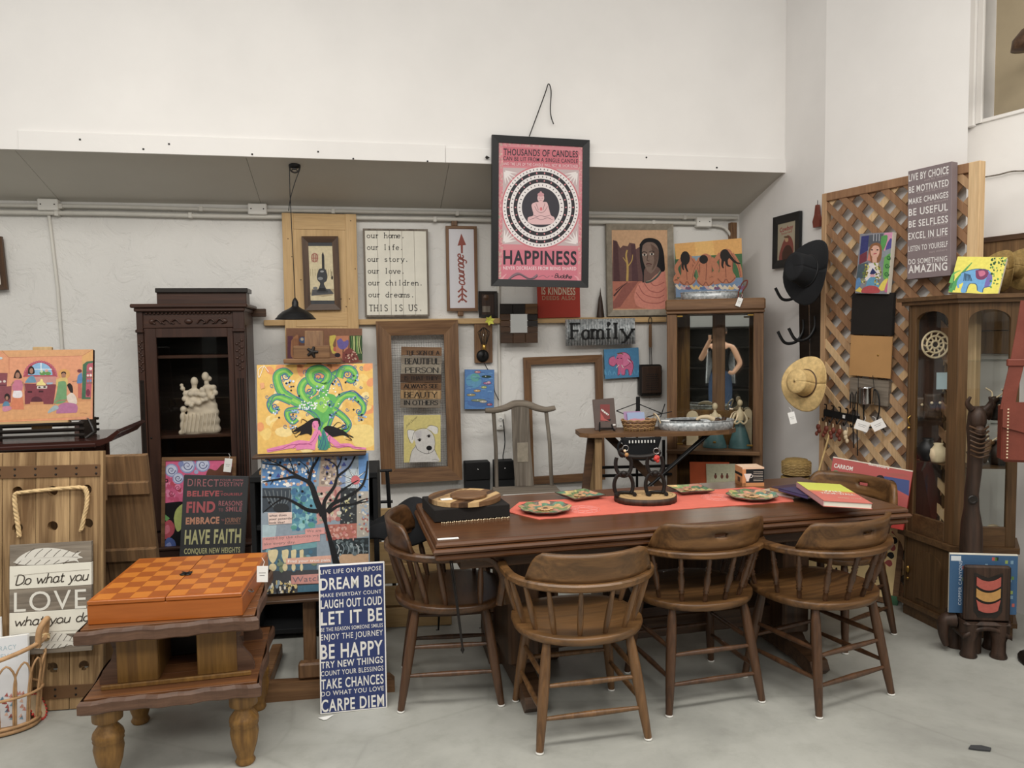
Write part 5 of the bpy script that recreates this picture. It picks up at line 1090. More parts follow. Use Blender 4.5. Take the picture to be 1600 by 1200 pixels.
# pink framed picture and DIRECT sign
R = Rect((249, 717), (370, 711), (366, 866), (255, 862), off=.585, tilt=rad(4))
t = thing('framed_painting', 'brown framed pink painting of spirals and fruit, partly behind the black DIRECT sign', 'painting', R.M)
frame_members(R, .022, .02, 'oak', t); A = Art(R, Z(230, 700, 4), depth=-.006, bounds=(-R.w/2+.02, R.w/2-.02, .02, R.h-.02)); A.fill('#e0407f')
random.seed(8)
for i in range(26): A.disc(random.choice(['#f07aa8', '#d02a6a', '#c81f48']), random.uniform(110, 210), random.uniform(190, 330), random.uniform(8, 20))
for x, y, r in ((150, 140, 42), (250, 110, 50), (345, 105, 46), (192, 190, 36)): A.disc('#8f9ccf', x, y, r); A.disc('#cdd3ec', x, y, r*.82); A.spiral('#3f4a86', x, y, r*.62, 6)
A.disc('#7d8cc4', 210, 100, 18); A.disc('#a8b0d8', 305, 150, 14)
for x, y in ((190, 250), (150, 285)): A.spiral('#9a1840', x, y, 20, 5)
A.poly('#6b3a22', (365, 170), (385, 130), (430, 140), (470, 100), (520, 110), (560, 170), (500, 200), sm=True); A.poly('#17151a', (100, 345), (200, 335), (300, 345), (300, 660), (100, 660)); A.poly('#c4d06a', (165, 440), (180, 385), (230, 350), (260, 420), (200, 520), (175, 500), sm=True); A.poly('#c4304a', (98, 470), (140, 450), (170, 490), (160, 540), (110, 570), sm=True); A.poly('#e0607a', (100, 500), (130, 480), (140, 520), (110, 540), sm=True); A.poly('#3d5fae', (100, 600), (130, 560), (170, 580), (175, 630), (120, 650), sm=True); A.poly('#8a9ad8', (110, 610), (140, 590), (150, 620), sm=True); A.poly('#6fae5a', (98, 415), (140, 440), (120, 460), (98, 450))
A.disc('#1c1820', 118, 205, 12); A.disc('#d83070', 118, 205, 6); A.build(parent=t)
def tagcard(label, px, py, plane_pt, yaw, w=.032, h=.055, rot=0.2):
 n = V((sin(yaw), -cos(yaw), 0)); p = hit(px, py, plane_pt, n); t = thing('price_tag', label, 'tag', frame(p, yaw) @ Mx.Rotation(rot, 4, 'Y'))
 box('card', 'paper', t, -w/2, w/2, 0, .0012, -h/2, h/2, 0); MB().tube([(0, .001, h/2-.006), (.006, .004, h/2+.015), (-.004, .006, h/2+.03)], .0011, 5).build('string', 'paper', t)
 mb = MB(); mb.box(-w*.3, w*.3, -.0005, 0, .004, .0055).box(-w*.25, w*.2, -.0005, 0, -.006, -.0045); mb.build('handwriting', 'slate', t); return t
tagcard('white price tag hooked over the top of the pink framed painting', 356, 727, R.o+WN*.03, WY, .045, .085, .15)
R = Rect((287, 742), (387, 745), (382, 868), (281, 866), p=tuple(wall(335, 800, .80)), tilt=rad(4)); dr = R.h
t0 = R.uv(335, 742)[1]; R.M = R.M @ Mx.Translation((0, 0, -.30)); R.h += .30; R.Mi = R.M.inverted(); R.o = R.M.to_translation()
t = sign('word_sign', 'charcoal sign reading DIRECT YOUR OWN DESTINY to CONQUER NEW HEIGHTS behind the chess box', R, 'slate', .03)
A = Art(R, Z(230, 700, 4)); c1, c2, c3, c4 = '#b0646a', '#b84a50', '#cf8a68', '#d2ce90'
A.text(c1, 'DIRECT', 252, 238, 445, 242, 46); A.text(c1, 'YOUR OWN', 452, 208, 598, 208, 14, .015); A.text(c1, 'DESTINY', 452, 238, 600, 240, 26); A.text(c2, 'BELIEVE', 248, 302, 450, 300, 34, .04); A.text(c2, 'IN', 456, 276, 472, 276, 10); A.text(c2, 'YOURSELF', 458, 298, 594, 296, 16, .015); A.text(c2, 'FIND', 244, 402, 424, 398, 66, .045); A.text(c1, 'REASONS', 446, 360, 594, 360, 30, .02); A.text(c1, 'TO', 446, 396, 474, 396, 18); A.text(c1, 'SMILE', 490, 396, 592, 396, 30, .02); A.text(c3, 'EMBRACE', 240, 476, 450, 470, 42, .045); A.text(c1, 'THE', 462, 456, 482, 456, 12); A.text(c3, 'JOURNEY', 486, 466, 584, 464, 30); A.line(c3, 2, (484, 474), (584, 472)); A.text(c4, 'HAVE FAITH', 232, 600, 584, 590, 88, .03); A.text(c4, 'CONQUER NEW HEIGHTS', 230, 662, 580, 652, 34, .02)
A.build('lettering', 'print', t)
# plank door with rope handle and its back half
py_ = rad(8); b0 = atz(160, 1106, 0)
R = Rect((-109, 712), (162, 703), (160, 1106), (-112, 1121), yaw=py_, tilt=rad(5), p=b0)
t = thing('plank_door', 'tall light plank door with metal straps, holes and a rope handle, standing at far left', 'panel', R.M)
A0 = R.uv; hr = .021
holes = [(27, 768), (82, 767), (135, 765), (27, 825), (82, 822), (137, 818), (82, 1043), (131, 1040)]
edges = [R.uv(q, 705)[0] for q in (-107, -53, 4, 56, 109, 162)]; edges[0] = -R.w/2; edges[-1] = R.w/2
for i in range(5):
 a_, b_ = edges[i]+.0015, edges[i+1]-.0015; hs_ = [A0(*q) for q in holes if a_ < A0(*q)[0] < b_]; mb = MB()
 def cell(i_, j_, a_=a_, b_=b_, hs_=hs_, nu=14, nv=110):
  x = a_+(b_-a_)*(i_+.5)/nu; z = R.h*(j_+.5)/nv; return any((x-u)**2+(z-v)**2 < hr**2 for u, v in hs_)
 def pfn(u, v, a_=a_, b_=b_, hs_=hs_, y_=random.uniform(0, .002)):
  x, z = a_+(b_-a_)*u, R.h*v
  for hx_, hz_ in hs_:
   d_ = sqrt((x-hx_)**2+(z-hz_)**2)
   if abs(d_-hr) < .006 and d_ > 1e-5: x, z = hx_+(x-hx_)*hr/d_, hz_+(z-hz_)*hr/d_
  return V((x, y_, z)), V((0, -1, 0))
 if hs_: mb.sheet(pfn, 14, 110, .03, cell)
 else: mb.box(a_, b_, 0, .03, 0, R.h, .002)
 mb.sm = [False]*len(mb.sm); mb.build('plank', 'plank_wood', t)
for y0, y1 in ((727, 746), (1072, 1092)):
 z1, z0 = R.uv(80, y0)[1], R.uv(80, y1)[1]; s_ = box('metal_strap', 'strap_metal', t, -R.w/2, R.w/2-.012, -.004, 0, z0, z1, .001); mb = MB()
 for x in (-60, -30, 0, 24, 56, 88, 120, 151):
  u = R.uv(x, 735)[0]
  for f in (.25, .75): mb.ball((u, -.005, z0+(z1-z0)*f), .005, 6, (1, .6, 1))
 tag(mb.build('nail_head', 'iron', s_), None, kind='stuff')
mb = MB(); pts = smooth([(*R.uv(x, y),) for x, y in ((33, 838), (30, 815), (27, 795), (26, 773), (35, 769), (82, 764), (128, 761), (137, 767), (138, 785), (134, 805), (129, 828))], 8)
for s_ in (0, 1, 2):
 mb.tube([(u+.0042*cos(i*.8+s_*2.1), -.014-.0042*sin(i*.8+s_*2.1), v+.003*cos(i*.8+s_*2.1)) for i, (u, v) in enumerate(pts)], .0058, 7)
mb.build('rope_handle', 'rope', t)
for k_ in (.28, .8): box('back_batten', 'plank_side', t, -R.w/2, R.w/2, .031, .05, R.h*k_, R.h*(k_+.08))
RP = R
bk = frame(b0+V((-.42, .40, 0)), py_, rad(-11)); t2 = thing('plank_door', 'darker plank door leaning behind the light plank door with the rope handle', 'panel', bk)
for i in range(4): box('plank', 'plank_side', t2, -.4+i*.225, -.177+i*.225, 0, .028, 0, 1.06, .002)
for z_ in (.25, .55, .88): box('cross_rail', 'plank_side', t2, -.4, .5, -.025, -.001, z_, z_+.06, .003)
# love sign
R = Rect((14, 853), (143, 844), (143, 1018), (15, 1024), yaw=py_, tilt=rad(7), p=b0+V((0, -.075, 0)) )
R2 = R; t = thing('word_sign', 'brown and white plank sign with feathers reading Do what you LOVE what you do', 'sign', R.M)
ys = [(853, 886, 'grey_wood_x'), (886, 922, 'cream_board'), (922, 958, 'grey_wood_x'), (958, 996, 'cream_board'), (996, 1024, 'grey_wood_x')]; z = R.h
for y0, y1, m_ in ys: z1 = z; z = max(0, z-R.h*(y1-y0)/171); box('board', m_, t, -R.w/2, R.w/2, random.uniform(0, .0008), .018, z+.0006, z1-.0006, .001)
A = Art(R, Z(0, 680, 4), depth=.001); wh = '#e4dfd3'; dk = '#40362c'
def feather(ox, oy, sx, sy, flip=1):
 f = lambda x, y: (ox+sx*x, oy+sy*y)
 A.poly(wh, f(0, 30), f(40, -10), f(120, -48), f(220, -62), f(330, -50), f(400, -30), f(440, -38), f(420, -18), f(450, 0), f(415, 8), f(425, 30), f(395, 20), f(300, 34), f(200, 44), f(100, 46), f(30, 42), sm=True)
 for i in range(6): A.line('#5a5046', 4, f(70+i*62, -2-i*1), f(95+i*62, -30), f(132+i*58, -58+i*3)); A.line('#5a5046', 4, f(50+i*62, 14), f(30+i*60, 32), f(10+i*62, 48-i*2))
 A.line('#5a5046', 4, f(30, 22), f(120, 4), f(300, -4), f(420, -2))
 A.line(wh, 5, f(-5, 30), f(120, 4), f(300, -4), f(450, 2), w1=3)
feather(90, 765, .95, 1.0)
A.stext(dk, 'Do what you', 92, 938, 552, 905, 66, 7, shear=.25, join=True); A.text('#ece8dc', 'LOVE', 88, 1105, 540, 1080, 122, .0); A.stext(dk, 'what you do', 86, 1195, 560, 1160, 60, 7, shear=.25, join=True)
A.line('#9a9080', 2, (70, 1250), (200, 1235), (350, 1225), (540, 1215)); A.line('#9a9080', 2, (90, 880), (260, 862), (420, 850), (560, 838)); A.zoom(0, 900, 4); feather(200, 410, .62, 1.0)
A.build('lettering', 'print', t)
# lacquered console with flared end (only its right end shows)
cM = frame(atz(150, 692, 1.05), rad(13)); t = thing('console_table', 'dark lacquered altar table with an upturned flared end, carrying the kitchen painting', 'table', Mx.Translation((0, 0, -1.05)) @ cM)
L_ = 1.6; mb = MB(); pf = [(-L_, 1.03), (-.02, 1.03), (.02, 1.035), (.07, 1.055), (.10, 1.09), (.115, 1.10), (.10, 1.112), (.085, 1.10), (.05, 1.075), (.0, 1.062), (-L_, 1.062)]
mb.prism(pf, -.0, .52, 'y', smooth=False); mb.build('tabletop', 'mahogany_gloss', t)
box('edge_bead', 'mahogany_gloss', t, -L_, 0, -.012, .0, 1.028, 1.05, .005); box('apron', 'mahogany_gloss', t, -L_+.03, -.08, .04, .06, .93, 1.03, .004); box('apron', 'mahogany_gloss', t, -.1, -.08, .04, .48, .93, 1.03, .004)
for x in (-L_+.06, -.12):
 for y in (.03, .44): box('leg', 'mahogany_gloss', t, x, x+.05, y, y+.05, 0, 1.03, .006)
CM_ = cM
t = thing('slatted_rack', 'low black slatted rack on the altar table under the kitchen painting', 'rack', cM @ Mx.Translation((-.6, .12, .013)))
for z_ in (.012, .042, .072): box('slat', 'black_wood', t, -.55, .52, -.02, -.005, z_, z_+.014, .003); box('slat', 'black_wood', t, -.55, .52, .22, .235, z_, z_+.014, .003)
for x in (-.5, .0, .5): box('upright', 'black_wood', t, x-.01, x+.01, -.005, .22, .0, .09, .003)
MB().tube([(.52, -.01, .0), (.56, .0, .03), (.53, .02, .1), (.46, .03, .105)], .010, 6).build('end_bracket', 'black_wood', t)
# kitchen painting on a tabletop easel
R = Rect((-38, 549), (148, 545), (142, 650), (-44, 666), yaw=rad(13), tilt=rad(9), p=cM @ V((-.3, .13, .1)))
t = canvas('canvas_painting', 'orange kitchen scene painting with five people, on the altar table at left', R, .03, edge='antique')
A = Art(R, Z(0, 530, 7.057)); A.fill('#dd8f5c'); A.poly('#d99a5c', (-300, 125), (1040, 100), (905, 185), (100, 200), (0, 130), (-300, 140)); A.poly('#e0905f', (100, 205), (905, 185), (890, 640), (100, 690)); A.poly('#dba050', (1040, 105), (905, 185), (905, 640), (1005, 650)); A.line('#b5603c', 5, (905, 185), (1035, 105), sm=False); A.line('#b5603c', 5, (100, 203), (905, 183), sm=False); A.line('#b5603c', 5, (100, 203), (20, 125), sm=False); A.line('#b5603c', 5, (100, 203), (100, 380), sm=False)
A.poly('#d08a4c', (-300, 720), (300, 700), (1000, 640), (1000, 850), (-300, 920)); A.poly('#dc9a58', (-300, 780), (300, 730), (1000, 680), (1000, 850), (-300, 910))
A.poly('#8a3f4a', (-300, 370), (85, 372), (75, 520), (130, 515), (120, 700), (-300, 740)); A.poly('#6a2c3c', (-300, 500), (70, 500), (70, 515), (-300, 520)); A.disc('#d8c8c0', 50, 465, 16, 14); A.disc('#d8c8c0', 8, 468, 10, 12)
A.poly('#a8384a', *[(445-185*cos(pi*i/20), 410-170*sin(pi*i/20)) for i in range(21)]);
A.up()
for i in range(20): A.disc('#c05068', 445-178*cos(pi*i/19), 408-163*sin(pi*i/19), 12, keep=True)
A.poly('#7fb4dc', *[(445-135*cos(pi*i/16), 395-135*sin(pi*i/16)) for i in range(17)]); A.rect('#e8ecf0', 448, 262, 458, 395); A.rect('#e8ecf0', 315, 328, 575, 336); A.disc('#5f9a4a', 470, 375, 35, 25); A.disc('#c8d8b0', 460, 355, 16); A.disc('#d8a090', 515, 350, 18); A.disc('#5f9a4a', 530, 378, 34, 20); A.rect('#b03a4c', 262, 398, 622, 414)
A.poly('#c98a80', (380, 414), (620, 412), (618, 495), (380, 500)); A.poly('#84303e', (270, 488), (620, 498), (590, 718), (480, 716), (478, 690), (335, 692), (332, 712), (275, 718)); A.poly('#5e2433', (345, 690), (352, 650), (400, 632), (450, 650), (462, 688), sm=True); A.poly('#ddd4c8', (412, 516), (522, 514), (518, 544), (408, 546)); A.disc('#3a2a2a', 435, 530, 14, 9); A.disc('#3a2a2a', 492, 527, 16, 10); A.rect('#4a1c28', 305, 572, 355, 592); A.rect('#4a1c28', 428, 566, 478, 586)
A.poly('#ecd87a', (400, 510), (412, 478), (440, 465), (450, 440), (470, 440), (478, 470), (500, 490), (500, 508), sm=True); A.poly('#9ab0c8', (512, 478), (585, 476), (580, 496), (520, 500))
def lady(x, y, s_, hair, skin_, top, skirt, ap=None):
 f = lambda a, b: (x+a*s_, y+b*s_)
 A.poly(skirt, f(-30, -10), f(30, -10), f(70, 190), f(50, 215), f(-70, 210), f(-80, 180), sm=True)
 if ap: A.poly(ap, f(-45, 10), f(40, 10), f(45, 80), f(-50, 80), sm=True)
 A.poly(top, f(-55, -85), f(-20, -110), f(25, -110), f(60, -80), f(55, -20), f(40, 5), f(-50, 5), f(-60, -30), sm=True); A.poly(hair, f(-45, -130), f(-30, -190), f(0, -225), f(30, -190), f(45, -130), sm=True); A.disc(skin_, *f(0, -160), 24*s_, 34*s_)
sk = '#a87458'
lady(195, 560, 1.0, '#3a2622', sk, '#c86a88', '#d8713a', '#e8e0e4'); A.line(sk, 16, (250, 470), (268, 520), (275, 570)); A.line(sk, 16, (150, 470), (125, 510))
A.poly('#5f93b0', (275, 480), (300, 440), (330, 410), (370, 405), (395, 450), (390, 478), sm=True); A.poly('#33231f', (308, 380), (315, 320), (345, 296), (375, 320), (382, 375), (345, 390), sm=True); A.disc(sk, 347, 350, 20, 30)
A.disc('#d99a3c', 708, 385, 66, 56); A.disc('#3a2622', 703, 378, 28, 22); A.disc(sk, 703, 402, 24, 32); A.poly('#d8b860', (620, 450), (660, 430), (740, 430), (745, 510), (700, 500), (625, 520), sm=True); A.poly('#6fa06a', (645, 470), (725, 470), (735, 600), (720, 690), (600, 710), (620, 620), sm=True)
A.poly('#2e211f', (738, 505), (770, 485), (800, 520), (805, 590), (780, 590), sm=True); A.poly('#e0cfc0', (735, 630), (790, 590), (840, 640), (845, 715), (760, 700), sm=True); A.poly('#b86a98', (620, 820), (640, 740), (720, 700), (845, 720), (850, 800), (800, 812), sm=True); A.poly('#9fb3b8', (530, 820), (535, 790), (600, 730), (640, 740), (640, 770), sm=True); A.line(sk, 18, (740, 672), (640, 680), (600, 720), w1=8)
A.poly('#4a7fb8', (860, 400), (895, 370), (905, 380), (905, 480), (850, 485), sm=True); A.disc('#7a2c34', 878, 350, 26, 20); A.poly('#c05a48', (860, 488), (900, 488), (905, 650), (862, 650)); A.line(sk, 12, (855, 460), (800, 465))
A.poly('#3f6f52', (902, 660), (915, 280), (960, 245), (1030, 240), (1000, 660)); A.poly('#b8455c', (945, 640), (958, 290), (975, 268), (1030, 262), (1003, 640));
for y_, c_ in ((365, '#3f6f52'), (425, '#3f6f52'), (485, '#3f6f52')): A.line(c_, 8, (955, y_), (1020, y_-4), sm=False)
A.disc('#e8d8d0', 1000, 325, 18); A.disc('#e8d8d0', 970, 400, 12); A.disc('#e8d8d0', 1002, 398, 14); A.disc('#6a88b0', 970, 460, 12, 16); A.disc('#6a88b0', 1000, 458, 12, 16); A.disc('#7a2440', 972, 590, 24, 40)
A.poly('#4f87a8', (25, 740), (50, 690), (90, 690), (105, 735), sm=True); A.disc('#2e211f', 80, 635, 30, 38); A.disc(sk, 78, 650, 16, 22); A.poly('#cf7f98', (30, 790), (35, 745), (115, 740), (125, 775), (60, 800), sm=True); A.disc('#c8d4d8', 10, 210, 20, 14); A.line('#7a4a3a', 3, (885, 815), (920, 812), (960, 820)); A.build(parent=t)
t = thing('tabletop_easel', 'light wood tabletop easel whose head shows above the kitchen painting', 'easel', R.M)
u, v = R.uv(62, 545); box('mast', 'pine', t, u-.045, u+.045, .032, .055, -.05, R.h+.022, .003); u2 = R.uv(118, 650)[0]; box('ledge', 'pine_x', t, -R.w/2, R.w/2-.11, -.02, .04, -.024, -.002, .003)
for x in (u2, -.2): box('foot', 'antique', t, x, x+.022, -.015, .10, -.10, -.024, .002)
# end table
TP = .57; FL, FR, BR_ = atz(113, 990, TP), atz(404, 964, TP), atz(433, 897, TP); e = FR-FL; ey = atan2(e.y, e.x); EW = e.length; ED = .58
EM = frame(V((FL.x, FL.y, 0)), ey)
t = thing('end_table', 'heavy two-tier brown end table with turned legs and the chess box on top', 'table', EM @ Mx.Translation((EW/2, ED/2, 0)))
def wavy(z0, z1, name, over=0.0, drop=0):
 n = 28; hx_, hy_ = EW/2+over, ED/2+over; pts = []
 for i in range(n+1): x = -hx_+2*hx_*i/n; pts.append((x, -hy_+.010*(1-cos(4*pi*i/n))*.5+.004*cos(i*1.3)))
 for i in range(1, n+1): y = -hy_+2*hy_*i/n; pts.append((hx_-.010*(1-cos(4*pi*i/n))*.5, y))
 for i in range(1, 5): pts.append((hx_-2*hx_*i/4, hy_))
 for i in range(1, 10): pts.append((-hx_+.006*sin(i), hy_-2*hy_*i/10))
 mb = MB(); m = len(pts); vs = []
 for k, z in ((.975, z0), (1.0, z0+.006), (1.0, z1-.012), (.972, z1)): vs += [V((x*k, y*k, z)) for x, y in pts]
 mb.add(vs, [(i*m+j, i*m+(j+1) % m, (i+1)*m+(j+1) % m, (i+1)*m+j) for i in range(3) for j in range(m)], False); mb.add(vs[:m], [tuple(range(m))[::-1]], False)
 o = mb.build(name+'_edge', 'endtable_edge', t)
 k = 7
 for i in range(k):
  a_, b_ = -hy_*.92+2*hy_*.92*i/k, -hy_*.92+2*hy_*.92*(i+1)/k; box('board', 'endtable_top', o, -hx_*.945, hx_*.945, a_+.0006, b_-.0006, z1-.02, z1+.0006, .0008)
 return o
wavy(TP-.05, TP, 'tabletop'); wavy(.275, .325, 'shelf')
w2 = EW/2
box('back_board', 'black_wood', t, -w2*.55, w2*.55, .05, .07, .325, TP-.05)
for s_ in (-1, 1): box('front_stile', 'endtable_light', t, s_*w2*.22, s_*w2*.68, -ED*.28, -ED*.25, .325, TP-.05, .003); box('side_board', 'endtable_light', t, s_*w2*.22, s_*w2*.24, -ED*.25, .05, .325, TP-.05, .002)
for s_ in (-1, 1):
 p = [(w2*.64, .325), (w2*.64, TP-.05), (w2*.72, TP-.05), (w2*.76, .49), (w2*.71, .45), (w2*.75, .41), (w2*.84, .375), (w2*.88, .345), (w2*.88, .325)]
 MB().prism([(s_*a_, b_) for a_, b_ in p], -ED*.27, -ED*.23, 'y').build('scroll_bracket', 'endtable_edge', t); MB().prism([(s_*a_, b_) for a_, b_ in p], ED*.23, ED*.27, 'y').build('scroll_bracket', 'endtable_edge', t)
box('front_lip', 'endtable_light', t, -w2*.82, w2*.86, -ED*.36, -ED*.34, .325, .342, .003)
for sx in (-1, 1):
 for sy in (-1, 1):
  MB().lathe([(.030, 0), (.036, .01), (.030, .022), (.030, .03), (.044, .075), (.051, .12), (.047, .145), (.052, .15), (.049, .158), (.053, .164), (.050, .178), (.030, .205), (.029, .215), (.05, .224), (.051, .275)], 20, Mx.Translation((sx*w2*.76, sy*ED*.36, 0))).build('leg', 'endtable_light', t)
# chess box with inlaid squares
CH = .085; zc_ = TP+.001+CH; q = [atz(135, 940, zc_), atz(378, 926, zc_), atz(402, 862, zc_), atz(197, 876, zc_)]
cy_ = atan2((q[1]-q[0]).y, (q[1]-q[0]).x); cw = (q[1]-q[0]).length; cd = ((q[3]-q[0]).length+(q[2]-q[1]).length)/2; cd = min(cd, cw)
t = thing('chess_box', 'orange varnished folding chess box lying on the end table', 'game box', Mx.Translation((0, 0, TP+.001)) @ frame(V((q[0].x, q[0].y, 0)), cy_))
box('case', 'chess_orange', t, 0, cw, 0, cd, 0, CH-.016, .003)
plain('chess_dark', '#9c5424', .3, var=.08, spec=.5); plain('chess_light', '#c2762f', .3, var=.08, spec=.5)
for h_ in (0, 1):
 l_ = box('lid_half', 'chess_orange', t, h_*cw/2+.001, (h_+1)*cw/2-.001, -.002, cd+.002, CH-.014, CH, .002)
 me0 = {}
 m_ = .012; sx, sy = (cw/2-m_-.003)/4, (cd-2*m_)/8
 for i in range(4):
  for j in range(8):
   c_ = (i+j+h_*4) % 2; x = (h_*cw/2+.002+(m_ if h_ == 0 else 0))+i*sx; y = m_+j*sy
   if c_ not in me0: me0[c_] = box('square', 'chess_dark' if c_ else 'chess_light', l_, .0004, sx-.0004, .0004, sy-.0004, 0, .0012, 0); o = me0[c_]
   else: o = me0[c_].copy(); C.objects.link(o)
   o.location = (x, y, CH-.0006)
o = MB()
for a_ in range(4): o.ball((cw/2+.014*cos(a_*pi/2+.78), cd/2+.014*sin(a_*pi/2+.78), CH+.003), .011, 8, (1, 1, .3))
o.tube([(cw/2-.02, cd/2-.018, CH+.007), (cw/2+.02, cd/2+.018, CH+.007)], .0015, 5).tube([(cw/2+.02, cd/2-.018, CH+.007), (cw/2-.02, cd/2+.018, CH+.007)], .0015, 5); o.build('metal_clasp', 'black_metal', t)
for y in (.1, .3): MB().tube([(cw+.001, y, .06), (cw+.012, y+.01, .05), (cw+.014, y+.03, .045), (cw+.002, y+.045, .05)], .003, 6).build('side_latch', 'chrome', t)
n_ = V((sin(cy_), -cos(cy_), 0)); tagcard('white price tag tied to the right side of the chess box', 410, 897, q[1]+V((.02, .1, 0)), cy_, .04, .06, .05)
# ---- studio easel
ez = atz(515, 1095, 0); ey_ = rad(9); b1 = atz(420, 1100, 0)
R = Rect((410, 713), (576, 706), (578, 919), (406, 929), yaw=ey_, tilt=rad(7), p=b1+V((.3, .20, .35)))
RT = R
t = canvas('canvas_painting', 'tall blue collage painting of a black branching tree on the lower easel ledge', R, .03, edge='black_wood')
A = Art(R, Z(230, 700, 4)); A.fill('#8a9aa8'); random.seed(11)
A.poly('#3f7db8', (720, 50), (1090, 40), (1040, 240), (720, 250)); A.poly('#b09a88', (1090, 40), (1220, 36), (1210, 235), (1070, 240)); A.poly('#7a90b8', (1180, 36), (1290, 36), (1260, 240), (1200, 240)); A.poly('#b5c2cc', (1240, 130), (1390, 130), (1390, 260), (1240, 260)); A.poly('#4f8ac8', (1320, 34), (1380, 34), (1384, 500), (1330, 500)); A.poly('#3c4650', (720, 250), (900, 250), (900, 400), (720, 400)); A.poly('#4f93a8', (905, 240), (1060, 240), (1050, 500), (905, 520)); A.poly('#c08a82', (1060, 240), (1210, 240), (1200, 440), (1060, 480)); A.poly('#34383c', (1210, 250), (1310, 250), (1310, 470), (1205, 480)); A.poly('#b0a89c', (1310, 270), (1384, 270), (1384, 550), (1310, 560)); A.poly('#b0604e', (1110, 480), (1310, 470), (1310, 570), (1120, 580)); A.poly('#a8c0c8', (720, 480), (810, 480), (800, 560), (720, 560)); A.poly('#4a6a7c', (720, 620), (1060, 600), (1060, 760), (720, 780)); A.poly('#2c3438', (1160, 570), (1384, 560), (1384, 680), (1170, 680)); A.poly('#c8a078', (1200, 665), (1384, 660), (1384, 720), (1200, 720)); A.poly('#4a4a4e', (720, 770), (1080, 760), (1080, 910), (720, 910)); A.poly('#3f7088', (940, 860), (1080, 850), (1080, 910), (940, 910)); A.poly('#6aa0a8', (905, 540), (1060, 520), (1060, 620), (905, 640))
def blobs(n, x0, y0, x1, y1, cols, r0, r1, ar=1.0):
 A.up()
 for i in range(n): A.disc(random.choice(cols), random.uniform(x0, x1), random.uniform(y0, y1), random.uniform(r0, r1), random.uniform(r0, r1)*ar, n=8, keep=(i % 12 != 0))
blobs(110, 725, 55, 1050, 235, ['#e8e4dc', '#dfe6ee', '#c8a088', '#f0ece0', '#a0674c', '#5f9ad0'], 5, 13); blobs(60, 910, 250, 1050, 510, ['#6fb0bc', '#3c7a98', '#8cc4c4', '#4f9a8c', '#2f6a94'], 8, 24); blobs(60, 1070, 250, 1200, 470, ['#d8b0a0', '#c8b890', '#8f9a88', '#a8605c', '#d0c8b8'], 6, 18); blobs(50, 1215, 260, 1305, 470, ['#8a8f8c', '#c8c088', '#5a6468', '#b0b4a8'], 3, 9); blobs(50, 1120, 485, 1300, 570, ['#c8706a', '#d89888', '#a04840', '#c8988c'], 4, 12); blobs(60, 725, 840, 930, 905, ['#d8c078', '#e8e0cc', '#2c2c30', '#8aa0b0'], 5, 11, 1.6); blobs(40, 1180, 575, 1380, 670, ['#68787c', '#4a585e', '#8a9a9c'], 5, 16); blobs(60, 1095, 50, 1210, 230, ['#c8b4a0', '#8a7a70', '#3f4f98', '#d8ccbc'], 4, 12); blobs(40, 1325, 280, 1380, 540, ['#d8cfc0', '#a8584c', '#8aa0b8'], 4, 11); blobs(20, 725, 640, 1060, 760, ['#6fa0ac', '#3c6f8c', '#7a8a6c'], 10, 26)
for i in range(6): A.line(random.choice(['#c8ccd0', '#8a98a0']), 5, (1185+i*30, 600), (1200+i*30, 625), (1190+i*32, 660))
for x, w_ in ((785, 30), (862, 20), (915, 16), (965, 12)): A.poly('#dccb98', (x-w_, 640), (x+w_, 636), (x+w_*.8, 690), (x, 720), (x-w_*.8, 690), sm=True); A.disc('#dccb98', x, 745, w_*.8, 24)
for i in range(9): a = i*2*pi/9; A.line('#5a5f60', 16, (1300+18*cos(a), 195+18*sin(a)), (1300+48*cos(a), 195+44*sin(a)), (1300+86*cos(a), 195+78*sin(a)), w1=3); A.line('#dfe4e6', 8, (1300+24*cos(a), 195+24*sin(a)), (1300+70*cos(a), 195+64*sin(a)), w1=2)
A.disc('#c8525c', 1302, 200, 28);
for x, y in ((1125, 118), (1230, 100), (1150, 214), (820, 170), (880, 140)): A.poly('#2f3f94', (x-14, y+12), (x, y-14), (x+14, y+10))
for i in range(7): A.line('#6a747a', 7, (820, 400), (760+i*20, 330), (735+i*26, 262+8*(i % 2)))
A.disc('#2c3034', 838, 375, 50, 30)
A.poly('#d8908a', (720, 560), (1080, 530), (1080, 580), (800, 620), (720, 636)); A.poly('#d8908a', (988, 505), (1110, 495), (1110, 535), (988, 548)); A.poly('#dfa58c', (868, 690), (1150, 670), (1150, 715), (868, 728)); A.poly('#cf8a80', (900, 795), (1080, 785), (1080, 845), (900, 850)); A.poly('#e4c8bc', (755, 405), (905, 400), (905, 470), (760, 480))
g_ = '#3a3238'; A.text(g_, 'what does', 762, 430, 872, 424, 14, .02); A.text(g_, 'your potential', 762, 452, 908, 444, 14, .02); A.text(g_, 'look like?', 762, 474, 860, 470, 14, .02); A.text('#7a6a68', 'We are', 998, 528, 1088, 522, 18); A.text('#7a6a68', 'reated by the choices we', 728, 576, 1072, 552, 18); A.text('#7a6a68', 'ake every day.', 730, 608, 930, 594, 18); A.text('#f4ece8', 'Find your true pain', 880, 716, 1140, 706, 18, .01); A.text('#7a6a74', 'Watch', 908, 840, 1090, 828, 36)
bkk = '#1c1d20'
A.poly(bkk, (1160, 720), (1135, 600), (1105, 470), (1075, 400), (1120, 380), (1125, 470), (1160, 580), (1205, 720));
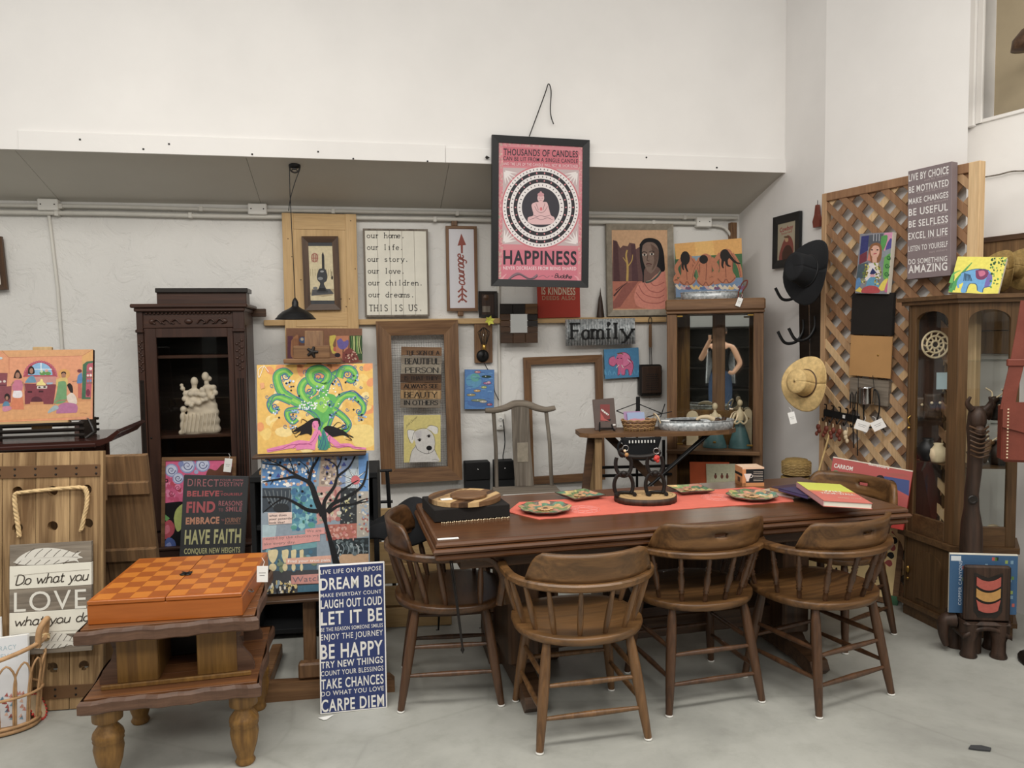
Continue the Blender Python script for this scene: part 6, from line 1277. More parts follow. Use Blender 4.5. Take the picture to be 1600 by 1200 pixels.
for w_, w1, q in ((44, 30, ((1100, 420), (1060, 330), (1030, 240), (1000, 200))), (26, 6, ((1000, 205), (930, 180), (860, 190), (790, 200), (720, 212))), (20, 5, ((960, 185), (900, 150), (830, 110), (722, 98))), (12, 3, ((900, 148), (820, 100), (740, 66))), (10, 3, ((925, 170), (905, 110), (885, 60))), (24, 8, ((1010, 210), (1030, 130), (1060, 80), (1078, 40))), (10, 3, ((1010, 165), (1000, 120), (950, 80))), (8, 3, ((1035, 110), (1040, 60))),
(30, 8, ((1070, 395), (1000, 385), (930, 345), (850, 310), (720, 305))), (14, 4, ((850, 312), (790, 350), (722, 405))), (28, 9, ((1105, 410), (1110, 330), (1170, 240), (1190, 180), (1260, 120), (1300, 50))), (14, 4, ((1190, 180), (1180, 110), (1110, 66))), (12, 4, ((1185, 130), (1210, 80), (1215, 40))), (30, 10, ((1125, 400), (1160, 350), (1240, 310), (1330, 250), (1365, 180), (1378, 80))), (22, 6, ((1130, 405), (1200, 360), (1290, 350), (1384, 330))), (14, 4, ((1290, 350), (1345, 325), (1384, 315))), (20, 5, ((1170, 345), (1200, 280), (1260, 235), (1320, 200))), (8, 3, ((790, 200), (770, 230)))): A.line(bkk, w_, *q, w1=w1)
A.up()
for x, y in ((770, 170), (832, 92), (950, 100), (1125, 160), (1242, 70), (1090, 285), (1145, 325), (970, 270), (1025, 360), (765, 340), (1330, 305), (1005, 150)): A.disc('#16171a', x, y, 8, keep=True)
A.build(parent=t)
# upper painting
R = Rect((401, 570), (582, 568), (585, 704), (403, 709), yaw=ey_, tilt=rad(7), p=R.M @ V((0, .0, R.h+.03)))
RU = R; t = canvas('canvas_painting', 'yellow canvas of two pink women under a swirling green tree, top of the easel', R, .018)
A = Art(R, Z(380, 480, 4)); A.fill('#e3b23c'); random.seed(21)
A.up()
for i in range(70):
 x, y = random.uniform(90, 820), random.uniform(355, 885); c_ = '#e08a3c' if (y < 430 or x > 760 or x < 130) else random.choice(['#e8c25a', '#dfa832', '#ecd080']); A.disc(c_, x, y, random.uniform(20, 60), random.uniform(14, 34), n=10, keep=(i % 8 != 0), rot=random.uniform(0, 3))
A.poly('#e7c96a', (660, 740), (800, 740), (815, 860), (700, 870), sm=True)
gr, bl, lg = '#4fae48', '#2f5f98', '#86c83c'
def limb(w_, w1, *q): A.line(bl, w_+15, *q, w1=w1+13); A.line(gr, w_*1.15, *q, w1=w1*1.1); A.line(lg, w_*.45, *q, w1=w1*.3)
limb(66, 40, (505, 880), (505, 780), (490, 700), (430, 640), (330, 590), (260, 540)); limb(60, 30, (510, 760), (520, 660), (500, 560), (520, 480), (560, 430), (610, 400)); limb(50, 26, (515, 740), (560, 640), (620, 560), (690, 550), (740, 590)); limb(50, 30, (350, 600), (250, 540), (215, 470), (215, 420), (260, 400), (300, 430)); limb(46, 24, (470, 660), (400, 590), (360, 520), (390, 460), (440, 480), (440, 530), (400, 550)); limb(34, 16, (300, 590), (210, 560), (165, 600), (185, 650), (225, 630)); limb(34, 18, (560, 640), (620, 680), (660, 730), (640, 770), (610, 765)); limb(30, 16, (340, 640), (280, 650), (280, 690), (310, 720), (340, 700)); limb(30, 16, (700, 560), (750, 610), (745, 660), (715, 665)); limb(40, 22, (600, 440), (620, 390), (670, 385), (700, 420), (680, 460), (650, 450)); limb(56, 30, (520, 500), (440, 470), (420, 410), (480, 385), (530, 420), (510, 465), (470, 460))
A.poly(gr, (400, 620), (440, 560), (520, 540), (580, 560), (560, 640), (520, 720), (470, 700), sm=True); A.poly(lg, (430, 610), (470, 570), (530, 560), (540, 600), (500, 660), sm=True)
for x, y, r in ((470, 440, 34), (265, 430, 26), (200, 620, 22), (650, 420, 26), (415, 525, 22), (545, 600, 24), (720, 650, 18), (310, 690, 18), (630, 745, 18)): A.spiral(bl, x, y, r, 7, 1.7)
for x, y, r, a0 in ((150, 560, 14, 0), (180, 490, 14, 1), (390, 405, 16, 2), (620, 380, 14, 0), (740, 380, 14, 1), (700, 375, 12, 2), (770, 560, 14, 0), (165, 595, 12, 3), (265, 745, 14, 1), (700, 480, 12, 2), (735, 500, 10, 0), (770, 600, 12, 1), (650, 640, 12, 0), (405, 670, 12, 2), (250, 455, 10, 0), (670, 740, 12, 2), (470, 560, 14, 1), (490, 600, 12, 2)): A.spiral('#3a6ea0', x, y, r, 4.5, 1.4, a0)
for q in (((160, 640), (190, 560), (260, 545)), ((600, 560), (680, 520), (740, 560), (780, 590)), ((480, 700), (430, 650), (340, 640), (270, 650)), ((420, 640), (400, 600), (330, 560)), ((505, 880), (470, 800), (500, 720)), ((530, 880), (520, 800), (540, 700), (600, 640)), ((560, 420), (600, 460), (620, 520))): A.line(bl, 5, *q)
blobs(26, 400, 500, 600, 640, ['#eef0ec', '#d8e8e0', '#f4f4ec'], 3, 6); blobs(40, 350, 590, 470, 640, ['#eef0ec', '#c8dcec'], 3, 7)
for cx_, cy__ in ((290, 480), (210, 650), (310, 740), (480, 500), (580, 470), (700, 440), (745, 690), (680, 580), (560, 670), (330, 660)): blobs(9, cx_-24, cy__-20, cx_+24, cy__+20, ['#8fb4e0', '#d8e4f4', '#5f8ac8', '#1f2a3c', '#a8c8ec'], 4, 8)
A.up()
for x, y in ((225, 690), (740, 705), (690, 640), (300, 520), (560, 480), (640, 470), (600, 545), (720, 590), (540, 610), (350, 555)): A.disc('#1f2426', x, y, 6, keep=True)
pk = '#e070a8'; hr_ = '#1e1a1c'
A.line(pk, 22, (150, 897), (240, 878), (320, 862), w1=34); A.line(pk, 40, (300, 868), (350, 852), (430, 862), w1=46); A.line(pk, 46, (425, 868), (445, 820), (462, 775), w1=34); A.line(pk, 28, (330, 880), (400, 872), (450, 880)); A.disc(pk, 452, 735, 21, 30); A.line(pk, 16, (458, 745), (462, 780))
A.line(pk, 34, (528, 812), (560, 835), (598, 868), w1=36); A.line(pk, 28, (590, 868), (660, 862), (700, 878), (768, 884), w1=12); A.disc(pk, 516, 788, 17, 22)
for q in ((438, 728), (444, 748), (508, 785)): A.line('#7a2a4a', 3, (q[0]-6, q[1]), (q[0]+4, q[1]+1), sm=False)
A.poly(hr_, (462, 690), (425, 700), (380, 730), (330, 760), (310, 780), (360, 775), (350, 800), (400, 790), (425, 800), (432, 770), (430, 735), (442, 712), (470, 715), (482, 745), (480, 705), sm=True); A.line(hr_, 7, (360, 770), (320, 790), (305, 765), (325, 755), w1=3); A.line(hr_, 5, (400, 715), (370, 700), (362, 725), w1=2); A.line(hr_, 5, (350, 795), (330, 812), (322, 798), w1=2); A.line(hr_, 5, (470, 720), (478, 745), w1=3)
A.poly(hr_, (497, 760), (530, 740), (590, 755), (640, 780), (660, 810), (620, 800), (560, 810), (530, 790), (510, 775), sm=True)
for q in (((600, 770), (650, 760), (660, 740)), ((630, 790), (690, 815), (650, 790)), ((560, 750), (590, 720), (610, 725)), ((640, 800), (680, 830), (640, 825)), ((580, 760), (640, 735), (630, 720))): A.line(hr_, 6, *q, w1=2)
for q in (((150, 898), (240, 885), (300, 860), (400, 855), (440, 830), (470, 775)), ((310, 880), (360, 850), (430, 860)), ((480, 780), (505, 830), (530, 850)), ((545, 800), (540, 840), (560, 870), (640, 870)), ((440, 735), (450, 750)), ((600, 860), (640, 868), (740, 880))): A.line('#b03a80', 4, *q)
A.line(pk, 16, (470, 770), (500, 820), (525, 845), w1=8); A.poly('#2f8a7a', (470, 890), (490, 800), (500, 760), (520, 800), (535, 850), (525, 890), sm=True)
for q in (((480, 890), (500, 830), (498, 770)), ((500, 890), (515, 850), (505, 800)), ((470, 880), (488, 830))): A.line('#1f4f80', 4, *q)
A.line('#efe6d8', 4, (130, 365), (100, 440), (95, 395), (120, 370)); A.line('#efe6d8', 4, (130, 365), (160, 405)); A.poly('#e09a5a', (105, 475), (130, 470), (135, 505), (112, 512)); A.build(parent=t)
# the easel itself, in the frame of the tree painting plane
EB = RT.M.inverted(); t = thing('studio_easel', 'paint-stained wooden studio easel holding the yellow and the tree paintings', 'easel', frame(V((RT.o.x, RT.o.y, 0)), ey_))
TI = t.matrix_world.inverted()
def loc(px, py, d=0.0): q = TI @ (hit(px, py, RT.o - RT.n*d, RT.n)); return q
L_ = loc(500, 1060, .06); Tp = loc(490, 517, .06); sl = (Tp-L_).normalized()
def beam(a_, b_, w_, d_, name, mat): # slanted box between two points
 a_, b_ = V(a_), V(b_); z = (b_-a_).normalized(); x = V((1, 0, 0)); x = (x-z*x.dot(z)).normalized(); y = z.cross(x); M = Mx(((x.x, y.x, z.x, a_.x), (x.y, y.y, z.y, a_.y), (x.z, y.z, z.z, a_.z), (0, 0, 0, 1)))
 return MB().box(-w_/2, w_/2, -d_/2, d_/2, 0, (b_-a_).length, .003, M).build(name, mat, t)
beam(loc(486, 1075, .06), loc(483, 925, .06), .055, .04, 'post', 'oak_z'); beam(loc(505, 1075, .06), loc(505, 925, .06), .035, .04, 'post', 'walnut_z'); beam(loc(494, 930, .07), loc(491, 550, .07), .07, .025, 'mast', 'oak_z')
m1, m2 = loc(491, 552, .03), loc(491, 517, .03); beam(m1, m2, .085, .022, 'mast_head', 'oak_z'); a_, b_ = loc(446, 552, .0), loc(535, 548, .0)
box('top_clamp', 'oak', t, loc(459, 550).x, loc(516, 550).x, a_.y-.02, a_.y+.02, loc(490, 560).z, loc(490, 540).z, .003); box('clamp_ledge', 'oak', t, loc(445, 563).x, loc(534, 561).x, a_.y-.05, a_.y+.01, loc(490, 567).z, loc(490, 560).z, .003)
mb = MB(); kc = loc(488, 550, -.02)
for i in range(5): a = i*2*pi/5; mb.tube([kc, kc+V((.026*cos(a), 0, .026*sin(a)))], [.010, .006], 6)
mb.build('star_knob', 'iron', t)
z_ = loc(490, 708).z; box('middle_ledge', 'walnut', t, loc(396, 712).x, loc(572, 708).x, loc(490, 708).y-.05, loc(490, 708).y+.05, z_-.012, z_-.001, .003)
z_ = loc(490, 926).z; box('lower_ledge', 'walnut', t, loc(412, 930).x, loc(560, 925).x, loc(490, 926).y-.06, loc(490, 926).y+.05, z_-.022, z_-.008, .003)
c0, c1 = TI @ atz(420, 1098, 0), TI @ atz(617, 1082, 0)
MB().prism([(c0.x-.1, .0), (c1.x, .0), (c1.x, .05), (c1.x-.02, .07), (c0.x-.1, .085)], c0.y, c0.y+.045, 'y').build('base_rail', 'oak', t)
for x in (c0.x-.06, c1.x-.09): box('base_runner', 'oak', t, x, x+.05, c0.y+.045, c0.y+.5, .0, .06, .005)
box('base_block', 'oak_z', t, loc(470, 1030).x, loc(520, 1030).x, c0.y+.01, c0.y+.06, .085, loc(480, 1022).z, .008)
# navy sign
b0_ = atz(497, 1118, 0); R = Rect((500, 884), (601, 877), (605, 1105), (498, 1118), yaw=rad(12), tilt=rad(9), p=b0_)
t = thing('word_sign', 'tall navy sign on the floor reading LIVE LIFE ON PURPOSE down to CARPE DIEM', 'sign', R.M)
box('board', 'white_board', t, -R.w/2, R.w/2, 0, .015, 0, R.h, .002); box('navy_face', 'navy', t, -R.w/2+.006, R.w/2-.006, -.001, 0, .006, R.h-.006, 0)
A = Art(R, Z(470, 860, 4.444), depth=.0015); wh = '#ece9e2'
for s_, x0, y0, x1, y1, h, b_ in (('LIVE LIFE ON PURPOSE', 134, 167, 560, 136, 30, .006), ('DREAM BIG', 135, 277, 560, 243, 82, .02), ('MAKE EVERYDAY COUNT', 137, 328, 560, 296, 26, .006), ('LAUGH OUT LOUD', 139, 405, 565, 373, 58, .02), ('LET IT BE', 140, 520, 566, 484, 90, .018), ('BE THE REASON SOMEONE SMILES', 138, 566, 570, 530, 26, .004), ('ENJOY THE JOURNEY', 138, 625, 570, 588, 40, .006), ('BE HAPPY', 139, 756, 570, 718, 100, .018), ('TRY NEW THINGS', 141, 820, 572, 778, 46, .02), ('COUNT YOUR BLESSINGS', 141, 874, 573, 832, 34, .006), ('TAKE CHANCES', 141, 965, 575, 922, 68, .015), ('DO WHAT YOU LOVE', 143, 1014, 577, 970, 32, .006), ('CARPE DIEM', 143, 1122, 579, 1078, 84, .018)): A.text(wh, s_, x0, y0, x1, y1, h, b_)
A.build('lettering', 'print', t)
# colourful canvas behind the easel head
R = Rect((447, 513), (566, 513), (566, 567), (448, 567), off=.18); t = canvas('canvas_painting', 'colourful village painting half hidden behind the easel head, below the pendant lamp', R, .025)
A = Art(R, Z(380, 480, 4)); A.fill('#8a5a3c'); A.poly('#6a3a4c', (278, 180), (310, 180), (310, 320), (278, 320)); A.poly('#b0703c', (300, 210), (320, 185), (345, 180), (350, 300), (300, 310), sm=True)
for x in (312, 324, 336): A.line('#6a3a20', 3, (x, 195), (x, 300))
A.poly('#7a4a34', (345, 180), (400, 180), (400, 240), (345, 250)); A.disc('#3a5a8a', 372, 205, 22, 20); A.disc('#c8b8a0', 368, 200, 10); A.poly('#d8c030', (540, 180), (580, 178), (560, 240), (590, 270), (560, 290), (540, 230), sm=True); A.disc('#c85030', 578, 262, 16); A.poly('#c87848', (580, 180), (660, 178), (650, 330), (580, 330)); A.poly('#6a58a8', (585, 210), (610, 195), (628, 215), (655, 205), (655, 240), (625, 265), (595, 250), sm=True); A.line('#5a3a2c', 6, (625, 260), (622, 340)); A.poly('#3c5a34', (665, 178), (745, 176), (745, 330), (690, 330), (668, 260));
for i in range(12): A.line(random.choice(['#6f9a48', '#c8d080', '#2c4428']), 5, (670+i*6, 180), (676+i*5, 230), (668+i*7, 290))
A.poly('#8a3a30', (620, 290), (660, 255), (700, 280), (720, 340), (630, 345), sm=True); blobs(20, 630, 270, 710, 340, ['#d8a890', '#5a2420', '#e0c8a8'], 3, 7); A.disc('#2c2430', 590, 300, 18, 14); A.build(parent=t)
# black storage behind the easel
bp = atz(455, 1000, 0); t = thing('black_cabinet', 'low black cabinet with an open shelf standing in the shade behind the easel', 'cabinet', frame(V((bp.x, bp.y, 0)), rad(8)))
P = Pl((bp.x, bp.y), rad(8)); x0, x1 = P.x(393, 850), P.x(592, 850); zt = P.z(480, 742)
box('top', 'black_matte', t, x0, x1, 0, .4, zt-.03, zt, .003); box('back', 'black_matte', t, x0, x1, .38, .4, 0, zt-.03, 0)
for x in (x0, (x0+x1)/2, x1-.025): box('side', 'black_matte', t, x, x+.025, .005, .38, 0, zt-.03, .002)
for z_ in (.03, .3, .58): box('shelf', 'black_matte', t, x0+.025, x1-.025, .01, .38, z_, z_+.025, .002)
t = thing('cardboard_box', 'brown flat box lying on the black cabinet behind the tree painting', 'box', P.M @ Mx.Translation((x0+.04, .05, zt)))
box('carton', 'cardboard', t, 0, .3, 0, .3, .0, .02, .002)
t = thing('folding_stand', 'black folding metal stand between the easel and the left end chair', 'stand', frame(atz(617, 928, 0), rad(8))); P = Pl(atz(617, 928, 0), rad(8)); zt = P.z(610, 735)
for x in (0, -.09): MB().tube([(x, 0, 0), (x-.03, .0, zt)], .012, 8).build('post', 'black_metal', t)
for z_ in (zt, zt*.75, zt*.45): MB().tube([(-.12, 0, z_), (.0, 0, z_)], .009, 8).build('rung', 'black_metal', t)
MB().lathe([(.016, 0), (.018, .01), (.014, .03)], 10).build('foot_cap', 'chrome', t)
t = thing('black_cloth', 'black crumpled cloth heaped behind the left end chair', 'cloth', frame(atz(640, 830, .62) , 0));
MB().sheet(lambda u, v: (V(((u-.5)*.42, (v-.5)*.34, .14*sin(pi*u)*sin(pi*v)+.02*sin(9*u+4*v)+.015*sin(13*v))), V((0, 0, 1))), 24, 16, .01).build('folds', 'black_fabric', t)
t = thing('wooden_crate', 'light wooden crate on the floor between the folding stand and the dining table', 'crate', frame(atz(640, 895, .3)-V((0, 0, .3)), rad(5)));
for z_ in (.0, .12, .24, .36, .48): box('slat', 'pine_x', t, -.22, .22, 0, .015, z_+.005, z_+.11, .003)
for x in (-.21, .19): box('corner_post', 'pine', t, x, x+.03, .015, .05, 0, .6, .003)
for z_ in (.0, .24, .48): box('slat', 'pine_x', t, -.22, .22, .28, .295, z_+.005, z_+.11, .003)
for x in (-.22, .205):
 for z_ in (.0, .24, .48): box('slat', 'pine', t, x, x+.015, .02, .28, z_+.005, z_+.11, .003)
# rattan basket with books
gc = atz(-8, 1150, 0); gM = Mx.Translation((gc.x-.05, gc.y+.06, 0)) @ Mx.Rotation(rad(14), 4, 'Z')
t = thing('rattan_basket', 'small rattan magazine basket of looped canes at the bottom left edge', 'basket', gM)
def ov(a, rx, ry, z): return (rx*cos(a), ry*sin(a), z)
for z_, rx, ry, r_ in ((.012, .165, .10, .010), (.03, .17, .105, .007), (.15, .185, .115, .006)): MB().tube([ov(i*pi/16, rx, ry, z_) for i in range(32)], r_, 7, closed=True).build('hoop', 'rattan', t)
MB().tube([ov(i*pi/16, .205, .13, .30+.05*abs(cos(i*pi/16))) for i in range(32)], .009, 8, closed=True).build('rim', 'rattan', t)
n = 18
for i in range(n):
 a0, a1 = 2*pi*i/n-.2, 2*pi*i/n+.2
 MB().tube(smooth([ov(a0, .168, .103, .02), ov(a0, .18, .113, .14), ov(a0+.03, .195, .122, .24), ov((a0+a1)/2, .203, .128, .29), ov(a1-.03, .195, .122, .24), ov(a1, .18, .113, .14), ov(a1, .168, .103, .02)], 3), .0042, 6).build('cane_loop', 'rattan', t)
MB().tube(smooth([ov(.25, .2, .13, .34), ov(.25, .21, .135, .40), ov(0, .215, .13, .43), ov(-.3, .21, .135, .40), ov(-.3, .2, .13, .33)]), .012, 8).build('handle', 'rattan', t)
MB().tube([ov(.25+.02*i, .203, .13, .345+.006*sin(i*2.5)) for i in range(-6, 7)], .016, 8).build('handle_binding', 'rope', t)
MB().prism([(.16*cos(i*pi/12), .097*sin(i*pi/12)) for i in range(24)], .005, .018, 'z').build('base', 'rattan', t)
def tbook(label, x, y, yaw, lean, w_, h_, d_, col, spine, z=.02):
 b = thing('book', label, 'book', gM @ Mx.Translation((x, y, z)) @ Mx.Rotation(yaw, 4, 'Z') @ Mx.Rotation(lean, 4, 'X'))
 MB().box(-w_/2, w_/2-.004, .0025, d_-.0025, .003, h_-.003).build('pages', 'book_pages', b); mb = MB(); mb.col = hx(col); mb.box(-w_/2, w_/2, 0, .0025, 0, h_).box(-w_/2, w_/2, d_-.0025, d_, 0, h_); mb.col = hx(spine); mb.box(-w_/2-.0005, -w_/2+.003, 0, d_, 0, h_); mb.build('cover', 'print', b); return b
b = tbook('white paperback with pale blue lettering leaning in the rattan basket', .07, -.045, rad(8), rad(-9), .15, .35, .03, '#e9ebee', '#dfe3ea')
mb = MB()
for s_, x0, x1, z_, h_ in (('TRACY', -.04, .035, .30, .018), ('CHEVAL', -.06, .04, .268, .018)): vs, fs = glyphs(s_, 0.0); mb.col = hx('#a8c4cf'); mb.add([(x0+(x1-x0)*u, -.0006, z_+h_*v) for u, v in vs], fs)
mb.build('lettering', 'print', b)
mb = MB(); random.seed(3)
for i in range(40): mb.col = random.choice([hx('#d88a78'), hx('#e8b8a0'), hx('#b85048'), hx('#7fa8c0')]); x, z_ = random.uniform(-.068, .06), random.uniform(.02, .12); mb.add([(x-.006, -.0008, z_), (x+.008, -.0008, z_-.004), (x+.004, -.0008, z_+.014)], [(0, 1, 2)])
mb.build('cover_picture', 'print', b)
b = tbook('plain white folded sheet standing upright behind the paperback in the basket', -.05, .02, rad(2), rad(-3), .17, .42, .01, '#f1f0ef', '#f1f0ef')
t = thing('laced_pouch', 'cream hide pouch with red laced edges lying at the foot of the rattan basket', 'pouch', Mx.Translation(atz(52, 1150, 0)+V((-.19, .13, 0))) @ Mx.Rotation(rad(12), 4, 'Z') @ Mx.Scale(.8, 4))
MB().sheet(lambda u, v: (V((-.13+.26*u, .05*sin(pi*v*2)*.6, .055+.045*cos(2*pi*v)*(1-.3*u))), V((0, sin(2*pi*v), cos(2*pi*v)))), 8, 20, 0).build('hide_tube', 'bone', t)
MB().lathe([(.002, .0), (.04, .006), (.07, .0)], 22, Mx.Translation((.15, -.02, .065)) @ Mx.Rotation(1.1, 4, 'Y')).build('hide_disc', 'bone', t)
mb = MB();
for i in range(22): a = i*2*pi/22; p = Mx.Translation((.15, -.02, .065)) @ Mx.Rotation(1.1, 4, 'Y') @ V((.07*cos(a), .07*sin(a), 0)); mb.ball(p, .008, 6)
tag(mb.build('red_lacing', 'red_card', t), 'red laced rim', kind='stuff')
# ---------------------------------------------------------------- oak cabinet in the corner
CYW = -rad(14.7); cp = at(1117, 560, 5.25); OC = Pl((cp.x, cp.y), CYW); D = .32
t = thing('oak_cabinet', 'oak display cabinet with glass front and mirrored back in the room corner', 'cabinet', OC.M)
x0, x1 = OC.x(1042, 560), OC.x(1193, 560); zt = OC.z(1117, 467); zb0 = OC.z(1117, 485)
g0, g1 = OC.x(1058, 560), OC.x(1177, 560); zg1 = OC.z(1117, 490); zg0 = OC.z(1117, 697); zsb = OC.z(1117, 703)
box('cornice', 'oak_x' if 'oak_x' in MAT else 'oak', t, x0-.01, x1+.01, -.03, D, zb0, zt, .010); box('cornice_bead', 'oak', t, x0-.005, x1+.005, -.018, D, zb0-.02, zb0, .004)
for a_, b_ in ((x0, g0), (g1, x1)): box('stile', 'oak_z', t, a_, b_, -.003, .03, .0, zb0-.02, .004)
box('rail', 'oak', t, g0, g1, 0, .03, zg1, zb0-.02, .002); box('shelf_rail', 'oak', t, x0-.0, x1-.02, -.045, .02, zsb-.03, zsb, .006)
box('side_panel', 'oak_z', t, x0, x0+.02, .03, D, 0, zb0-.02, 0); box('side_panel', 'oak_z', t, x1-.02, x1, .03, D, 0, zb0-.02, 0)
box('back_panel', 'oak_dark', t, x0+.02, x1-.02, D-.012, D, .0, zb0-.02, 0)
box('shelf', 'oak', t, x0+.02, x1-.02, .03, D-.015, zsb-.03, zsb-.005, .002); box('bottom_board', 'oak', t, x0+.02, x1-.02, .0, D-.015, .08, .11, .002); box('shelf', 'oak', t, x0+.02, x1-.02, .05, D-.015, zsb-.35, zsb-.33, .002)
zm0 = OC.z(1120, 640, -D+.02)
ma, mb_ = OC.x(1078, 560, -D+.02), OC.x(1176, 560, -D+.02); mc0, mc1 = OC.x(1113, 560, -D+.02), OC.x(1133, 560, -D+.02); mt = OC.z(1117, 492, -D+.02)
box('mirror_panel', 'mirror', t, ma, mc0, D-.018, D-.0125, zm0, mt, 0); box('mirror_panel', 'mirror', t, mc1, x1-.021, D-.018, D-.0125, zm0, mt, 0)
box('mirror_divider', 'oak_z', t, mc0, mc1, D-.024, D-.0125, zm0-.05, mt, .003); box('mirror_ledge', 'oak_dark', t, x0+.02, x1-.02, D-.035, D-.0125, zm0-.06, zm0-.003, .004)
gm = (g0+g1)/2+.0
for a_, b_ in ((g0+.002, gm-.001), (gm+.001, g1-.002)): box('glass_door', 'clear_glass', t, a_, b_, -.002, .001, zg0, zg1-.003, 0)
for x in (g0+.02, g1-.02):
 for z_ in (zg1-.012, zg0+.012): box('hinge', 'brass', t, x-.02, x+.02, -.006, .002, z_-.008, z_+.004, .002)
box('door_pull', 'brass', t, gm-.01, gm+.01, -.010, -.002, zg0+.02, zg0+.035, .003)
def lm(px, py, d=-.14): x, z = OC.uv(px, py, d); return x, z
def figurine(label, px0, px1, top, bot, seed, group=None):
 a_, zb2 = lm(px0, bot); b_, _ = lm(px1, bot); z1 = lm(px0, top)[1]; cx2 = (a_+b_)/2; W_ = (b_-a_)/2; z0_ = zsb-.004; H_ = z1-z0_
 f = thing('figurine', label, 'figurine', OC.M @ Mx.Translation((cx2, .15, z0_+.001)), 'figurines inside the oak cabinet')
 MB().lathe([(W_, 0), (W_*1.0, .01), (W_*.86, H_*.15), (W_*.62, H_*.33), (W_*.34, H_*.5), (W_*.3, H_*.56)], 20, Mx.Diagonal((1, .7, 1, 1))).build('gown', 'teal_glaze', f)
 mb = MB(); mb.lathe([(W_*.3, H_*.54), (W_*.36, H_*.62), (W_*.33, H_*.72), (W_*.12, H_*.78), (W_*.11, H_*.82)], 14, Mx.Diagonal((1, .7, 1, 1))).ball((0, 0, H_*.9), W_*.27, 12, (.9, .9, 1.15)); mb.build('torso_and_head', 'bone', f)
 for s_ in (-1, 1): MB().tube(smooth([(s_*W_*.32, 0, H_*.72), (s_*W_*.62, -.02, H_*.58), (s_*W_*.35, -.05, H_*.5), (0, -.06, H_*.55)], 4), W_*.1, 8).build('arm', 'bone', f)
figurine('cream figurine in a blue-green gown, left of the two gowned figurines', 1098, 1136, 628, 698, 1)
figurine('cream figurine in a blue-green gown with a raised fan, right of the two', 1138, 1174, 622, 696, 2)
for i, (px0, px1, top, L_) in enumerate(((1072, 1091, 643, 'small cream arched ornament at the left end inside the oak cabinet'), (1164, 1176, 640, 'small cream arched ornament at the right end inside the oak cabinet'))):
 a_, b_ = lm(px0, 650)[0], lm(px1, 650)[0]; z1 = lm(px0, top)[1]; r_ = (b_-a_)/2
 f = thing('arched_ornament', L_, 'ornament', OC.M @ Mx.Translation(((a_+b_)/2, .24, zsb-.003))); H_ = z1-zsb
 MB().prism([(r_*cos(pi*k/12), H_-r_+r_*sin(pi*k/12)) for k in range(13)]+[(-r_, 0), (r_, 0)], -.01, .01, 'y').build('arch', 'bone', f); MB().ball((0, -.012, H_*.75), r_*.3, 8).build('boss', 'brass', f)
# pictures in the lower bay
R = Rect((1078, 722), (1140, 722), (1140, 775), (1078, 775), yaw=CYW, p=OC.M @ V((0, .02, 0)));
t = thing('orange_picture', 'orange board standing in the lower bay of the oak cabinet', 'board', R.M); box('board', plain('orange_card', '#b8542c', .6), t, -R.w/2, R.w/2, .0, .01, zsb-.33-R.o.z+.003, R.h, .001)
R = Rect((1104, 726), (1150, 724), (1150, 775), (1104, 775), yaw=CYW, p=OC.M @ V((0, .005, 0)))
t = thing('cream_picture', 'cream print with three small brown figures in front of the orange board', 'picture', R.M); box('sheet', 'cream_board', t, -R.w/2, R.w/2, 0, .008, zsb-.33-R.o.z+.003, R.h, .001)
A = Art(R, Z(960, 600, 4)); A.fill('#c8c4a0')
for x in (632, 672, 705): A.disc('#7a3c28', x, 578, 9, 14); A.disc('#4a2a20', x, 562, 5)
A.build(parent=t)
# tray and canvas on the cabinet
TR = Rect((1060, 456), (1154, 446), (1156, 460), (1062, 468), yaw=CYW, p=OC.M @ V((0, .06, 0))); w_ = TR.w/2; tx_ = OC.x(1108, 460, -.06)
def oval_tray(name, label, M, rx, ry, h, handles=True):
 t = thing(name, label, 'tray', M); mb = MB(); n = 40; pr = [(1.0, 0), (1.03, .2), (1.06, 1.0), (1.075, 1.0), (1.05, .2), (1.0, .04)]
 vs = [V((rx*k*cos(2*pi*i/n), ry*k*sin(2*pi*i/n), h*z)) for k, z in pr for i in range(n)]
 mb.add(vs, [(j*n+i, j*n+(i+1) % n, (j+1)*n+(i+1) % n, (j+1)*n+i) for j in range(len(pr)-1) for i in range(n)], True); mb.add(vs[:n], [tuple(range(n))[::-1]], False); mb.add([v+V((0, 0, 0)) for v in vs[-n:]], [tuple(range(n))], False)
 mb.build('pan', 'galvanised', t); MB().tube([(rx*1.07*cos(2*pi*i/n), ry*1.07*sin(2*pi*i/n), h) for i in range(n)], .004, 6, closed=True).build('rolled_rim', 'galvanised', t)
 if handles:
  for s_ in (-1, 1): MB().tube(smooth([(s_*rx*1.05, -.05, h*.8), (s_*rx*1.12, -.05, h+.03), (s_*rx*1.17, 0, h+.05), (s_*rx*1.12, .05, h+.03), (s_*rx*1.05, .05, h*.8)]), .005, 6).build('handle', 'bone', t)
 return t
oval_tray('galvanised_tray', 'oval galvanised tray on top of the oak cabinet, under the canvas of three women', OC.M @ Mx.Translation((tx_, .15, zt+.001)), w_*.90, .10, TR.h*.9, False)
hp_ = OC.M @ Mx.Translation((tx_+w_*1.0, .06, zt)); t = thing('basket_handle', 'thin red-brown loop handle with a white tag at the right end of the upper tray', 'handle', hp_)
MB().tube(smooth([(-.01, 0, .0), (-.005, 0, .05), (.02, 0, .11), (.05, .0, .125), (.045, 0, .09), (.02, 0, .05), (.015, 0, .0)]), .0045, 6).build('loop', 'red_wood', t)
tagcard('white price tag dangling from the upper tray over the cabinet cornice', 1155, 472, OC.M @ V((0, -.045, 0)), CYW, .034, .06, .35)
R = Rect((1054, 380), (1158, 373), (1162, 458), (1056, 466), yaw=CYW-rad(3), tilt=rad(4), p=OC.M @ V((0, .265, zt)))
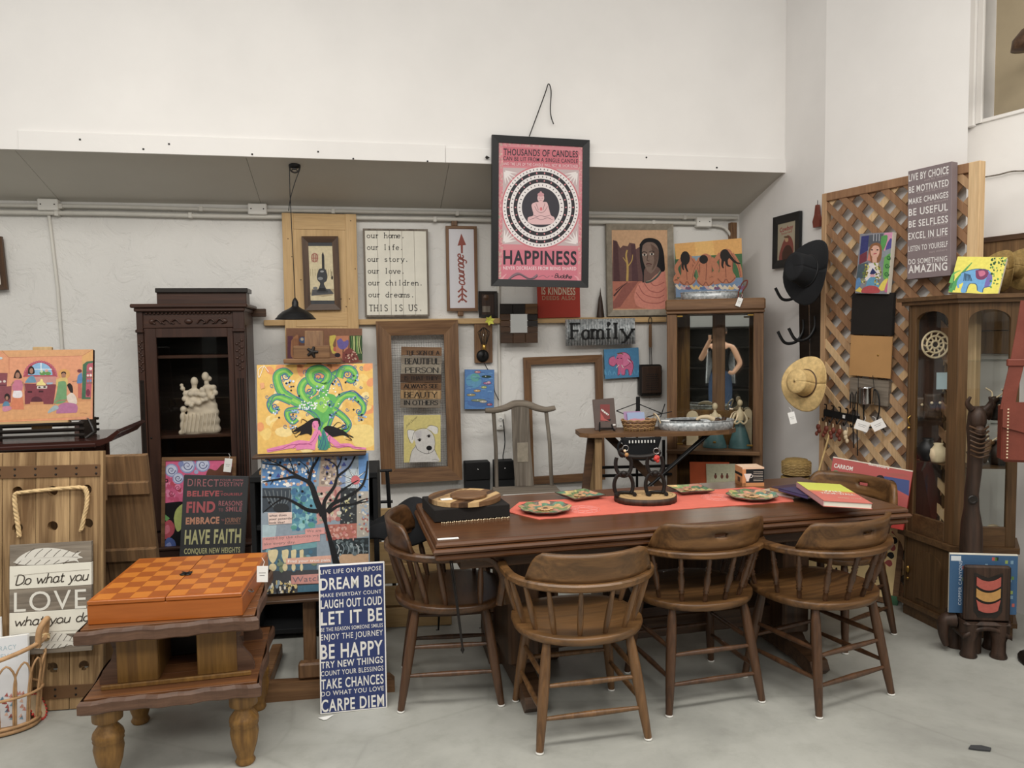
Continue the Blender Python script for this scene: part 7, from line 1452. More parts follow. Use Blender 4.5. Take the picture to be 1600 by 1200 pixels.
t = canvas('canvas_painting', 'canvas of three seated women seen from behind under an orange sky, on the oak cabinet', R, .03)
R.h_ = R.h; A = Art(R, Z(740, 330, 3.478)); A.fill('#5a7a4a'); A.poly('#dfa03c', (1090, 170), (1460, 145), (1462, 240), (1100, 265)); A.poly('#e8b04a', (1200, 160), (1300, 155), (1310, 240), (1210, 250)); A.poly('#7f9aa8', (1180, 245), (1290, 238), (1280, 275), (1190, 280)); A.poly('#2f5a38', (1095, 262), (1200, 256), (1210, 400), (1095, 400)); A.poly('#3a6a3c', (1290, 240), (1462, 230), (1462, 400), (1290, 400)); A.poly('#6a86a8', (1095, 380), (1462, 360), (1462, 440), (1095, 470))
for i in range(14): A.line(random.choice(['#c8a0a0', '#4f6a98', '#d8c8b0', '#7a4a6a', '#d8b060']), 12, (1100+i*26, 400+8*(i % 3)), (1120+i*26, 420), (1135+i*26, 405))
sk2, sh2, hr2 = '#b8693c', '#8a4628', '#1e1814'
def sitter(x, y, s_, f=1):
 g = lambda a, b: (x+a*s_*f, y+b*s_)
 A.poly(sk2, g(-34, -95), g(0, -110), g(34, -92), g(42, -30), g(38, 20), g(58, 60), g(30, 92), g(-30, 92), g(-58, 60), g(-38, 20), g(-42, -40), sm=True); A.line(sh2, 4, g(0, -90), g(-4, -20), g(0, 60)); A.line(sh2, 5, g(-56, 60), g(-20, 92), g(0, 70), g(20, 92), g(56, 60)); A.line(sh2, 4, g(-40, -60), g(-38, 10)); A.line(sh2, 4, g(40, -60), g(38, 10))
 A.line(sk2, 22, g(-32, -80), g(-72, -20), g(-50, 40), w1=14); A.line(sk2, 22, g(32, -80), g(76, -10), g(90, 60), w1=12); A.line(sk2, 26, g(-50, 70), g(-90, 60), g(-60, 20), w1=14); A.line(sh2, 3, g(30, -84), g(72, -12), g(86, 55))
sitter(1160, 325, .82); sitter(1262, 325, .86, -1); sitter(1372, 305, .92)
for q in ((1150, 255, 26, 38), (1250, 262, 24, 24), (1365, 240, 26, 34)): A.disc(hr2, *q)
for q in (((1150, 250), (1152, 300), (1165, 330)), ((1140, 250), (1136, 300), (1142, 320)), ((1360, 240), (1352, 290), (1358, 310)), ((1370, 240), (1378, 290), (1398, 300)), ((1380, 230), (1420, 275), (1450, 285))): A.line(hr2, 16, *q, w1=4)
A.build(parent=t)
# ---------------------------------------------------------------- bench, stand and what is on it
bz = .93; q = [atz(908, 678, bz), atz(1168, 674, bz)]; by_ = rad(4); BM_ = frame(V((q[0].x, q[0].y, 0)), by_); bl_ = (q[1]-q[0]).length*.995
BP = Pl((q[0].x, q[0].y), by_)
t = thing('ironing_board', 'old wooden ironing board used as a side table behind the dining table', 'table', BM_)
MB().prism([(0, .06), (.05, 0), (bl_*.75, -.01), (bl_*.92, .03), (bl_, .14), (bl_*.95, .24), (bl_*.7, .30), (.05, .30), (0, .24)], bz-.028, bz, 'z').build('top', 'oak', t)
def bp2(px, py, d=0.0): x, z = BP.uv(px, py, d); return x, z
def bbeam(p, q_, w_, d_, y, name, mat):
 a_, b_ = V((p[0], y, p[1])), V((q_[0], y, q_[1])); z = (b_-a_).normalized(); x = V((0, 1, 0)).cross(z); M = Mx(((x.x, 0, z.x, a_.x), (x.y, 1, z.y, a_.y), (x.z, 0, z.z, a_.z), (0, 0, 0, 1)))
 return MB().box(-w_/2, w_/2, -d_/2, d_/2, 0, (b_-a_).length, .003, M).build(name, mat, t)
p_ = bp2(937, 687); bbeam((p_[0], 0), (p_[0], bz-.03), .045, .03, .05, 'leg', 'plank_wood'); bbeam((p_[0], 0), (p_[0], bz-.03), .045, .03, .24, 'leg', 'plank_wood')
p_ = bp2(925, 687, -.1); p2 = bp2(915, 757, -.1); bbeam((p2[0]-.06, 0), (p_[0], bz-.03), .05, .03, .12, 'leg', 'walnut')
p_ = bp2(950, 692, -.12); p2 = bp2(1025, 757, -.12); k_ = (p2[0]-p_[0])/(p_[1]-p2[1]); bbeam((p_[0]+k_*(p_[1]-.05), .0), (p_[0], bz-.03), .05, .025, .14, 'brace', 'walnut')
for d in (.06, .2):
 p_ = bp2(1108, 686, -d); p2 = bp2(1040, 742, -d); k_ = (p2[0]-p_[0])/(p_[1]-p2[1]); o = MB().tube([(p_[0], d, bz-.03), (p_[0]+k_*(p_[1]-.3), d, .3)], .010, 8).build('metal_strut', 'black_metal', t)
t = thing('music_stand', 'black folding wire music stand behind the ironing board', 'music stand', BM_ @ Mx.Translation((bp2(995, 640, -.36)[0], .40, 0)))
X0 = bp2(995, 640, -.36)[0]; f = lambda x, y: (bp2(x, y, -.40)[0]-X0, 0, bp2(x, y, -.40)[1])
MB().tube([(f(995, 640)[0], 0, 0.02), f(995, 640)], .009, 8).build('pole', 'black_metal', t); MB().box(f(992, 0)[0]-.0, f(998, 0)[0], -.01, .01, f(995, 648)[2], f(995, 620)[2], .003).build('head', 'black_metal', t)
for a_, b_ in (((995, 630), (963, 642)), ((963, 642), (983, 650)), ((995, 630), (1034, 646)), ((1034, 646), (1010, 652)), ((1039, 631), (1032, 652)), ((1012, 651), (1050, 643))): MB().tube([f(*a_), f(*b_)], .0035, 6).build('arm', 'black_metal', t)
for a in range(3): MB().tube([(0, 0, .25), (.22*cos(a*2.1+.3), .22*sin(a*2.1+.3), .01)], .006, 6).build('foot', 'black_metal', t)
t = thing('black_rack', 'black metal rack with two low rails behind the ironing board', 'rack', BM_ @ Mx.Translation((0, .44, 0)))
g = lambda x, y: bp2(x, y, -.44)
for y_ in (729, 742): z_ = g(980, y_)[1]; MB().box(g(925, y_)[0], g(1050, y_)[0], -.008, .008, z_-.012, z_+.008, .003).build('rail', 'black_metal', t)
for x in (925, 1038): MB().box(g(x, 730)[0]-.01, g(x, 730)[0]+.01, .01, .03, 0, g(x, 688)[1], .003).build('upright', 'black_metal', t)
# framed booklet on a small stand
R = Rect((924, 624), (959, 622), (964, 671), (931, 672), yaw=rad(-4), tilt=rad(12), p=BM_ @ V((.12, .16, bz+.01)))
t = thing('booklet', 'dark brown booklet with a red picture standing on a small black easel', 'booklet', R.M)
box('cover', plain('brown_cover', '#574740', .5), t, -R.w/2, R.w/2, 0, .014, 0, R.h, .003)
A = Art(R, Z(880, 600, 5.333)); A.rect('#8a1f1a', 308, 170, 388, 310); A.poly('#1c1614', (350, 300), (400, 290), (390, 312), (350, 312)); A.poly('#c0392c', (312, 235), (345, 290), (390, 312), (312, 300)); A.line('#efe6dc', 14, (318, 212), (345, 235), (378, 258), sm=False)
for x, y in ((325, 215), (340, 228), (356, 240), (370, 252)): A.line('#1c1614', 3, (x-4, y+8), (x+5, y-8), sm=False)
A.rect('#efe9e2', 414, 333, 436, 346); A.build('printed_picture', 'print', t)
t = thing('display_easel', 'small black display easel holding the brown booklet', 'stand', frame(BM_ @ V((R.M.to_translation().x*0+bp2(947, 672, -.14)[0], .14, bz+.001)), by_))
for s_ in (-1, 1): MB().tube(smooth([(s_*.05, -.04, 0), (s_*.045, -.01, .012), (s_*.03, .05, .08), (s_*.012, .07, .13)]), .005, 6).build('side', 'black_metal', t)
MB().tube([(-.045, -.0, .016), (.045, -.0, .016)], .004, 6).build('crossbar', 'black_metal', t); MB().tube([(0, .075, .12), (0, .13, .0)], .004, 6).build('rear_leg', 'black_metal', t)
# woven basket with cards
c_ = bp2(1000, 676, -.10); rw = (bp2(1027, 660, -.1)[0]-bp2(973, 660, -.1)[0])/2; hb = bp2(1000, 657, -.1)[1]-bz
t = thing('woven_basket', 'small oval woven basket of cards on the ironing board', 'basket', BM_ @ Mx.Translation((c_[0], .13, bz+.001)))
for j in range(6): k = .82+.18*j/5; MB().tube([(rw*k*cos(i*pi/14), rw*.62*k*sin(i*pi/14), .006+hb*j/5.5+.003*(-1)**i) for i in range(28)], .0062, 6, closed=True).build('woven_strand', 'rattan' if j % 2 else 'oak', t)
MB().prism([(rw*.8*cos(i*pi/12), rw*.5*sin(i*pi/12)) for i in range(24)], .002, .006, 'z').build('base', 'rattan', t)
mb = MB()
for i in range(26): a = i*2*pi/26; mb.tube([(rw*(.84)*cos(a), rw*.62*.84*sin(a), 0), (rw*(1.0)*cos(a+.12), rw*.62*sin(a+.12), hb)], .0034, 5)
tag(mb.build('slanted_weave', 'straw_dark', t), None, kind='stuff')
bk_ = t
for i, (c1_, dx_, ya, h_) in enumerate((('#b58ab8', -.03, .14, .072), ('#9fb4dc', -.01, .05, .066))):
 cpt = thing('greeting_card', ['mauve card at the back of the small woven basket', 'pale blue card with a pink scene in the small woven basket'][i], 'card', BM_ @ Mx.Translation((c_[0]+dx_, .135-.012*i, bz+.045)) @ Mx.Rotation(.12, 4, 'Z') @ Mx.Rotation(-.35, 4, 'X'))
 mb = MB(); mb.col = hx(c1_); mb.box(-.065, .055, 0, .002, 0, h_+.01); mb.col = hx('#d88a9c');
 if i: mb.prism([(-.05, .0), (.05, .0), (.05, .034), (.02, .03), (-.02, .036), (-.05, .03)], -.0006, 0)
 mb.build('card', 'print', cpt)
# galvanised tray with tusks
ta_, tb_ = bp2(1029, 665, -.13), bp2(1146, 665, -.13); rx = (tb_[0]-ta_[0])/2/1.06; hT = bp2(1088, 658, -.03)[1]-bz
TM_ = BM_ @ Mx.Translation(((ta_[0]+tb_[0])/2, .14, bz+.001)); oval_tray('galvanised_tray', 'large oval galvanised tray with bone handles on the ironing board', TM_, rx, .125, .058)
t = thing('folded_cloth', 'folded black cloth lying in the large galvanised tray', 'cloth', TM_ @ Mx.Translation((-.03, 0, .004))); box('fold', 'black_fabric', t, -.13, .08, -.06, .08, 0, .05, .012); box('fold', 'slate', t, -.2, -.10, -.05, .07, 0, .04, .01)
t = thing('carved_tusk', 'pale curved horn resting across the large galvanised tray', 'ornament', TM_ @ Mx.Translation((.07, .02, .055))); MB().tube(smooth([(-.06, 0, .0), (-.03, 0, .016), (.02, 0, .018), (.06, 0, .0)]), [.010+.0006*i for i in range(16)], 10).build('horn', 'bone', t)
t = thing('carved_horn', 'small brown carved horn at the right in the large galvanised tray', 'ornament', TM_ @ Mx.Translation((.155, .02, .01))); MB().tube(smooth([(-.03, 0, .02), (0, 0, .045), (.03, 0, .02), (.05, 0, .06)]), .016, 10).build('horn', 'walnut', t)
t = thing('white_card', 'white card leaning at the left end of the large galvanised tray', 'card', TM_ @ Mx.Translation((-.215, -.03, .01)) @ Mx.Rotation(-.5, 4, 'X')); box('card', 'paper', t, -.02, .035, 0, .0015, 0, .06, 0)
# black bag hanging under the board
p_ = bp2(1000, 684, -.02); t = thing('black_bag', 'black leather bag with white stitches hanging under the ironing board', 'bag', BM_ @ Mx.Translation((p_[0], .0, bz-.03)))
MB().sheet(lambda u, v: (V(((u-.5)*.26*(1-.3*v), -.02-.03*sin(pi*u)*(1-v*.3)-.004, -.125*v-.02*sin(pi*u)*v)), V((0, -1, 0))), 20, 8, .04).build('body', 'black_fabric', t)
mb = MB()
for i in range(9): mb.box(-.09+i*.02, -.082+i*.02, -.06, -.052, -.03, -.012, .002)
mb.build('white_stitching', 'paper', t)
MB().tube(smooth([(-.10, 0, 0), (-.15, -.01, -.05), (-.13, -.01, -.12), (-.09, -.01, -.1)]), .008, 7).build('strap', 'black_fabric', t); MB().tube(smooth([(.10, 0, 0), (.05, -.03, -.12), (.09, -.02, -.15), (.13, 0, -.1)]), .007, 7).build('strap', 'black_fabric', t)
# grey yoke-back chair
gp = atz(812, 765, .45); GP_ = Pl((at(812, 700, 5.3).x, 5.3), rad(7)); gc_ = GP_
t = thing('yoke_back_chair', 'weathered grey yoke-back chair with a carved splat behind the table', 'chair', GP_.M)
u = lambda x, y: GP_.uv(x, y); cxx = (u(812, 700)[0])
pts = smooth([(*u(758, 641),), (*u(772, 641),), (*u(790, 637),), (*u(802, 632),), (*u(812, 631),), (*u(824, 632),), (*u(838, 637),), (*u(852, 640),), (*u(867, 637),)], 4)
n = len(pts); MB().tube([(a_, .01*cos((i/(n-1)-.5)*2*pi), b_) for i, (a_, b_) in enumerate(pts)], [.017+.010*sin(pi*i/(n-1)) for i in range(n)], 10, flat=1.0).build('yoke_rail', 'grey_wood_x', t)
l0, l1 = u(799, 633), u(826, 633); m0, m1 = u(805, 759), u(834, 759)
MB().prism([(l0[0], l0[1]), (l1[0], l1[1]), (u(829, 700)[0], u(829, 700)[1]), m1, m0, (u(801, 700)[0], u(801, 700)[1])], -.008, .008).build('splat', 'grey_wood', t)
a_, b_ = u(808, 722), u(825, 691); box('carved_panel', 'silver_frame', t, a_[0], b_[0], -.012, -.008, a_[1], b_[1], .002)
for q in (((771, 642), (775, 700), (776, 758)), ((853, 641), (859, 690), (862, 758))):
 P3 = [(*u(*k),) for k in q]; MB().tube([(P3[0][0], 0, P3[0][1]), (P3[1][0], .01, P3[1][1]), (P3[2][0], 0, P3[2][1]), (P3[2][0], 0, .0)], .014, 9).build('post', 'grey_wood', t)
zz = u(812, 760)[1]; zs_ = min(zz, .52); xs0, xs1 = u(773, 758)[0]-.02, u(864, 758)[0]+.02
box('seat', 'grey_wood_x', t, xs0, xs1, -.42, .02, zs_-.035, zs_, .006)
for x in (xs0+.02, xs1-.04): box('front_leg', 'grey_wood', t, x, x+.03, -.40, -.37, 0, zs_-.035, .005)
box('apron', 'grey_wood_x', t, xs0+.03, xs1-.03, -.40, -.38, zs_-.09, zs_-.035, .003)
# round straw boxes
p_ = at(1244, 745, 4.75); t = thing('stool', 'small dark stool carrying the stacked straw boxes, hidden behind the table', 'stool', Mx.Translation((p_.x, p_.y, 0)))
zst = p_.z-.07; box('seat', 'walnut', t, -.12, .12, -.12, .12, zst-.03, zst, .005)
for x in (-.1, .08):
 for y in (-.1, .08): box('leg', 'walnut_z', t, x, x+.02, y, y+.02, 0, zst-.03, .002)
rr_ = .5*43/1180*p_.y
for i, (z0, h_, r_, L_) in enumerate(((zst+.001, .085, rr_*1.03, 'lower round straw box under the lidded one in the corner'), (zst+.087, p_.z+.115-(zst+.087), rr_, 'lidded round straw box on top of the corner stack'))):
 t = thing('straw_box', L_, 'box', Mx.Translation((p_.x, p_.y, z0)))
 MB().lathe([(r_*.97, 0), (r_, h_*.1), (r_, h_*.5), (r_*1.04, h_*.52), (r_*1.04, h_*.8), (r_*.98, h_*.86)], 30).build('basket_wall', 'straw_dark', t); MB().lathe([(r_*.98, h_*.85), (r_*.8, h_*.92), (r_*.78, h_*.99), (r_*.5, h_*1.04), (.001, h_*1.05)] if i else [(r_*.9, h_*.85), (.001, h_*.86)], 30).build('lid', 'straw_dark', t)
 mb = MB()
 for j in range(7): mb.tube([(r_*1.045*cos(k*pi/15), r_*1.045*sin(k*pi/15), h_*(.08+.1*j)+.002*(-1)**k) for k in range(30)], .0016, 5, closed=True)
 tag(mb.build('woven_band', 'straw', t), None, kind='stuff')
# ---------------------------------------------------------------- hat rack and pictures on the side wall
SW = -rad(90)+WY; SN = V((sin(SW), -cos(SW), 0))
def onside(px, py, off=0.0): return hit(px, py, E + SN*off, SN)
def srect(a_, b_, c__, d_, off, tilt=0.0): return Rect(a_, b_, c__, d_, yaw=SW, tilt=tilt, p=E + SN*off)
R = srect((1207, 338), (1248, 332), (1248, 415), (1207, 420), .03)
t = thing('framed_picture', 'black framed vintage cowboy magazine cover on the side wall behind the black hat', 'picture', R.M)
frame_members(R, .055, .022, 'frame_black', t, .005); A = Art(R, Z(1160, 230, 3.636), depth=-.008, bounds=(-R.w/2+.05, R.w/2-.05, .05, R.h-.05)); A.fill('#b5a88c'); A.text('#a02c28', 'Cowboy', 206, 485, 282, 462, 26, .03); A.text('#a02c28', 'Stories', 215, 500, 275, 482, 12, .01); A.poly('#8a3a2c', (205, 600), (225, 540), (250, 500), (275, 520), (285, 580), (270, 640), (205, 650), sm=True); A.poly('#4a2c20', (220, 600), (240, 560), (265, 560), (280, 600), (260, 640), (222, 640), sm=True); A.disc('#c8a070', 245, 525, 10, 14); A.disc('#6a4a2c', 245, 510, 16, 6); A.build('printed_cover', 'print', t); box('backing', 'black_matte', t, -R.w/2+.03, R.w/2-.03, .0085, .02, .03, R.h-.03, 0)
R = srect((1246, 440), (1283, 432), (1282, 575), (1250, 575), .05)
t = thing('hat_rack', 'tall dark wooden hat rack board with bent metal hooks on the side wall', 'hat rack', R.M)
box('board', 'black_wood', t, -R.w/2, R.w/2, 0, .03, -.02, R.h*1.12, .006); box('board_edge', 'chrome', t, -.004, .004, -.002, 0, .0, R.h*.95, 0)
def hook(x, z, parent, k=1.0): MB().tube(smooth([(x, -.002, z+.07*k), (x, -.004, z+.01), (x-.01, -.04*k, z-.045*k), (x-.02, -.10*k, z-.05*k), (x-.03, -.135*k, z+.01*k)]), .009*k, 6, flat=.35, up=(1, 0, 0)).build('hook', 'black_metal', parent)
for px, py in ((1262, 520), (1280, 515), (1258, 452), (1275, 448)): u_, v_ = R.uv(px-6, py); hook(max(min(u_, R.w/2-.02), -R.w/2+.02), v_, t, 1.25)
# hats hung on the rack
def hat(name, label, cpx, rpx, Y, yaw, tilt, mat, crown_h, group=None, oval_=1.0, band=None):
 c_ = at(cpx[0], cpx[1], Y); r = rpx/FPX*Y; t = thing(name, label, 'hat', Mx.Translation(c_) @ Mx.Rotation(yaw, 4, 'Z') @ Mx.Rotation(tilt, 4, 'X'))
 def fn(u, v):   # v: 0 rim .. 1 crown top
  a = 2*pi*u
  if v < .45: k = 1-(v/.45)*.52; z = .03*cos(2*a)*(1-v/.45)**1.5
  elif v < .85: q = (v-.45)/.4; k = .48-.05*q; z = crown_h*q
  else: q = (v-.85)/.15; k = .43*(1-q); z = crown_h*(1+.10*sin(pi*q*.5)) - .02*q*(1 if 'felt' in name else 0)
  return V((r*k*cos(a)*oval_, r*k*sin(a), z)), V((0, 0, 1)) if v < .45 else V((cos(a), sin(a), .1)).normalized()
 MB().sheet(fn, 40, 26, .004).build('brim_and_crown', mat, t)
 if band: MB().tube([(r*.485*cos(k*pi/16)*oval_, r*.485*sin(k*pi/16), .008) for k in range(32)], .005, 6, closed=True).build('hat_band', band, t)
 return t
hat('felt_hat', 'black felt cowboy hat hanging on the upper hooks of the hat rack', (1262, 424), 52, 4.62, rad(-62), rad(78), 'black_fabric', .13, None, .80, 'black_metal')
hat('straw_hat', 'round straw sun hat hanging below the hat rack with a white tag', (1259, 599), 44, 4.55, rad(-52), rad(80), 'straw', .11, None, .86, 'walnut')
tagcard('white price tag dangling under the straw sun hat', 1238, 653, at(1238, 653, 4.45), rad(-20), .038, .07, -.25)
p_ = onside(1277, 350, .02); t = thing('leather_scoop', 'small brown leather paddle hung on the side wall beside the lattice', 'ornament', frame(p_, SW)); MB().prism([(-.03, -.02), (-.04, .02), (-.02, .06), (-.01, .12), (.01, .12), (.02, .06), (.04, .02), (.03, -.02)], -.01, .01).build('paddle', 'leather_red', t); MB().tube([(0, 0, .12), (.002, .0, .15)], .002, 5).build('cord', 'iron', t)
# ---------------------------------------------------------------- lattice
LN = WDn; LO = Fp*.0 + E + LN*.055
def onlat(px, py, off=0.0): return hit(px, py, LO + LN*off, LN)
R = Rect((1287, 305), (1535, 249), (1520, 905), (1281, 790), yaw=YR, p=LO); LAT = R
ML = frame(LO, YR); MLi = ML.inverted(); a_, b_ = MLi @ onlat(1287, 305), MLi @ onlat(1535, 249); c__ = MLi @ onlat(1283, 700); x0, x1 = a_.x, b_.x; zt = (a_.z+b_.z)/2; zb_ = .02
t = thing('lattice_panel', 'tall cedar lattice panel in a wood frame leaning on the right wall', 'lattice', ML)
for xa, xb in ((x0, x0+.035), (x1-.06, x1)): box('frame_post', 'cedar_a' if xa == x0 else 'cedar_c', t, xa, xb, -.018, .03, zb_, zt, .003)
box('frame_rail', 'cedar_b', t, x0+.035, x1-.06, -.018, .03, zt-.05, zt, .003); box('frame_rail', 'cedar_b', t, x0+.035, x1-.06, -.018, .03, zb_, zb_+.05, .003)
ix0, ix1, iz0, iz1 = x0+.035, x1-.06, zb_+.05, zt-.05; random.seed(14); pitch = .142; sw_ = .039
def clip(poly):
 for ax_, lim, sg in ((0, ix0, 1), (0, ix1, -1), (1, iz0, 1), (1, iz1, -1)):
  out = []
  for i in range(len(poly)):
   p, q = poly[i-1], poly[i]; ip, iq = (p[ax_]-lim)*sg >= 0, (q[ax_]-lim)*sg >= 0
   if ip != iq: k = (lim-p[ax_])/(q[ax_]-p[ax_]); out.append((p[0]+(q[0]-p[0])*k, p[1]+(q[1]-p[1])*k))
   if iq: out.append(q)
  poly = out
  if not poly: return []
 return poly
W_, H_ = ix1-ix0, iz1-iz0
for layer, sgn in ((0, -1), (1, 1)):
 n = int((W_+H_)/pitch)+2
 for i in range(n):
  s0 = ix0-H_+i*pitch+(.03 if layer else 0) if sgn > 0 else ix0+i*pitch
  hw = sw_*.707
  if sgn > 0: poly = [(s0-hw, iz0), (s0+hw, iz0), (s0+H_+hw, iz1), (s0+H_-hw, iz1)]
  else: poly = [(s0-hw, iz0), (s0+hw, iz0), (s0-H_+hw, iz1), (s0-H_-hw, iz1)]
  poly = clip(poly)
  if len(poly) < 3: continue
  m_ = random.choice(['cedar_a', 'cedar_b', 'cedar_b', 'cedar_c']) if layer == 0 else random.choice(['cedar_b', 'cedar_a', 'cedar_c'])
  MB().prism(poly, -.012 if layer == 0 else 0, -.001 if layer == 0 else .010, 'y').build('slat', m_, t)
def lrect(*q, off=.03, tilt=0.0, yaw=None): return Rect(*q, yaw=YR if yaw is None else yaw, tilt=tilt, p=LO + LN*off)
R = lrect((1418, 268), (1487, 252), (1485, 431), (1418, 436), off=.075)
t = sign('word_sign', 'tall taupe block sign on the lattice reading LIVE BY CHOICE down to AMAZING', R, 'taupe', .05)
A = Art(R, Z(1160, 230, 3.636)); wh = '#f0ecea'
for s_, x0_, y0, x1_, y1, h, b_ in (('LIVE BY CHOICE', 945, 195, 1172, 148, 40, .015), ('BE MOTIVATED', 946, 262, 1172, 218, 36, .015), ('MAKE CHANGES', 945, 326, 1170, 284, 32, .015), ('BE USEFUL', 945, 392, 1168, 358, 40, .015), ('BE SELFLESS', 945, 458, 1168, 426, 38, .015), ('EXCEL IN LIFE', 943, 526, 1166, 496, 38, .015), ('LISTEN TO YOURSELF', 943, 594, 1166, 564, 30, .01), ('DO SOMETHING', 943, 666, 1164, 646, 28, .01), ('AMAZING', 943, 716, 1164, 698, 44, .02)): A.text(wh, s_, x0_, y0, x1_, y1, h, b_)
for s_, x0_, y0, x1_, y1 in (('not by chance', 1035, 194, 1170, 160), ('not manipulated', 995, 266, 1168, 230), ('not excuses', 1050, 324, 1168, 300), ('not used', 1085, 384, 1160, 372), ('not selfish', 1065, 452, 1164, 436), ('dont compete', 1025, 526, 1164, 506), ('not others', 1062, 602, 1164, 586)): A.text('#b8a8a8', s_, x0_, y0, x1_, y1, 13, 0)
A.build('lettering', 'print', t)
# girl painting, black panel, cardboard, weathered board: a column hung on the lattice
R = lrect((1347, 366), (1396, 362), (1385, 457), (1333, 460), off=.06)
t = canvas('canvas_painting', 'bright painting of a girl in a garland on the lattice, above the black board', R, .035)
A = Art(R, Z(1270, 340, 5.453)); A.fill('#8a8a94'); A.poly('#2f3476', (415, 160), (480, 150), (470, 280), (400, 320)); A.poly('#5a5e68', (480, 150), (600, 135), (600, 230), (470, 250))
for x in (520, 545, 568): A.line('#c8c8d0', 4, (x, 140), (x-2, 200), sm=False)
A.poly('#d88ab0', (610, 130), (690, 125), (680, 260), (605, 290)); A.poly('#4a3f96', (640, 210), (670, 175), (680, 260), (620, 280), sm=True); A.poly('#e8d84a', (695, 125), (712, 125), (690, 260), (672, 250)); A.poly('#7a2a3c', (400, 320), (465, 285), (460, 370), (395, 400)); A.poly('#50606a', (390, 400), (470, 380), (460, 520), (370, 520)); A.poly('#8f98a0', (590, 290), (680, 260), (675, 330), (590, 340)); A.poly('#4fa04a', (585, 160), (635, 150), (630, 210), (600, 280), (580, 230), sm=True); A.poly('#5fae48', (610, 340), (675, 310), (660, 520), (600, 510), sm=True)
for x, y in ((650, 340), (635, 410), (630, 480)): A.spiral('#2c6a3a', x, y, 22, 8)
A.poly('#8f5a2c', (470, 360), (485, 250), (530, 215), (575, 225), (590, 280), (575, 370), (520, 390), sm=True); A.poly('#d8705a', (465, 365), (480, 290), (495, 370)); A.poly('#e0a890', (492, 280), (520, 240), (560, 245), (570, 290), (550, 340), (520, 345), (498, 320), sm=True); A.poly('#e0a890', (505, 340), (548, 335), (545, 385), (510, 385))
for x in (505, 552): A.disc('#3a2a2a', x, 275, 9, 6)
A.line('#b83040', 7, (518, 310), (545, 305)); A.poly('#e8e0e4', (480, 390), (560, 385), (580, 520), (440, 540)); A.poly('#4f9ac0', (450, 600), (470, 530), (520, 500), (560, 560), (560, 620), (450, 620), sm=True); A.poly('#24306a', (485, 480), (510, 430), (545, 470), (510, 490)); A.disc('#e0a0a8', 510, 495, 24, 12)
A.up()
for i in range(90):
 k = random.random(); L__ = random.random() < .5; x = (470-50*k if L__ else 545+15*sin(3*k)) + random.uniform(-22, 22); y = 385+190*k; A.disc(random.choice(['#c8b83a', '#8a9a30', '#e0d870', '#7a6a20', '#6a8a3a']), x, y, random.uniform(4, 9), n=7, keep=(i % 10 != 0))
A.poly('#e8d030', (350, 625), (400, 590), (430, 620), (420, 640)); A.poly('#e8d030', (560, 600), (600, 540), (640, 520), (645, 590), (590, 625), sm=True); A.poly('#c85a8a', (640, 530), (665, 520), (660, 620), (610, 628), sm=True); A.poly('#b83038', (430, 600), (480, 580), (550, 590), (565, 640), (420, 640), sm=True); A.poly('#4a86c0', (350, 560), (395, 510), (410, 570), (360, 615), sm=True); A.build(parent=t)
R = lrect((1331, 459), (1396, 457), (1393, 525), (1329, 522), off=.04); t = thing('black_board', 'plain matte black square board on the lattice between painting and cardboard', 'panel', R.M); box('panel', 'felt_black', t, -R.w/2, R.w/2, 0, .025, 0, R.h, .002)
R = lrect((1329, 523), (1394, 527), (1391, 592), (1327, 586), off=.05); t = thing('cardboard_sheet', 'plain brown cardboard sheet pinned under the black board on the lattice', 'panel', R.M); box('sheet', 'cardboard', t, -R.w/2, R.w/2, 0, .008, 0, R.h, .001); u_, v_ = R.uv(1372, 555); MB().ball((u_, -.001, v_), .006, 8, (1, .5, 1)).build('pin', 'brass', t)
R = lrect((1327, 588), (1389, 596), (1386, 636), (1327, 628), off=.03); t = thing('weathered_board', 'weathered grey board under the cardboard, behind the hanging tin pot', 'board', R.M); box('plank', 'grey_wood_x', t, -R.w/2, R.w/2, 0, .03, 0, R.h, .003); LB = R
# tin pot with wire handle
p_ = onlat(1353, 631, .10); r_ = 12.5/1180*p_.y; t = thing('tin_pot', 'small shiny tin pot hanging by a wire on the weathered board', 'pot', Mx.Translation(p_)); hh_ = onlat(1353, 606, .1).z-p_.z
MB().lathe([(.001, 0), (r_*.95, 0), (r_, .004), (r_, hh_), (r_*1.06, hh_+.003), (r_*.97, hh_), (r_*.95, .01), (.001, .008)], 24, cap=False).build('body', 'chrome', t)
for s_ in (-1, 1): MB().tube([(s_*r_, 0, hh_-.005), (s_*r_*.9, .01, hh_+.07)], .002, 5).build('wire', 'iron', t)
# key hook rack with fobs
a_, b_ = onlat(1288, 644, .02), onlat(1344, 656, .02); ZL = MLi @ a_; ZR = MLi @ b_; kx = ZR.x-ZL.x; sl_ = (ZR.z-ZL.z)/kx; KM = ML @ Mx.Translation((ZL.x, -.02, ZL.z)) @ Mx.Rotation(-math.atan(sl_), 4, 'Y')
t = thing('key_hook_rack', 'black metal hook rail on the lattice with leather key fobs hanging from it', 'hook rail', KM); box('rail', 'black_metal', t, 0, kx, -.008, .0, -.022, .022, .003); box('label', 'paper', t, kx*.55, kx*.62, -.009, -.008, -.01, .01, 0)
for i in range(5): x = kx*(.08+.2*i); MB().tube(smooth([(x, -.008, .02), (x, -.012, .05), (x, -.03, .055)]), .004, 6).build('hook', 'black_metal', t); MB().tube(smooth([(x, -.008, -.02), (x, -.03, -.05), (x, -.04, -.03)]), .004, 6).build('hook', 'black_metal', t)
Lk = ['wide brown leather key fob at the left end of the hook rail', 'knotted red leather key fob second along the hook rail', 'braided red key fob in the middle of the hook rail', 'pair of red beads on a cord, fourth along the hook rail', 'pale cord key fob at the right end of the hook rail']
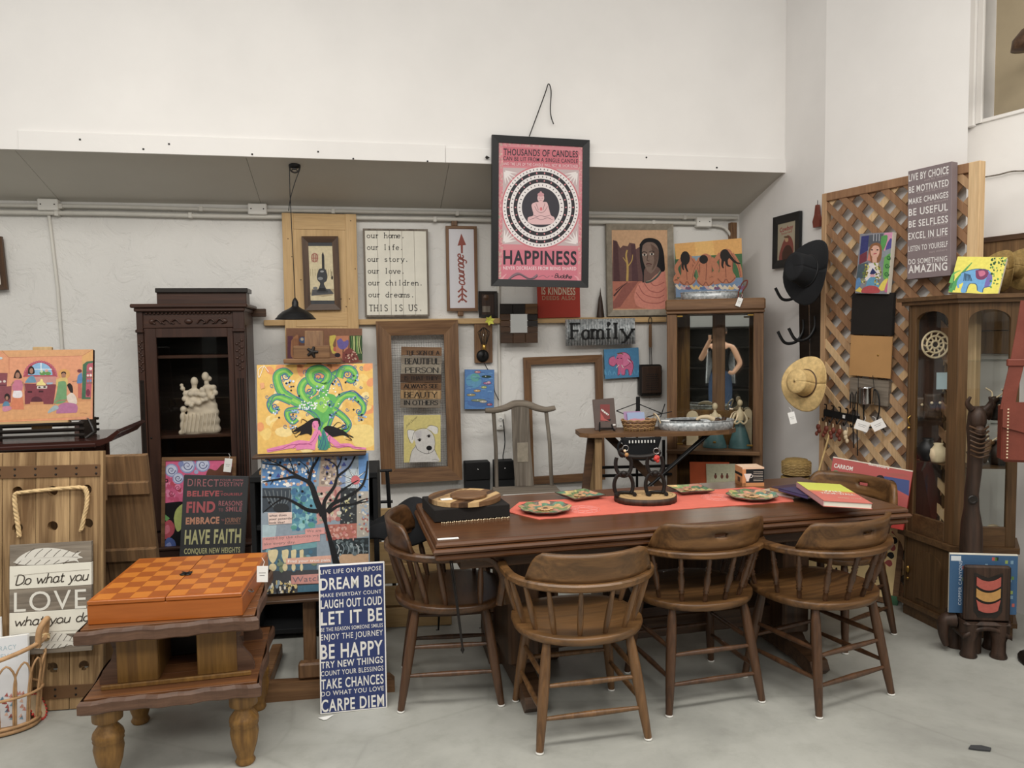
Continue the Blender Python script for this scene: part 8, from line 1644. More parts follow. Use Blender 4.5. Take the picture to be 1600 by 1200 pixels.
for i in range(5):
 x = kx*(.02+.2*i); f = thing('key_fob', Lk[i], 'key fob', KM @ Mx.Translation((x, -.045, -.05)), 'key fobs on the hook rail'); MB().tube([(0, 0, 0), (.004, 0, -.03)], .004, 6).build('cord', 'bone', f)
 for j in range(3): MB().ball((.010*sin(j*2+i), -.003, -.04-j*.022), .017-.002*j, 7, (1, .6, 1.2)).build('leather_bead', 'leather_red' if i != 4 else 'bone', f)
# skewers, whisk loop with tags
for i, (xa, ya, xb, yb) in enumerate(((1331, 612, 1334, 700), (1338, 612, 1340, 712))):
 p, q = onlat(xa, ya, .09), onlat(xb, yb, .09); t = thing('skewer', ['left long black iron skewer hanging on the lattice', 'right longer black iron skewer hanging on the lattice'][i], 'skewer', Mx.Translation(p)); d_ = q-p
 MB().tube([V((-.008, 0, -.1)), V((-.006, 0, -.02)), V((0, 0, 0)), V((.008, 0, -.02)), V((.008, 0, -.1)), d_*.6, d_], .0035, 6).build('rod', 'black_metal', t)
p_ = onlat(1363, 606, .07); t = thing('wire_whisk', 'dark looped wire whisk hanging right of the tin pot', 'utensil', Mx.Translation(p_)); q2_ = [onlat(*q, .07)-p_ for q in ((1363, 606), (1372, 615), (1374, 640), (1368, 662), (1358, 668), (1350, 655), (1350, 625))]; MB().tube(smooth([tuple(q) for q in q2_]), .0045, 7).build('loop', 'black_metal', t)
MB().tube(smooth([tuple(onlat(*q, .07)-p_) for q in ((1345, 660), (1356, 668), (1372, 664), (1384, 675))]), .004, 6).build('loop', 'black_metal', t)
tagcard('white tag hanging at the left below the whisk loop', 1347, 665, onlat(1347, 665, .10), YR+.6, .075, .06, .3); tagcard('white tag hanging at the right below the whisk loop', 1372, 664, onlat(1372, 664, .10), YR+.6, .07, .055, -.5)
t = thing('bamboo_stick', 'thin bamboo cane leaning against the left edge of the lattice', 'stick', Mx.Translation(onlat(1276, 748, .12))); p, q = onlat(1276, 748, .12), onlat(1298, 672, .06); d_ = q-p; k0 = -(p.z-.0)/d_.z; MB().tube([d_*k0, d_*0, d_*1.0], .006, 7).build('cane', 'straw', t)
# ---------------------------------------------------------------- games leaning by the lattice
gy = rad(-32)
R = Rect((1306, 712), (1421, 738), (1421, 800), (1288, 775), yaw=gy, tilt=rad(10), p=onlat(1350, 740, .30)); R.roll = 0
t = thing('game_box', 'long red game box labelled CARROM standing tilted behind the table end', 'box', R.M)
k0 = R.h; box('carton', 'red_card', t, -R.w/2, R.w/2, 0, .085, -.1, R.h, .002)
mb = MB(); mb.col = hx('#c8322c'); mb.box(-R.w/2, R.w/2, 0, .085, R.h, R.h+.001); mb.col = hx('#e8ddc8'); mb.box(-R.w/2, R.w/2, -.001, .006, R.h-.004, R.h+.002); mb.col = hx('#d8b080'); mb.box(-R.w*.02, R.w*.06, .02, .07, R.h+.001, R.h+.002)
mb.build('printed_edge', 'print', t)
A = Art(R, Z(1150, 700, 5.333)); A.fill('#bb3d36'); A.text('#f0ebe2', 'CARROM', 815, 160, 970, 190, 34, .03); A.text('#f0ebe2', 'Gameboard', 1100, 140, 1275, 176, 22, .02); A.poly('#34498a', (1180, 260), (1240, 235), (1445, 270), (1445, 400), (1250, 300), sm=False); A.disc('#241c1a', 1200, 255, 36, 30); A.disc('#c89070', 1200, 275, 22, 20); A.disc('#241c1a', 1290, 290, 34, 24); A.disc('#c89070', 1300, 305, 20, 16); A.poly('#b0483c', (1240, 205), (1400, 215), (1440, 240), (1300, 235)); A.disc('#6a8a5a', 830, 200, 24, 14); A.disc('#e8e0d4', 905, 82, 16, 18); A.build('printed_front', 'print', t)
R = Rect((1262, 752), (1428, 770), (1396, 940), (1236, 915), yaw=gy, tilt=rad(12), p=atz(1392, 945, 0))
t = thing('game_board', 'square wooden carrom game board with red and black arrow marks leaning near the curio cabinet', 'game board', R.M)
MB().box(-R.w/2+.02, R.w/2-.02, .006, .016, .02, R.h-.02).build('playing_surface', 'carrom_wood', t); frame_members(R, .03, .03, 'oak_x' if 'oak_x' in MAT else 'oak', t)
A = Art(R, Z(1150, 700, 5.333), depth=-.0055, bounds=(-R.w/2+.032, R.w/2-.032, .032, R.h-.032)); rd, bk2 = '#a8342c', '#1e1c1c'
for i, (x, y) in enumerate(((1345, 640), (1330, 705), (1315, 770), (1300, 830), (1287, 895), (1272, 960))): A.poly(bk2 if i % 2 == 0 else rd, (x-38, y-4), (x-10, y-26), (x+18, y-22), (x+30, y+10), (x+8, y+30), (x-14, y+16), sm=True)
A.rect('#e8dcb8', 700, 600, 1130, 720);
for i in range(4):
 for j in range(3): A.rect(rd if (i+j) % 2 else '#efe4c0', 1055+i*22, 580+j*30, 1077+i*22, 610+j*30, keep=(i+j > 0))
A.poly(rd, (690, 620), (730, 612), (715, 660), (685, 665)); A.text(bk2, 'C', 765, 665, 800, 665, 50, .04); A.ring('#b5702c', 1215, 1000, 30, 6, 60); A.ring('#b5702c', 1320, 450, 40, 6, 24); A.disc('#2a2c30', 1392, 415, 34, 48)
A.up()
for i in range(30): A.disc(random.choice(['#1c1a1a', '#e8e0d0', '#a83028']), random.uniform(830, 1010), random.uniform(1000, 1110), random.uniform(6, 14), n=8, keep=(i % 8 != 0))
A.build('printed_pattern', 'print', t)
box('corner_patch', plain('green_cap', '#3f6a4c', .6), t, R.w/2-.06, R.w/2+.001, -.002, .032, -.001, .05, .002)
R = Rect((1428, 830), (1436, 832), (1416, 945), (1407, 945), yaw=gy, tilt=rad(8), p=atz(1412, 950, 0)); t = thing('white_box', 'slim white printed box wedged between game board and curio cabinet', 'box', R.M); box('carton', 'white_board', t, -.02, .03, 0, .05, 0, R.h+.1, .001); box('print', 'leather_red', t, -.018, .01, -.001, 0, .03, .09, 0)
# ---------------------------------------------------------------- corner curio cabinet
P0, P1, P2 = atz(1411, 957, 0), atz(1487, 995, 0), atz(1582, 999, 0); P3 = P2+V((.10, .17, 0)); P4 = P0+V((.20, -.04, 0))
foot_ = [P0, P1, P2, P3, P4]; zt = 1.735; cc = sum(foot_, V())/5
t = thing('curio_cabinet', 'tall five-sided wooden curio cabinet with arched glass doors by the lattice', 'cabinet', Mx.Translation(cc))
F_ = [(p-cc) for p in foot_]
def outset(k): # offset the footprint outward by k
 n = len(F_); out = []
 for i in range(n):
  a, b, c = F_[i-1], F_[i], F_[(i+1) % n]; d1, d2 = (b-a).normalized(), (c-b).normalized(); n1, n2 = V((d1.y, -d1.x, 0)), V((d2.y, -d2.x, 0)); m = (n1+n2).normalized(); out.append(b + m*(k/max(.45, m.dot(n1))))
 return [(p.x, p.y) for p in out]
MB().prism(outset(.0), .0, .075, 'z').build('base', 'curio_wood_x', t); MB().prism(outset(.018), .062, .085, 'z').build('base_moulding', 'curio_wood_x', t)
zl_ = .47; MB().prism(outset(.02), zl_-.03, zl_, 'z').build('ledge', 'curio_wood_x', t); MB().prism(outset(-.012), zl_, zl_+.03, 'z').build('display_floor', 'curio_wood_x', t)
MB().prism(outset(-.01), zt-.07, zt-.03, 'z').build('top_box', 'curio_wood_x', t); MB().prism(outset(.02), zt-.04, zt-.02, 'z').build('cornice_lower', 'curio_wood_x', t); MB().prism(outset(.035), zt-.02, zt, 'z').build('cornice', 'curio_wood_x', t)
def facet(a, b): # frame with x along a->b facing outward
 a, b = V(a), V(b); return Mx.Translation((a.x, a.y, 0)) @ Mx.Rotation(atan2((b-a).y, (b-a).x), 4, 'Z'), (b-a).length
for k, (a, b) in enumerate(((F_[0], F_[1]), (F_[1], F_[2]))):
 M, w_ = facet(a, b); d = MB().box(.0, w_, .0, .02, .085, zl_-.03, .002, M).build('lower_panel', 'curio_wood', t)
 if k == 0:
  pts = [(w_*.28, .12), (w_*.78, .12), (w_*.78, .33)]+[(w_*.53+w_*.25*cos(pi*i/8), .33+.06*sin(pi*i/8)) for i in range(1, 8)]+[(w_*.28, .33)]
  MB().prism(pts, -.006, .0, 'y', M).build('arched_panel', 'curio_wood', d); MB().ball(M @ V((w_*.13, -.012, .26)), .010, 8, (1, 1, 2)).ball(M @ V((w_*.13, -.012, .21)), .008, 8).build('pull', 'brass', d)
 # glazed door: stiles, bottom rail, arched head
 sl, sr = (w_*.16, w_*.80) if k == 0 else (w_*.16, w_*.84)
 dr = MB().box(0, sl, 0, .022, zl_, zt-.04, .002, M).build('door_frame', 'curio_wood', t)
 MB().box(sr, w_, 0, .022, zl_, zt-.04, .002, M).build('stile', 'curio_wood', dr); MB().box(sl, sr, 0, .022, zl_, zl_+.10, .002, M).build('rail', 'curio_wood_x', dr)
 za = zt-.13; c_ = (sl+sr)/2; r_ = (sr-sl)/2; pts = [(sl, zt-.04), (sl, za)]+[(c_-r_*cos(pi*i/12), za+.055*sin(pi*i/12)) for i in range(1, 12)]+[(sr, za), (sr, zt-.04)]
 MB().prism(pts, 0, .022, 'y', M).build('arched_head', 'curio_wood', dr); MB().box(sl, sr, .010, .012, zl_+.10, zt-.06, 0, M).build('glass_pane', 'clear_glass', dr)
 if k == 0: MB().tube([M @ V((sl*.6, -.004, 1.10)), M @ V((sl*.6, -.018, 1.09)), M @ V((sl*.6, -.018, 1.07)), M @ V((sl*.6, -.006, 1.05))], .004, 6).ball(M @ V((sl*.6, -.014, 1.035)), .009, 8).build('pull', 'brass', dr)
M, w_ = facet(F_[2], F_[3]); MB().box(0, w_, 0, .02, .085, zt-.04, .002, M).build('side_panel', 'curio_wood', t)
for k, (a, b) in enumerate(((F_[3], F_[4]), (F_[4], F_[0]))):
 M, w_ = facet(a, b); MB().box(0, w_, .004, .006, .085, zt-.04, 0, M).build('back_board' if k else 'glass_side', 'antique' if k else 'clear_glass', t)  # back board added in dark wood, its colour standing in for interior shade
 for x in (0, w_-.025): MB().box(x, x+.025, 0, .02, .085, zt-.04, .002, M).build('corner_stile', 'curio_wood', t)
 MB().box(0, w_, 0, .02, .085, zl_, 0, M).build('side_panel', 'curio_wood', t)
shz = [.86, 1.08, 1.40]
for z_ in shz: MB().prism(outset(-.03), z_, z_+.006, 'z').build('glass_shelf', 'clear_glass' if z_ != .86 else 'curio_wood_x', t)
CI = Mx.Translation(cc)
def inside(px, py, z, push=.08):  # a spot on a shelf inside, on the ray of the photo point
 p = atz(px, py, z) if abs(z-EYE) > .25 else at(px, py, 3.95); d = ray(px, py); q = EYEV + d*(3.92/d.y); return V((q.x, q.y, z))
random.seed(31)
def small(name, label, cat, px, z, shape, mat, s_=1.0, Y=3.93, group='curios inside the five-sided cabinet'):
 d = ray(px, 700); q = EYEV + d*(Y/d.y); f = thing(name, label, cat, Mx.Translation((q.x, q.y, z)), group)
 if shape == 'rosette':
  mb = MB();
  for r_ in (.07, .045, .02): mb.tube([(r_*cos(i*pi/12), 0, .075+r_*sin(i*pi/12)) for i in range(24)], .006, 6, closed=True)
  for i in range(10): a = i*pi/5; mb.tube([(.015*cos(a), 0, .075+.015*sin(a)), (.045*cos(a+.25), 0, .075+.045*sin(a+.25)), (.068*cos(a), 0, .075+.068*sin(a))], .005, 5)
  mb.build('fretwork', mat, f)
 elif shape == 'animal':
  meta_mesh('carved_body', mat, f, [((0, 0, .05), .035, (1.4, .8, .9)), ((.04, 0, .085), .022, (1, .8, 1)), ((.055, 0, .115), .020, (1.2, .8, .8)), ((-.03, 0, .03), .02, (.6, .6, 1.2)), ((.03, 0, .03), .02, (.6, .6, 1.2)), ((-.05, 0, .065), .014, (1.5, .5, .6))], .008)
  MB().tube(smooth([(.06, -.01, .125), (.08, -.03, .15), (.06, -.05, .17)]), .004, 6).tube(smooth([(.05, .01, .125), (.06, .03, .15), (.04, .05, .17)]), .004, 6).build('horn', 'bone', f)
 elif shape == 'urn': MB().lathe([(.001, 0), (.03, 0), (.035, .01), (.045, .04), (.04, .07), (.02, .09), (.024, .1), (.018, .1), (.001, .02)], 18, Mx.Scale(s_, 4)).build('body', mat, f)
 elif shape == 'mask': MB().sheet(lambda u, v: (V(((u-.5)*.075*s_, -.03*sin(pi*u), .005+v*.11*s_)), V((0, -1, 0))), 8, 8, .006).build('face', mat, f); MB().ball((-.018*s_, -.03, .075*s_), .008, 7).ball((.018*s_, -.03, .075*s_), .008, 7).build('eye', 'bone', f); MB().prism([(-.008, .05), (.008, .05), (0, .08)], -.045, -.025).build('nose', mat, f)
 elif shape == 'card': MB().box(-.03, .03, 0, .003, 0, .09).build('sheet', mat, f)
 elif shape == 'shell': MB().sheet(lambda u, v: (V(((u-.5)*.09, -.02*sin(pi*u)*sin(pi*v), .004+v*.045*(.6+.4*sin(pi*u)))), V((0, -1, 0))), 10, 5, .004).build('shell', mat, f); MB().ball((0, -.022, .03), .012, 8).build('knob', 'ring_dark', f)
 return f
small('fretwork_rosette', 'round carved fretwork rosette behind the left arched door, top shelf', 'ornament', 1458, 1.41, 'rosette', 'bone', Y=4.02)
small('picture_card', 'pale blue picture card on the second shelf of the curio cabinet', 'card', 1470, 1.345-.07*0-.10, 'card', plain('pale_blue', '#b8cdd8', .6), Y=4.03)
small('carved_mask', 'brown carved mask behind the left arched door at mid height', 'mask', 1456, 1.088, 'mask', 'carved_dark', 1.2, 4.0)
small('carved_animal', 'dark carved horned animal in the right arched door, upper level', 'carving', 1535, 1.16-.072, 'animal', 'carved_dark', Y=3.86); small('carved_mask', 'dark carved face in the right arched door beside the horned animal', 'mask', 1560, 1.088, 'mask', 'black_wood', 1.1, 3.88)
small('clay_jar', 'dark round clay jar low behind the left arched door', 'jar', 1450, .868, 'urn', 'black_metal', 1.2, 3.99); small('clay_jar', 'pale clay jar behind the left arched door beside the dark jar', 'jar', 1466, .868, 'urn', 'bone', 1.0, 3.94); small('clay_jar', 'brown clay jar in the right arched door on the wooden shelf', 'jar', 1560, .868, 'urn', 'carved_dark', 1.2, 3.85)
small('shell_box', 'yellow-white shell ornament on the cabinet floor behind the left door', 'ornament', 1467, zl_+.031, 'shell', 'bone', Y=3.95); small('shell_box', 'yellow-white shell ornament on the cabinet floor behind the right door', 'ornament', 1555, zl_+.031, 'shell', 'bone', Y=3.87)
small('carved_animal', 'carved brown animal on the wooden shelf in the right arched door', 'carving', 1530, .868, 'animal', 'oak', Y=3.84); small('carved_mask', 'tall brown carved owl face on the glass shelf of the left door', 'mask', 1440, 1.088, 'mask', 'walnut', 1.0, 4.06)
# on top: elephant canvas, straw hats, planks behind
R = Rect((1499, 405), (1578, 398), (1556, 458), (1478, 458), yaw=rad(-42), tilt=rad(24), p=V((P2.x-.12, P2.y+.03, zt+.005)))
t = canvas('canvas_painting', 'yellow canvas of a blue elephant lying tilted on top of the curio cabinet', R, .025)
A = Art(R, Z(1160, 230, 3.636)); A.fill('#e2d63a'); el_ = '#4f9ad0';
A.poly('#3f9a4a', (1160, 820), (1165, 760), (1215, 760), (1190, 835)); A.line('#3f9a4a', 22, (1190, 810), (1230, 740), (1305, 655), w1=3); A.line('#2c7a3c', 12, (1180, 800), (1200, 740), (1195, 700), w1=2); A.line('#5fb04a', 14, (1165, 770), (1200, 720), (1240, 700), w1=2)
A.poly(el_, (1245, 715), (1290, 700), (1340, 692), (1400, 700), (1420, 740), (1410, 790), (1370, 800), (1365, 825), (1335, 815), (1330, 780), (1290, 775), (1270, 825), (1240, 820), (1255, 770), (1232, 780), (1236, 745), sm=True); A.poly('#7a2c5c', (1325, 700), (1380, 692), (1400, 720), (1370, 752), (1330, 745), sm=True); A.poly('#c05a80', (1340, 705), (1372, 702), (1380, 722), (1350, 735), sm=True); A.poly('#6a58a8', (1400, 715), (1420, 735), (1400, 790), (1375, 795), (1385, 750), sm=True)
A.line(el_, 12, (1245, 735), (1225, 770), (1228, 800), w1=6)
for i in range(6): A.line('#24405c', 3, (1262+i*6, 715+i*2), (1258+i*9, 760))
for q in (((1245, 715), (1290, 700), (1340, 692), (1400, 700)), ((1270, 825), (1290, 778), (1328, 780), (1335, 815)), ((1365, 825), (1372, 800), (1410, 790))): A.line('#24507a', 3, *q)
A.up()
for i in range(60): A.disc(random.choice(['#3a7a38', '#5f9a48', '#28542c', '#c8c050']), random.uniform(1408, 1500), random.uniform(625, 700) if i % 3 else random.uniform(700, 800), random.uniform(3, 8), n=6, keep=(i % 10 != 0))
A.build(parent=t)
for i, (px, py, L_) in enumerate(((1548, 428, 'left straw hat standing on edge behind the blue elephant canvas'), (1580, 425, 'right straw hat standing on edge behind the blue elephant canvas'))): hat('straw_hat', L_, (px+14, py-6), 33, 3.93+.02*i, rad(-60), rad(82), 'straw_dark', .08, None, .75)
t = thing('plank_shelf', 'rough brown plank boards on the wall behind the straw hats at right', 'boards', MR)
ia, ib = MR.inverted() @ onright(1532, 374, .03), MR.inverted() @ onright(1600, 362, .03); zp = (ia.z+ib.z)/2
for k in range(5): box('plank', 'plank_side', t, ia.x-.02, ia.x+1.3, -.03-.002*(k % 2), -.005, zp-.13*(k+1)+.003, zp-.13*k, .003)
box('top_strip', 'walnut', t, ia.x-.02, ia.x+1.3, -.04, -.03, zp-.03, zp, .003)
for k in range(5, 9): box('plank', 'plank_side', t, ia.x+.3, ia.x+1.3, -.03, -.005, zp-.13*(k+1)+.003, zp-.13*k, .003)
# carved totem and elephant magazine rack
tb = atz(1512, 1000, 0)+V((.02, .02, 0)); tb.y = 3.60; TP_ = Pl((at(1520, 800, 3.6).x, 3.6), rad(-15)); f = lambda x, y: TP_.uv(x, y)
t = thing('carved_totem', 'tall carved dark wooden animal totem standing before the curio cabinet', 'carving', TP_.M)
pr = [(f(1521, y)[1], abs(f(1521+w_, y)[0]-f(1521, y)[0]), f(cx_, y)[0]) for y, w_, cx_ in ((880, 20, 1517), (820, 18, 1518), (795, 13, 1518), (770, 12, 1518), (740, 12, 1522), (700, 14, 1525), (670, 16, 1525), (650, 13, 1524), (635, 9, 1524))]
pr = [(0.0, pr[0][1], pr[0][2])]+pr
MB().tube([(x, 0, z) for z, w_, x in pr], [w_ for z, w_, x in pr], 14, flat=.8).build('carved_trunk', 'carved_dark', t)
c_ = f(1526, 655); MB().ball((c_[0], -.02, c_[1]), .042, 12, (.9, .9, 1.5)).ball((c_[0], -.05, c_[1]-.05), .026, 10, (1, 1.1, 1)).build('head', 'carved_dark', t)
for s_ in (-1, 1): MB().tube(smooth([(c_[0]+s_*.03, -.02, c_[1]+.05), (c_[0]+s_*.05, -.03, c_[1]+.08), (c_[0]+s_*.04, -.04, c_[1]+.11)]), [.016-.001*i for i in range(11)], 8).build('ear', 'carved_dark', t)
for k in range(7): MB().tube(smooth([(c_[0]-.04, -.035-.004*k, c_[1]-.03-.022*k), (c_[0], -.075+.004*k, c_[1]-.045-.022*k), (c_[0]+.04, -.035-.004*k, c_[1]-.03-.022*k)]), .005, 5).build('carved_ridge', 'walnut', t)
c_ = f(1516, 778); MB().lathe([(.022, 0), (.018, .006), (.012, .002)], 14, Mx.Translation((c_[0], -.040, c_[1])) @ Mx.Rotation(pi/2, 4, 'X')).build('knot', 'black_wood', t)
e0 = atz(1505, 1025, 0); e1 = atz(1570, 1028, 0); EP = Pl((e0.x, e0.y), rad(-8)); f = lambda x, y: EP.uv(x, y)
t = thing('elephant_magazine_rack', 'carved elephant-legged wooden magazine rack with red and orange crescents', 'magazine rack', EP.M)
x0, x1 = f(1503, 930)[0], f(1575, 930)[0]; z0, z1 = f(1540, 968)[1], f(1540, 882)[1]; cxm = (x0+x1)/2; w2_ = (x1-x0)/2
box('front_board', 'carved_dark', t, x0, x1, -.03, .0, z0, z1, .008); box('back_board', 'carved_dark', t, x0, x1, .07, .10, z0, z1+.02, .008); box('tray_floor', 'carved_dark', t, x0, x1, 0, .07, z0, z0+.02)
MB().prism([(cxm-w2_*.62, z1-.03), (cxm, z1-.055), (cxm+w2_*.62, z1-.03), (cxm+w2_*.62, z0+.05), (cxm+w2_*.4, z0+.02), (cxm-w2_*.4, z0+.02), (cxm-w2_*.62, z0+.05)], -.031, -.029).build('inset', 'black_wood', t)
for i, (c1_, ya) in enumerate((('#b5442f', z1-.05), ('#c08a2f', z1-.105), ('#b5442f', z1-.16))):
 k_ = w2_*.52; h_ = .042 if i < 2 else .05; pts = [(cxm-k_*(1-2*j/10), ya-.022*(1-(1-2*j/10)**2)) for j in range(11)]+[(cxm+k_*(1-2*j/10)*(1 if i < 2 else .8), ya-h_-(.022 if i < 2 else .012)*(1-(1-2*j/10)**2)) for j in range(11)]
 mb = MB(); mb.col = hx(c1_); mb.prism(pts, -.036, -.030); lab(mb.build('crescent', 'paint', t), 'painted %s crescent' % ('orange' if i == 1 else 'red'))
meta = []
ez_ = z0
for x, y in ((x0+.035, .0), (x1-.035, .0), (x0+.02, .11), (x1-.02, .11)): MB().lathe([(.034, 0), (.038, .006), (.030, .03), (.030, .08), (.042, .12), (.046, ez_)], 14, Mx.Translation((x, y, 0)) @ Mx.Diagonal((1, 1, 1, 1))).build('leg', 'carved_dark', t)
MB().sheet(lambda u, v: (V((x0-.005+(x1-x0+.01)*u, .045-.085*cos(pi*v), ez_-.065+.045*sin(pi*u)+.0-.0*v)), V((0, 0, 1))), 14, 6, .02).build('body_arch', 'carved_dark', t)
MB().box(x0-.005, x1+.005, -.045, .13, ez_-.025, ez_, .012).build('body', 'carved_dark', t)
MB().tube(smooth([(x0-.01, .05, ez_-.02), (x0-.055, .05, ez_-.03), (x0-.06, .05, .09), (x0-.045, .05, .03)]), [.04-.0018*i for i in range(16)], 10).build('trunk', 'carved_dark', t)
for i, (xa, xb, ya, yb, c1_, L_) in enumerate(((1487, 1592, 868, 940, '#2f5f8a', 'blue-covered magazine at the front of the carved rack'), (1490, 1590, 870, 935, '#20282c', 'dark photographic magazine behind the blue one in the carved rack'))):
 a_, b_ = f(xa, ya), f(xb, yb); a_ = (a_[0], a_[1]); m_ = thing('magazine', L_, 'magazine', EP.M @ Mx.Translation((0, .02+.02*i, 0)), 'magazines in the carved rack')
 box('pages', 'book_pages', m_, a_[0], b_[0]-.01*i, 0, .010, z0+.021, a_[1]+.006-.004*i, 0)
 mb = MB(); mb.col = hx(c1_); mb.box(a_[0], b_[0]-.01*i, -.0012, 0, z0+.021, a_[1])
 if i == 0:
  random.seed(6)
  for k in range(46): mb.col = random.choice([hx('#5f8a3c'), hx('#9ab04a'), hx('#1c2c28'), hx('#7aa0b8'), hx('#c04838')]); x = random.uniform(a_[0]+.06, b_[0]-.01); z_ = random.uniform(z0+.06, a_[1]-.01); mb.box(x-.006, x+.006, -.0016, -.0012, z_-.008, z_+.008)
  mb.col = hx('#dfe6ea'); mb.box(a_[0]+.005, a_[0]+.05, -.002, -.0012, a_[1]-.03, a_[1]-.006)
  vs, fs = glyphs('COPPER CANYONS', .01); mb.col = hx('#c8d4e4'); mb.add([(a_[0]+.055-.014*v, -.0022, z0+.06+(a_[1]-z0-.09)*u) for u, v in vs], fs)
 mb.build('cover', 'print', m_)
# red leather satchel at the right edge
SP = Pl((at(1590, 600, 3.35).x, 3.35), rad(-20)); f = lambda x, y: SP.uv(x, y)
t = thing('leather_satchel', 'red-brown leather satchel with a long strap hanging at the right edge', 'bag', SP.M)
a_, b_, c__ = f(1598, 490), f(1588, 560), f(1568, 650)
MB().strip([(f(1606, 470)[0], 0, f(1606, 470)[1]), (f(1598, 520)[0], 0, f(1598, 520)[1]), (f(1588, 570)[0], -.005, f(1588, 570)[1]), (f(1578, 610)[0], -.008, f(1578, 610)[1]), (f(1573, 640)[0], -.008, f(1573, 640)[1])], [(1, 0, 0)]*5, .055, .006).build('strap', 'leather_red', t)
q = f(1587, 568); MB().box(q[0]-.035, q[0]+.035, -.016, .008, q[1]-.012, q[1]+.02, .004).build('strap_loop', 'leather_red', t)
x0, z0 = f(1566, 722); z1 = f(1566, 628)[1]; box('body', 'leather_red', t, x0, x0+.34, .0, .09, z0, z1-.01, .012); MB().prism([(x0-.005, z1), (x0+.35, z1), (x0+.35, z0+.12), (x0+.2, z0+.06), (x0+.10, z0+.13), (x0-.005, z0+.16)], -.012, .0).build('flap', 'leather_red', t); box('side_gusset', 'red_wood', t, x0-.004, x0, .01, .08, z0+.01, z1-.02, .001)
mb = MB()
for i in range(16): zz = z0+.02+(z1-z0-.04)*i/16; mb.box(x0+.012, x0+.018, -.014, -.011, zz, zz+.006)
tag(mb.build('stitching', 'bone', t), None, kind='stuff')
t = thing('coat_hook_post', 'slim dark post with a hook carrying the red satchel', 'post', frame(V((at(1660, 600, 3.42).x, 3.42, 0)), 0)); box('post', 'black_wood', t, -.015, .015, -.015, .015, 0, 1.85, .003); MB().lathe([(.14, 0), (.14, .02), (.02, .03)], 20).build('foot', 'black_wood', t)
MB().tube(smooth([(0, 0, 1.8), (-.10, -.03, 1.81), (-.16, -.06, 1.80), (-.18, -.07, 1.84)]), .008, 6).build('hook', 'black_metal', t)
# far wall low drawer unit at the right edge
t = thing('wooden_chest', 'low brown wooden chest by the wall behind the curio cabinet at right', 'chest', MR @ Mx.Translation((1.0, -.22, 0))); box('body', 'walnut', t, -.25, .6, -.18, .18, 0, .5, .006); box('lid', 'walnut', t, -.27, .62, -.2, .2, .5, .53, .004)
# ---------------------------------------------------------------- behind the camera: shelving and the photographer, seen in the mirrors
for i, (x, w_, L_) in enumerate(((-3.2, 2.2, 'dark shelving unit at the left behind the photographer'), (-.7, 2.3, 'dark shelving unit in the middle behind the photographer'), (1.9, 2.3, 'dark shelving unit right behind the photographer'))):
 t = thing('shelving_unit', L_, 'shelf', Mx.Translation((x, -4.7, 0)))
 for z_ in (0, .42, .85, 1.28, 1.68): box('shelf', 'black_wood', t, -w_/2, w_/2, -.25, .25, z_, z_+.04, .002)
 for xx in (-w_/2, w_/2-.04): box('side', 'black_wood', t, xx, xx+.04, -.25, .25, 0, 1.72, .002)
 box('back', 'black_wood', t, -w_/2, w_/2, -.27, -.25, 0, 1.72, 0)
t = thing('person', 'person in dark top, pale open shirt and jeans holding a phone, reflected in cabinet mirror', 'person', (0.05, -.42, 0))
def skinmesh(name, verts, edges, mat, parent, sub=2):
 me = bpy.data.meshes.new(name); me.from_pydata([v[:3] for v in verts], edges, []); o = bpy.data.objects.new(name, me); C.objects.link(o); md = o.modifiers.new('skin', 'SKIN'); sd = o.modifiers.new('sub', 'SUBSURF'); sd.levels = sub; sd.render_levels = sub
 for i, v in enumerate(verts): me.skin_vertices[0].data[i].radius = (v[3], v[4] if len(v) > 4 else v[3])
 me.skin_vertices[0].data[0].use_root = True
 me2 = bpy.data.meshes.new_from_object(o.evaluated_get(bpy.context.evaluated_depsgraph_get())); bpy.data.objects.remove(o); me2.materials.clear()
 for m_ in mat: me2.materials.append(MAT[m_])
 me2.polygons.foreach_set('use_smooth', [True]*len(me2.polygons)); o = bpy.data.objects.new(name, me2); C.objects.link(o); o.parent = parent; return o
Vs = [(0, 0, .92, .15, .11), (0, 0, 1.08, .12, .09), (0, 0, 1.25, .15, .10), (0, 0, 1.38, .13, .08), (0, 0, 1.45, .05), (0, .02, 1.52, .07), (0, .02, 1.60, .085, .095), (0, .02, 1.67, .06),
 (-.19, 0, 1.36, .05), (-.27, .12, 1.18, .042), (-.12, .30, 1.40, .032), (-.04, .36, 1.52, .028), (.19, 0, 1.36, .05), (.30, .0, 1.12, .042), (.22, .14, .98, .032), (.16, .18, 1.0, .028),
 (-.10, 0, .86, .095), (-.11, .02, .48, .06), (-.12, -.01, .09, .042), (-.13, .12, .035, .035), (.10, 0, .86, .095), (.12, .04, .48, .06), (.12, .0, .09, .042), (.14, .13, .035, .035)]
Es = [(0, 1), (1, 2), (2, 3), (3, 4), (4, 5), (5, 6), (6, 7), (3, 8), (8, 9), (9, 10), (10, 11), (3, 12), (12, 13), (13, 14), (14, 15), (0, 16), (16, 17), (17, 18), (18, 19), (0, 20), (20, 21), (21, 22), (22, 23)]
body = skinmesh('body', Vs, Es, ['skin', 'denim', 'black_fabric'], t)
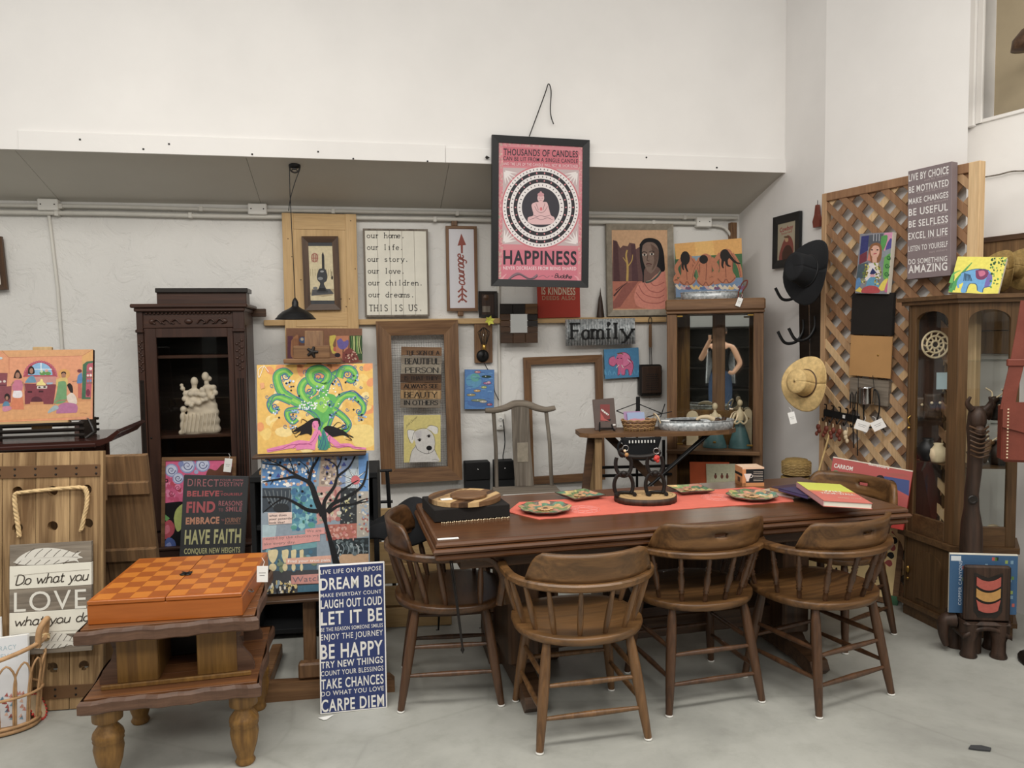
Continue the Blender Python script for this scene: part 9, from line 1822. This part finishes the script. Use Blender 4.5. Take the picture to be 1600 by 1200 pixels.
for p in body.data.polygons:
 c_ = p.center; p.material_index = 1 if c_.z < 1.0 and abs(c_.x) < .2 and c_.y < .1 and c_.z > .08 else 2 if (1.0 <= c_.z < 1.36 and abs(c_.x) < .17 and c_.y < .12) or c_.z <= .08 else 0
MB().sheet(lambda u, v: (V(((.20+.02*v)*cos(pi*1.16*u-1.83+pi*.42+pi)*1.0, (.13+.01*v)*sin(pi*1.16*u-1.83+pi*.42+pi), 1.40-.58*v)), V((cos(pi*1.16*u-1.83+pi*.42+pi), sin(pi*1.16*u-1.83+pi*.42+pi), 0))), 20, 6, .006).build('open_shirt', 'shirt', t)
MB().sheet(lambda u, v: (V((.098*sin(pi*v*.62)*cos(2*pi*u), .0+.108*sin(pi*v*.62)*sin(2*pi*u)-.005, 1.60+.105*cos(pi*v*.62))), V((cos(2*pi*u), sin(2*pi*u), .3)).normalized()), 22, 10, .004, lambda i, j: j > 3 and 2 < i < 9).build('hair', 'carved_dark', t)
fa = MB(); fa.col = hx('#3a2a24')
for s_ in (-1, 1): fa.ball((s_*.03, .112, 1.60), .009, 8, (1.3, .6, .7))
fa.col = hx('#a85a50'); fa.ball((0, .108, 1.535), .016, 8, (1.4, .5, .4)); fa.build('eyes_and_mouth', 'print', t); MB().ball((0, .125, 1.57), .014, 8, (.8, 1, 1.3)).build('nose', 'skin', t)
for s_ in (-1, 1): MB().ball((s_*.088, .02, 1.59), .02, 8, (.4, .7, 1.2)).build('ear', 'skin', t)
for k in range(4): MB().tube(smooth([(-.045+.004*k, .37, 1.535-.018*k), (-.07, .40, 1.540-.018*k), (-.055, .425, 1.54-.018*k), (-.03, .425, 1.54-.018*k)]), .008, 7).build('finger', 'skin', t)
MB().tube(smooth([(-.03, .37, 1.50), (.0, .385, 1.52), (.015, .40, 1.545)]), .009, 7).build('thumb', 'skin', t)
t = thing('phone', 'black phone held up in front of the face by the person', 'phone', Mx.Translation((-.0, -.022, 1.545)))
box('body', 'black_metal', t, -.035, .11, -.014, -.006, -.055, .02, .003)
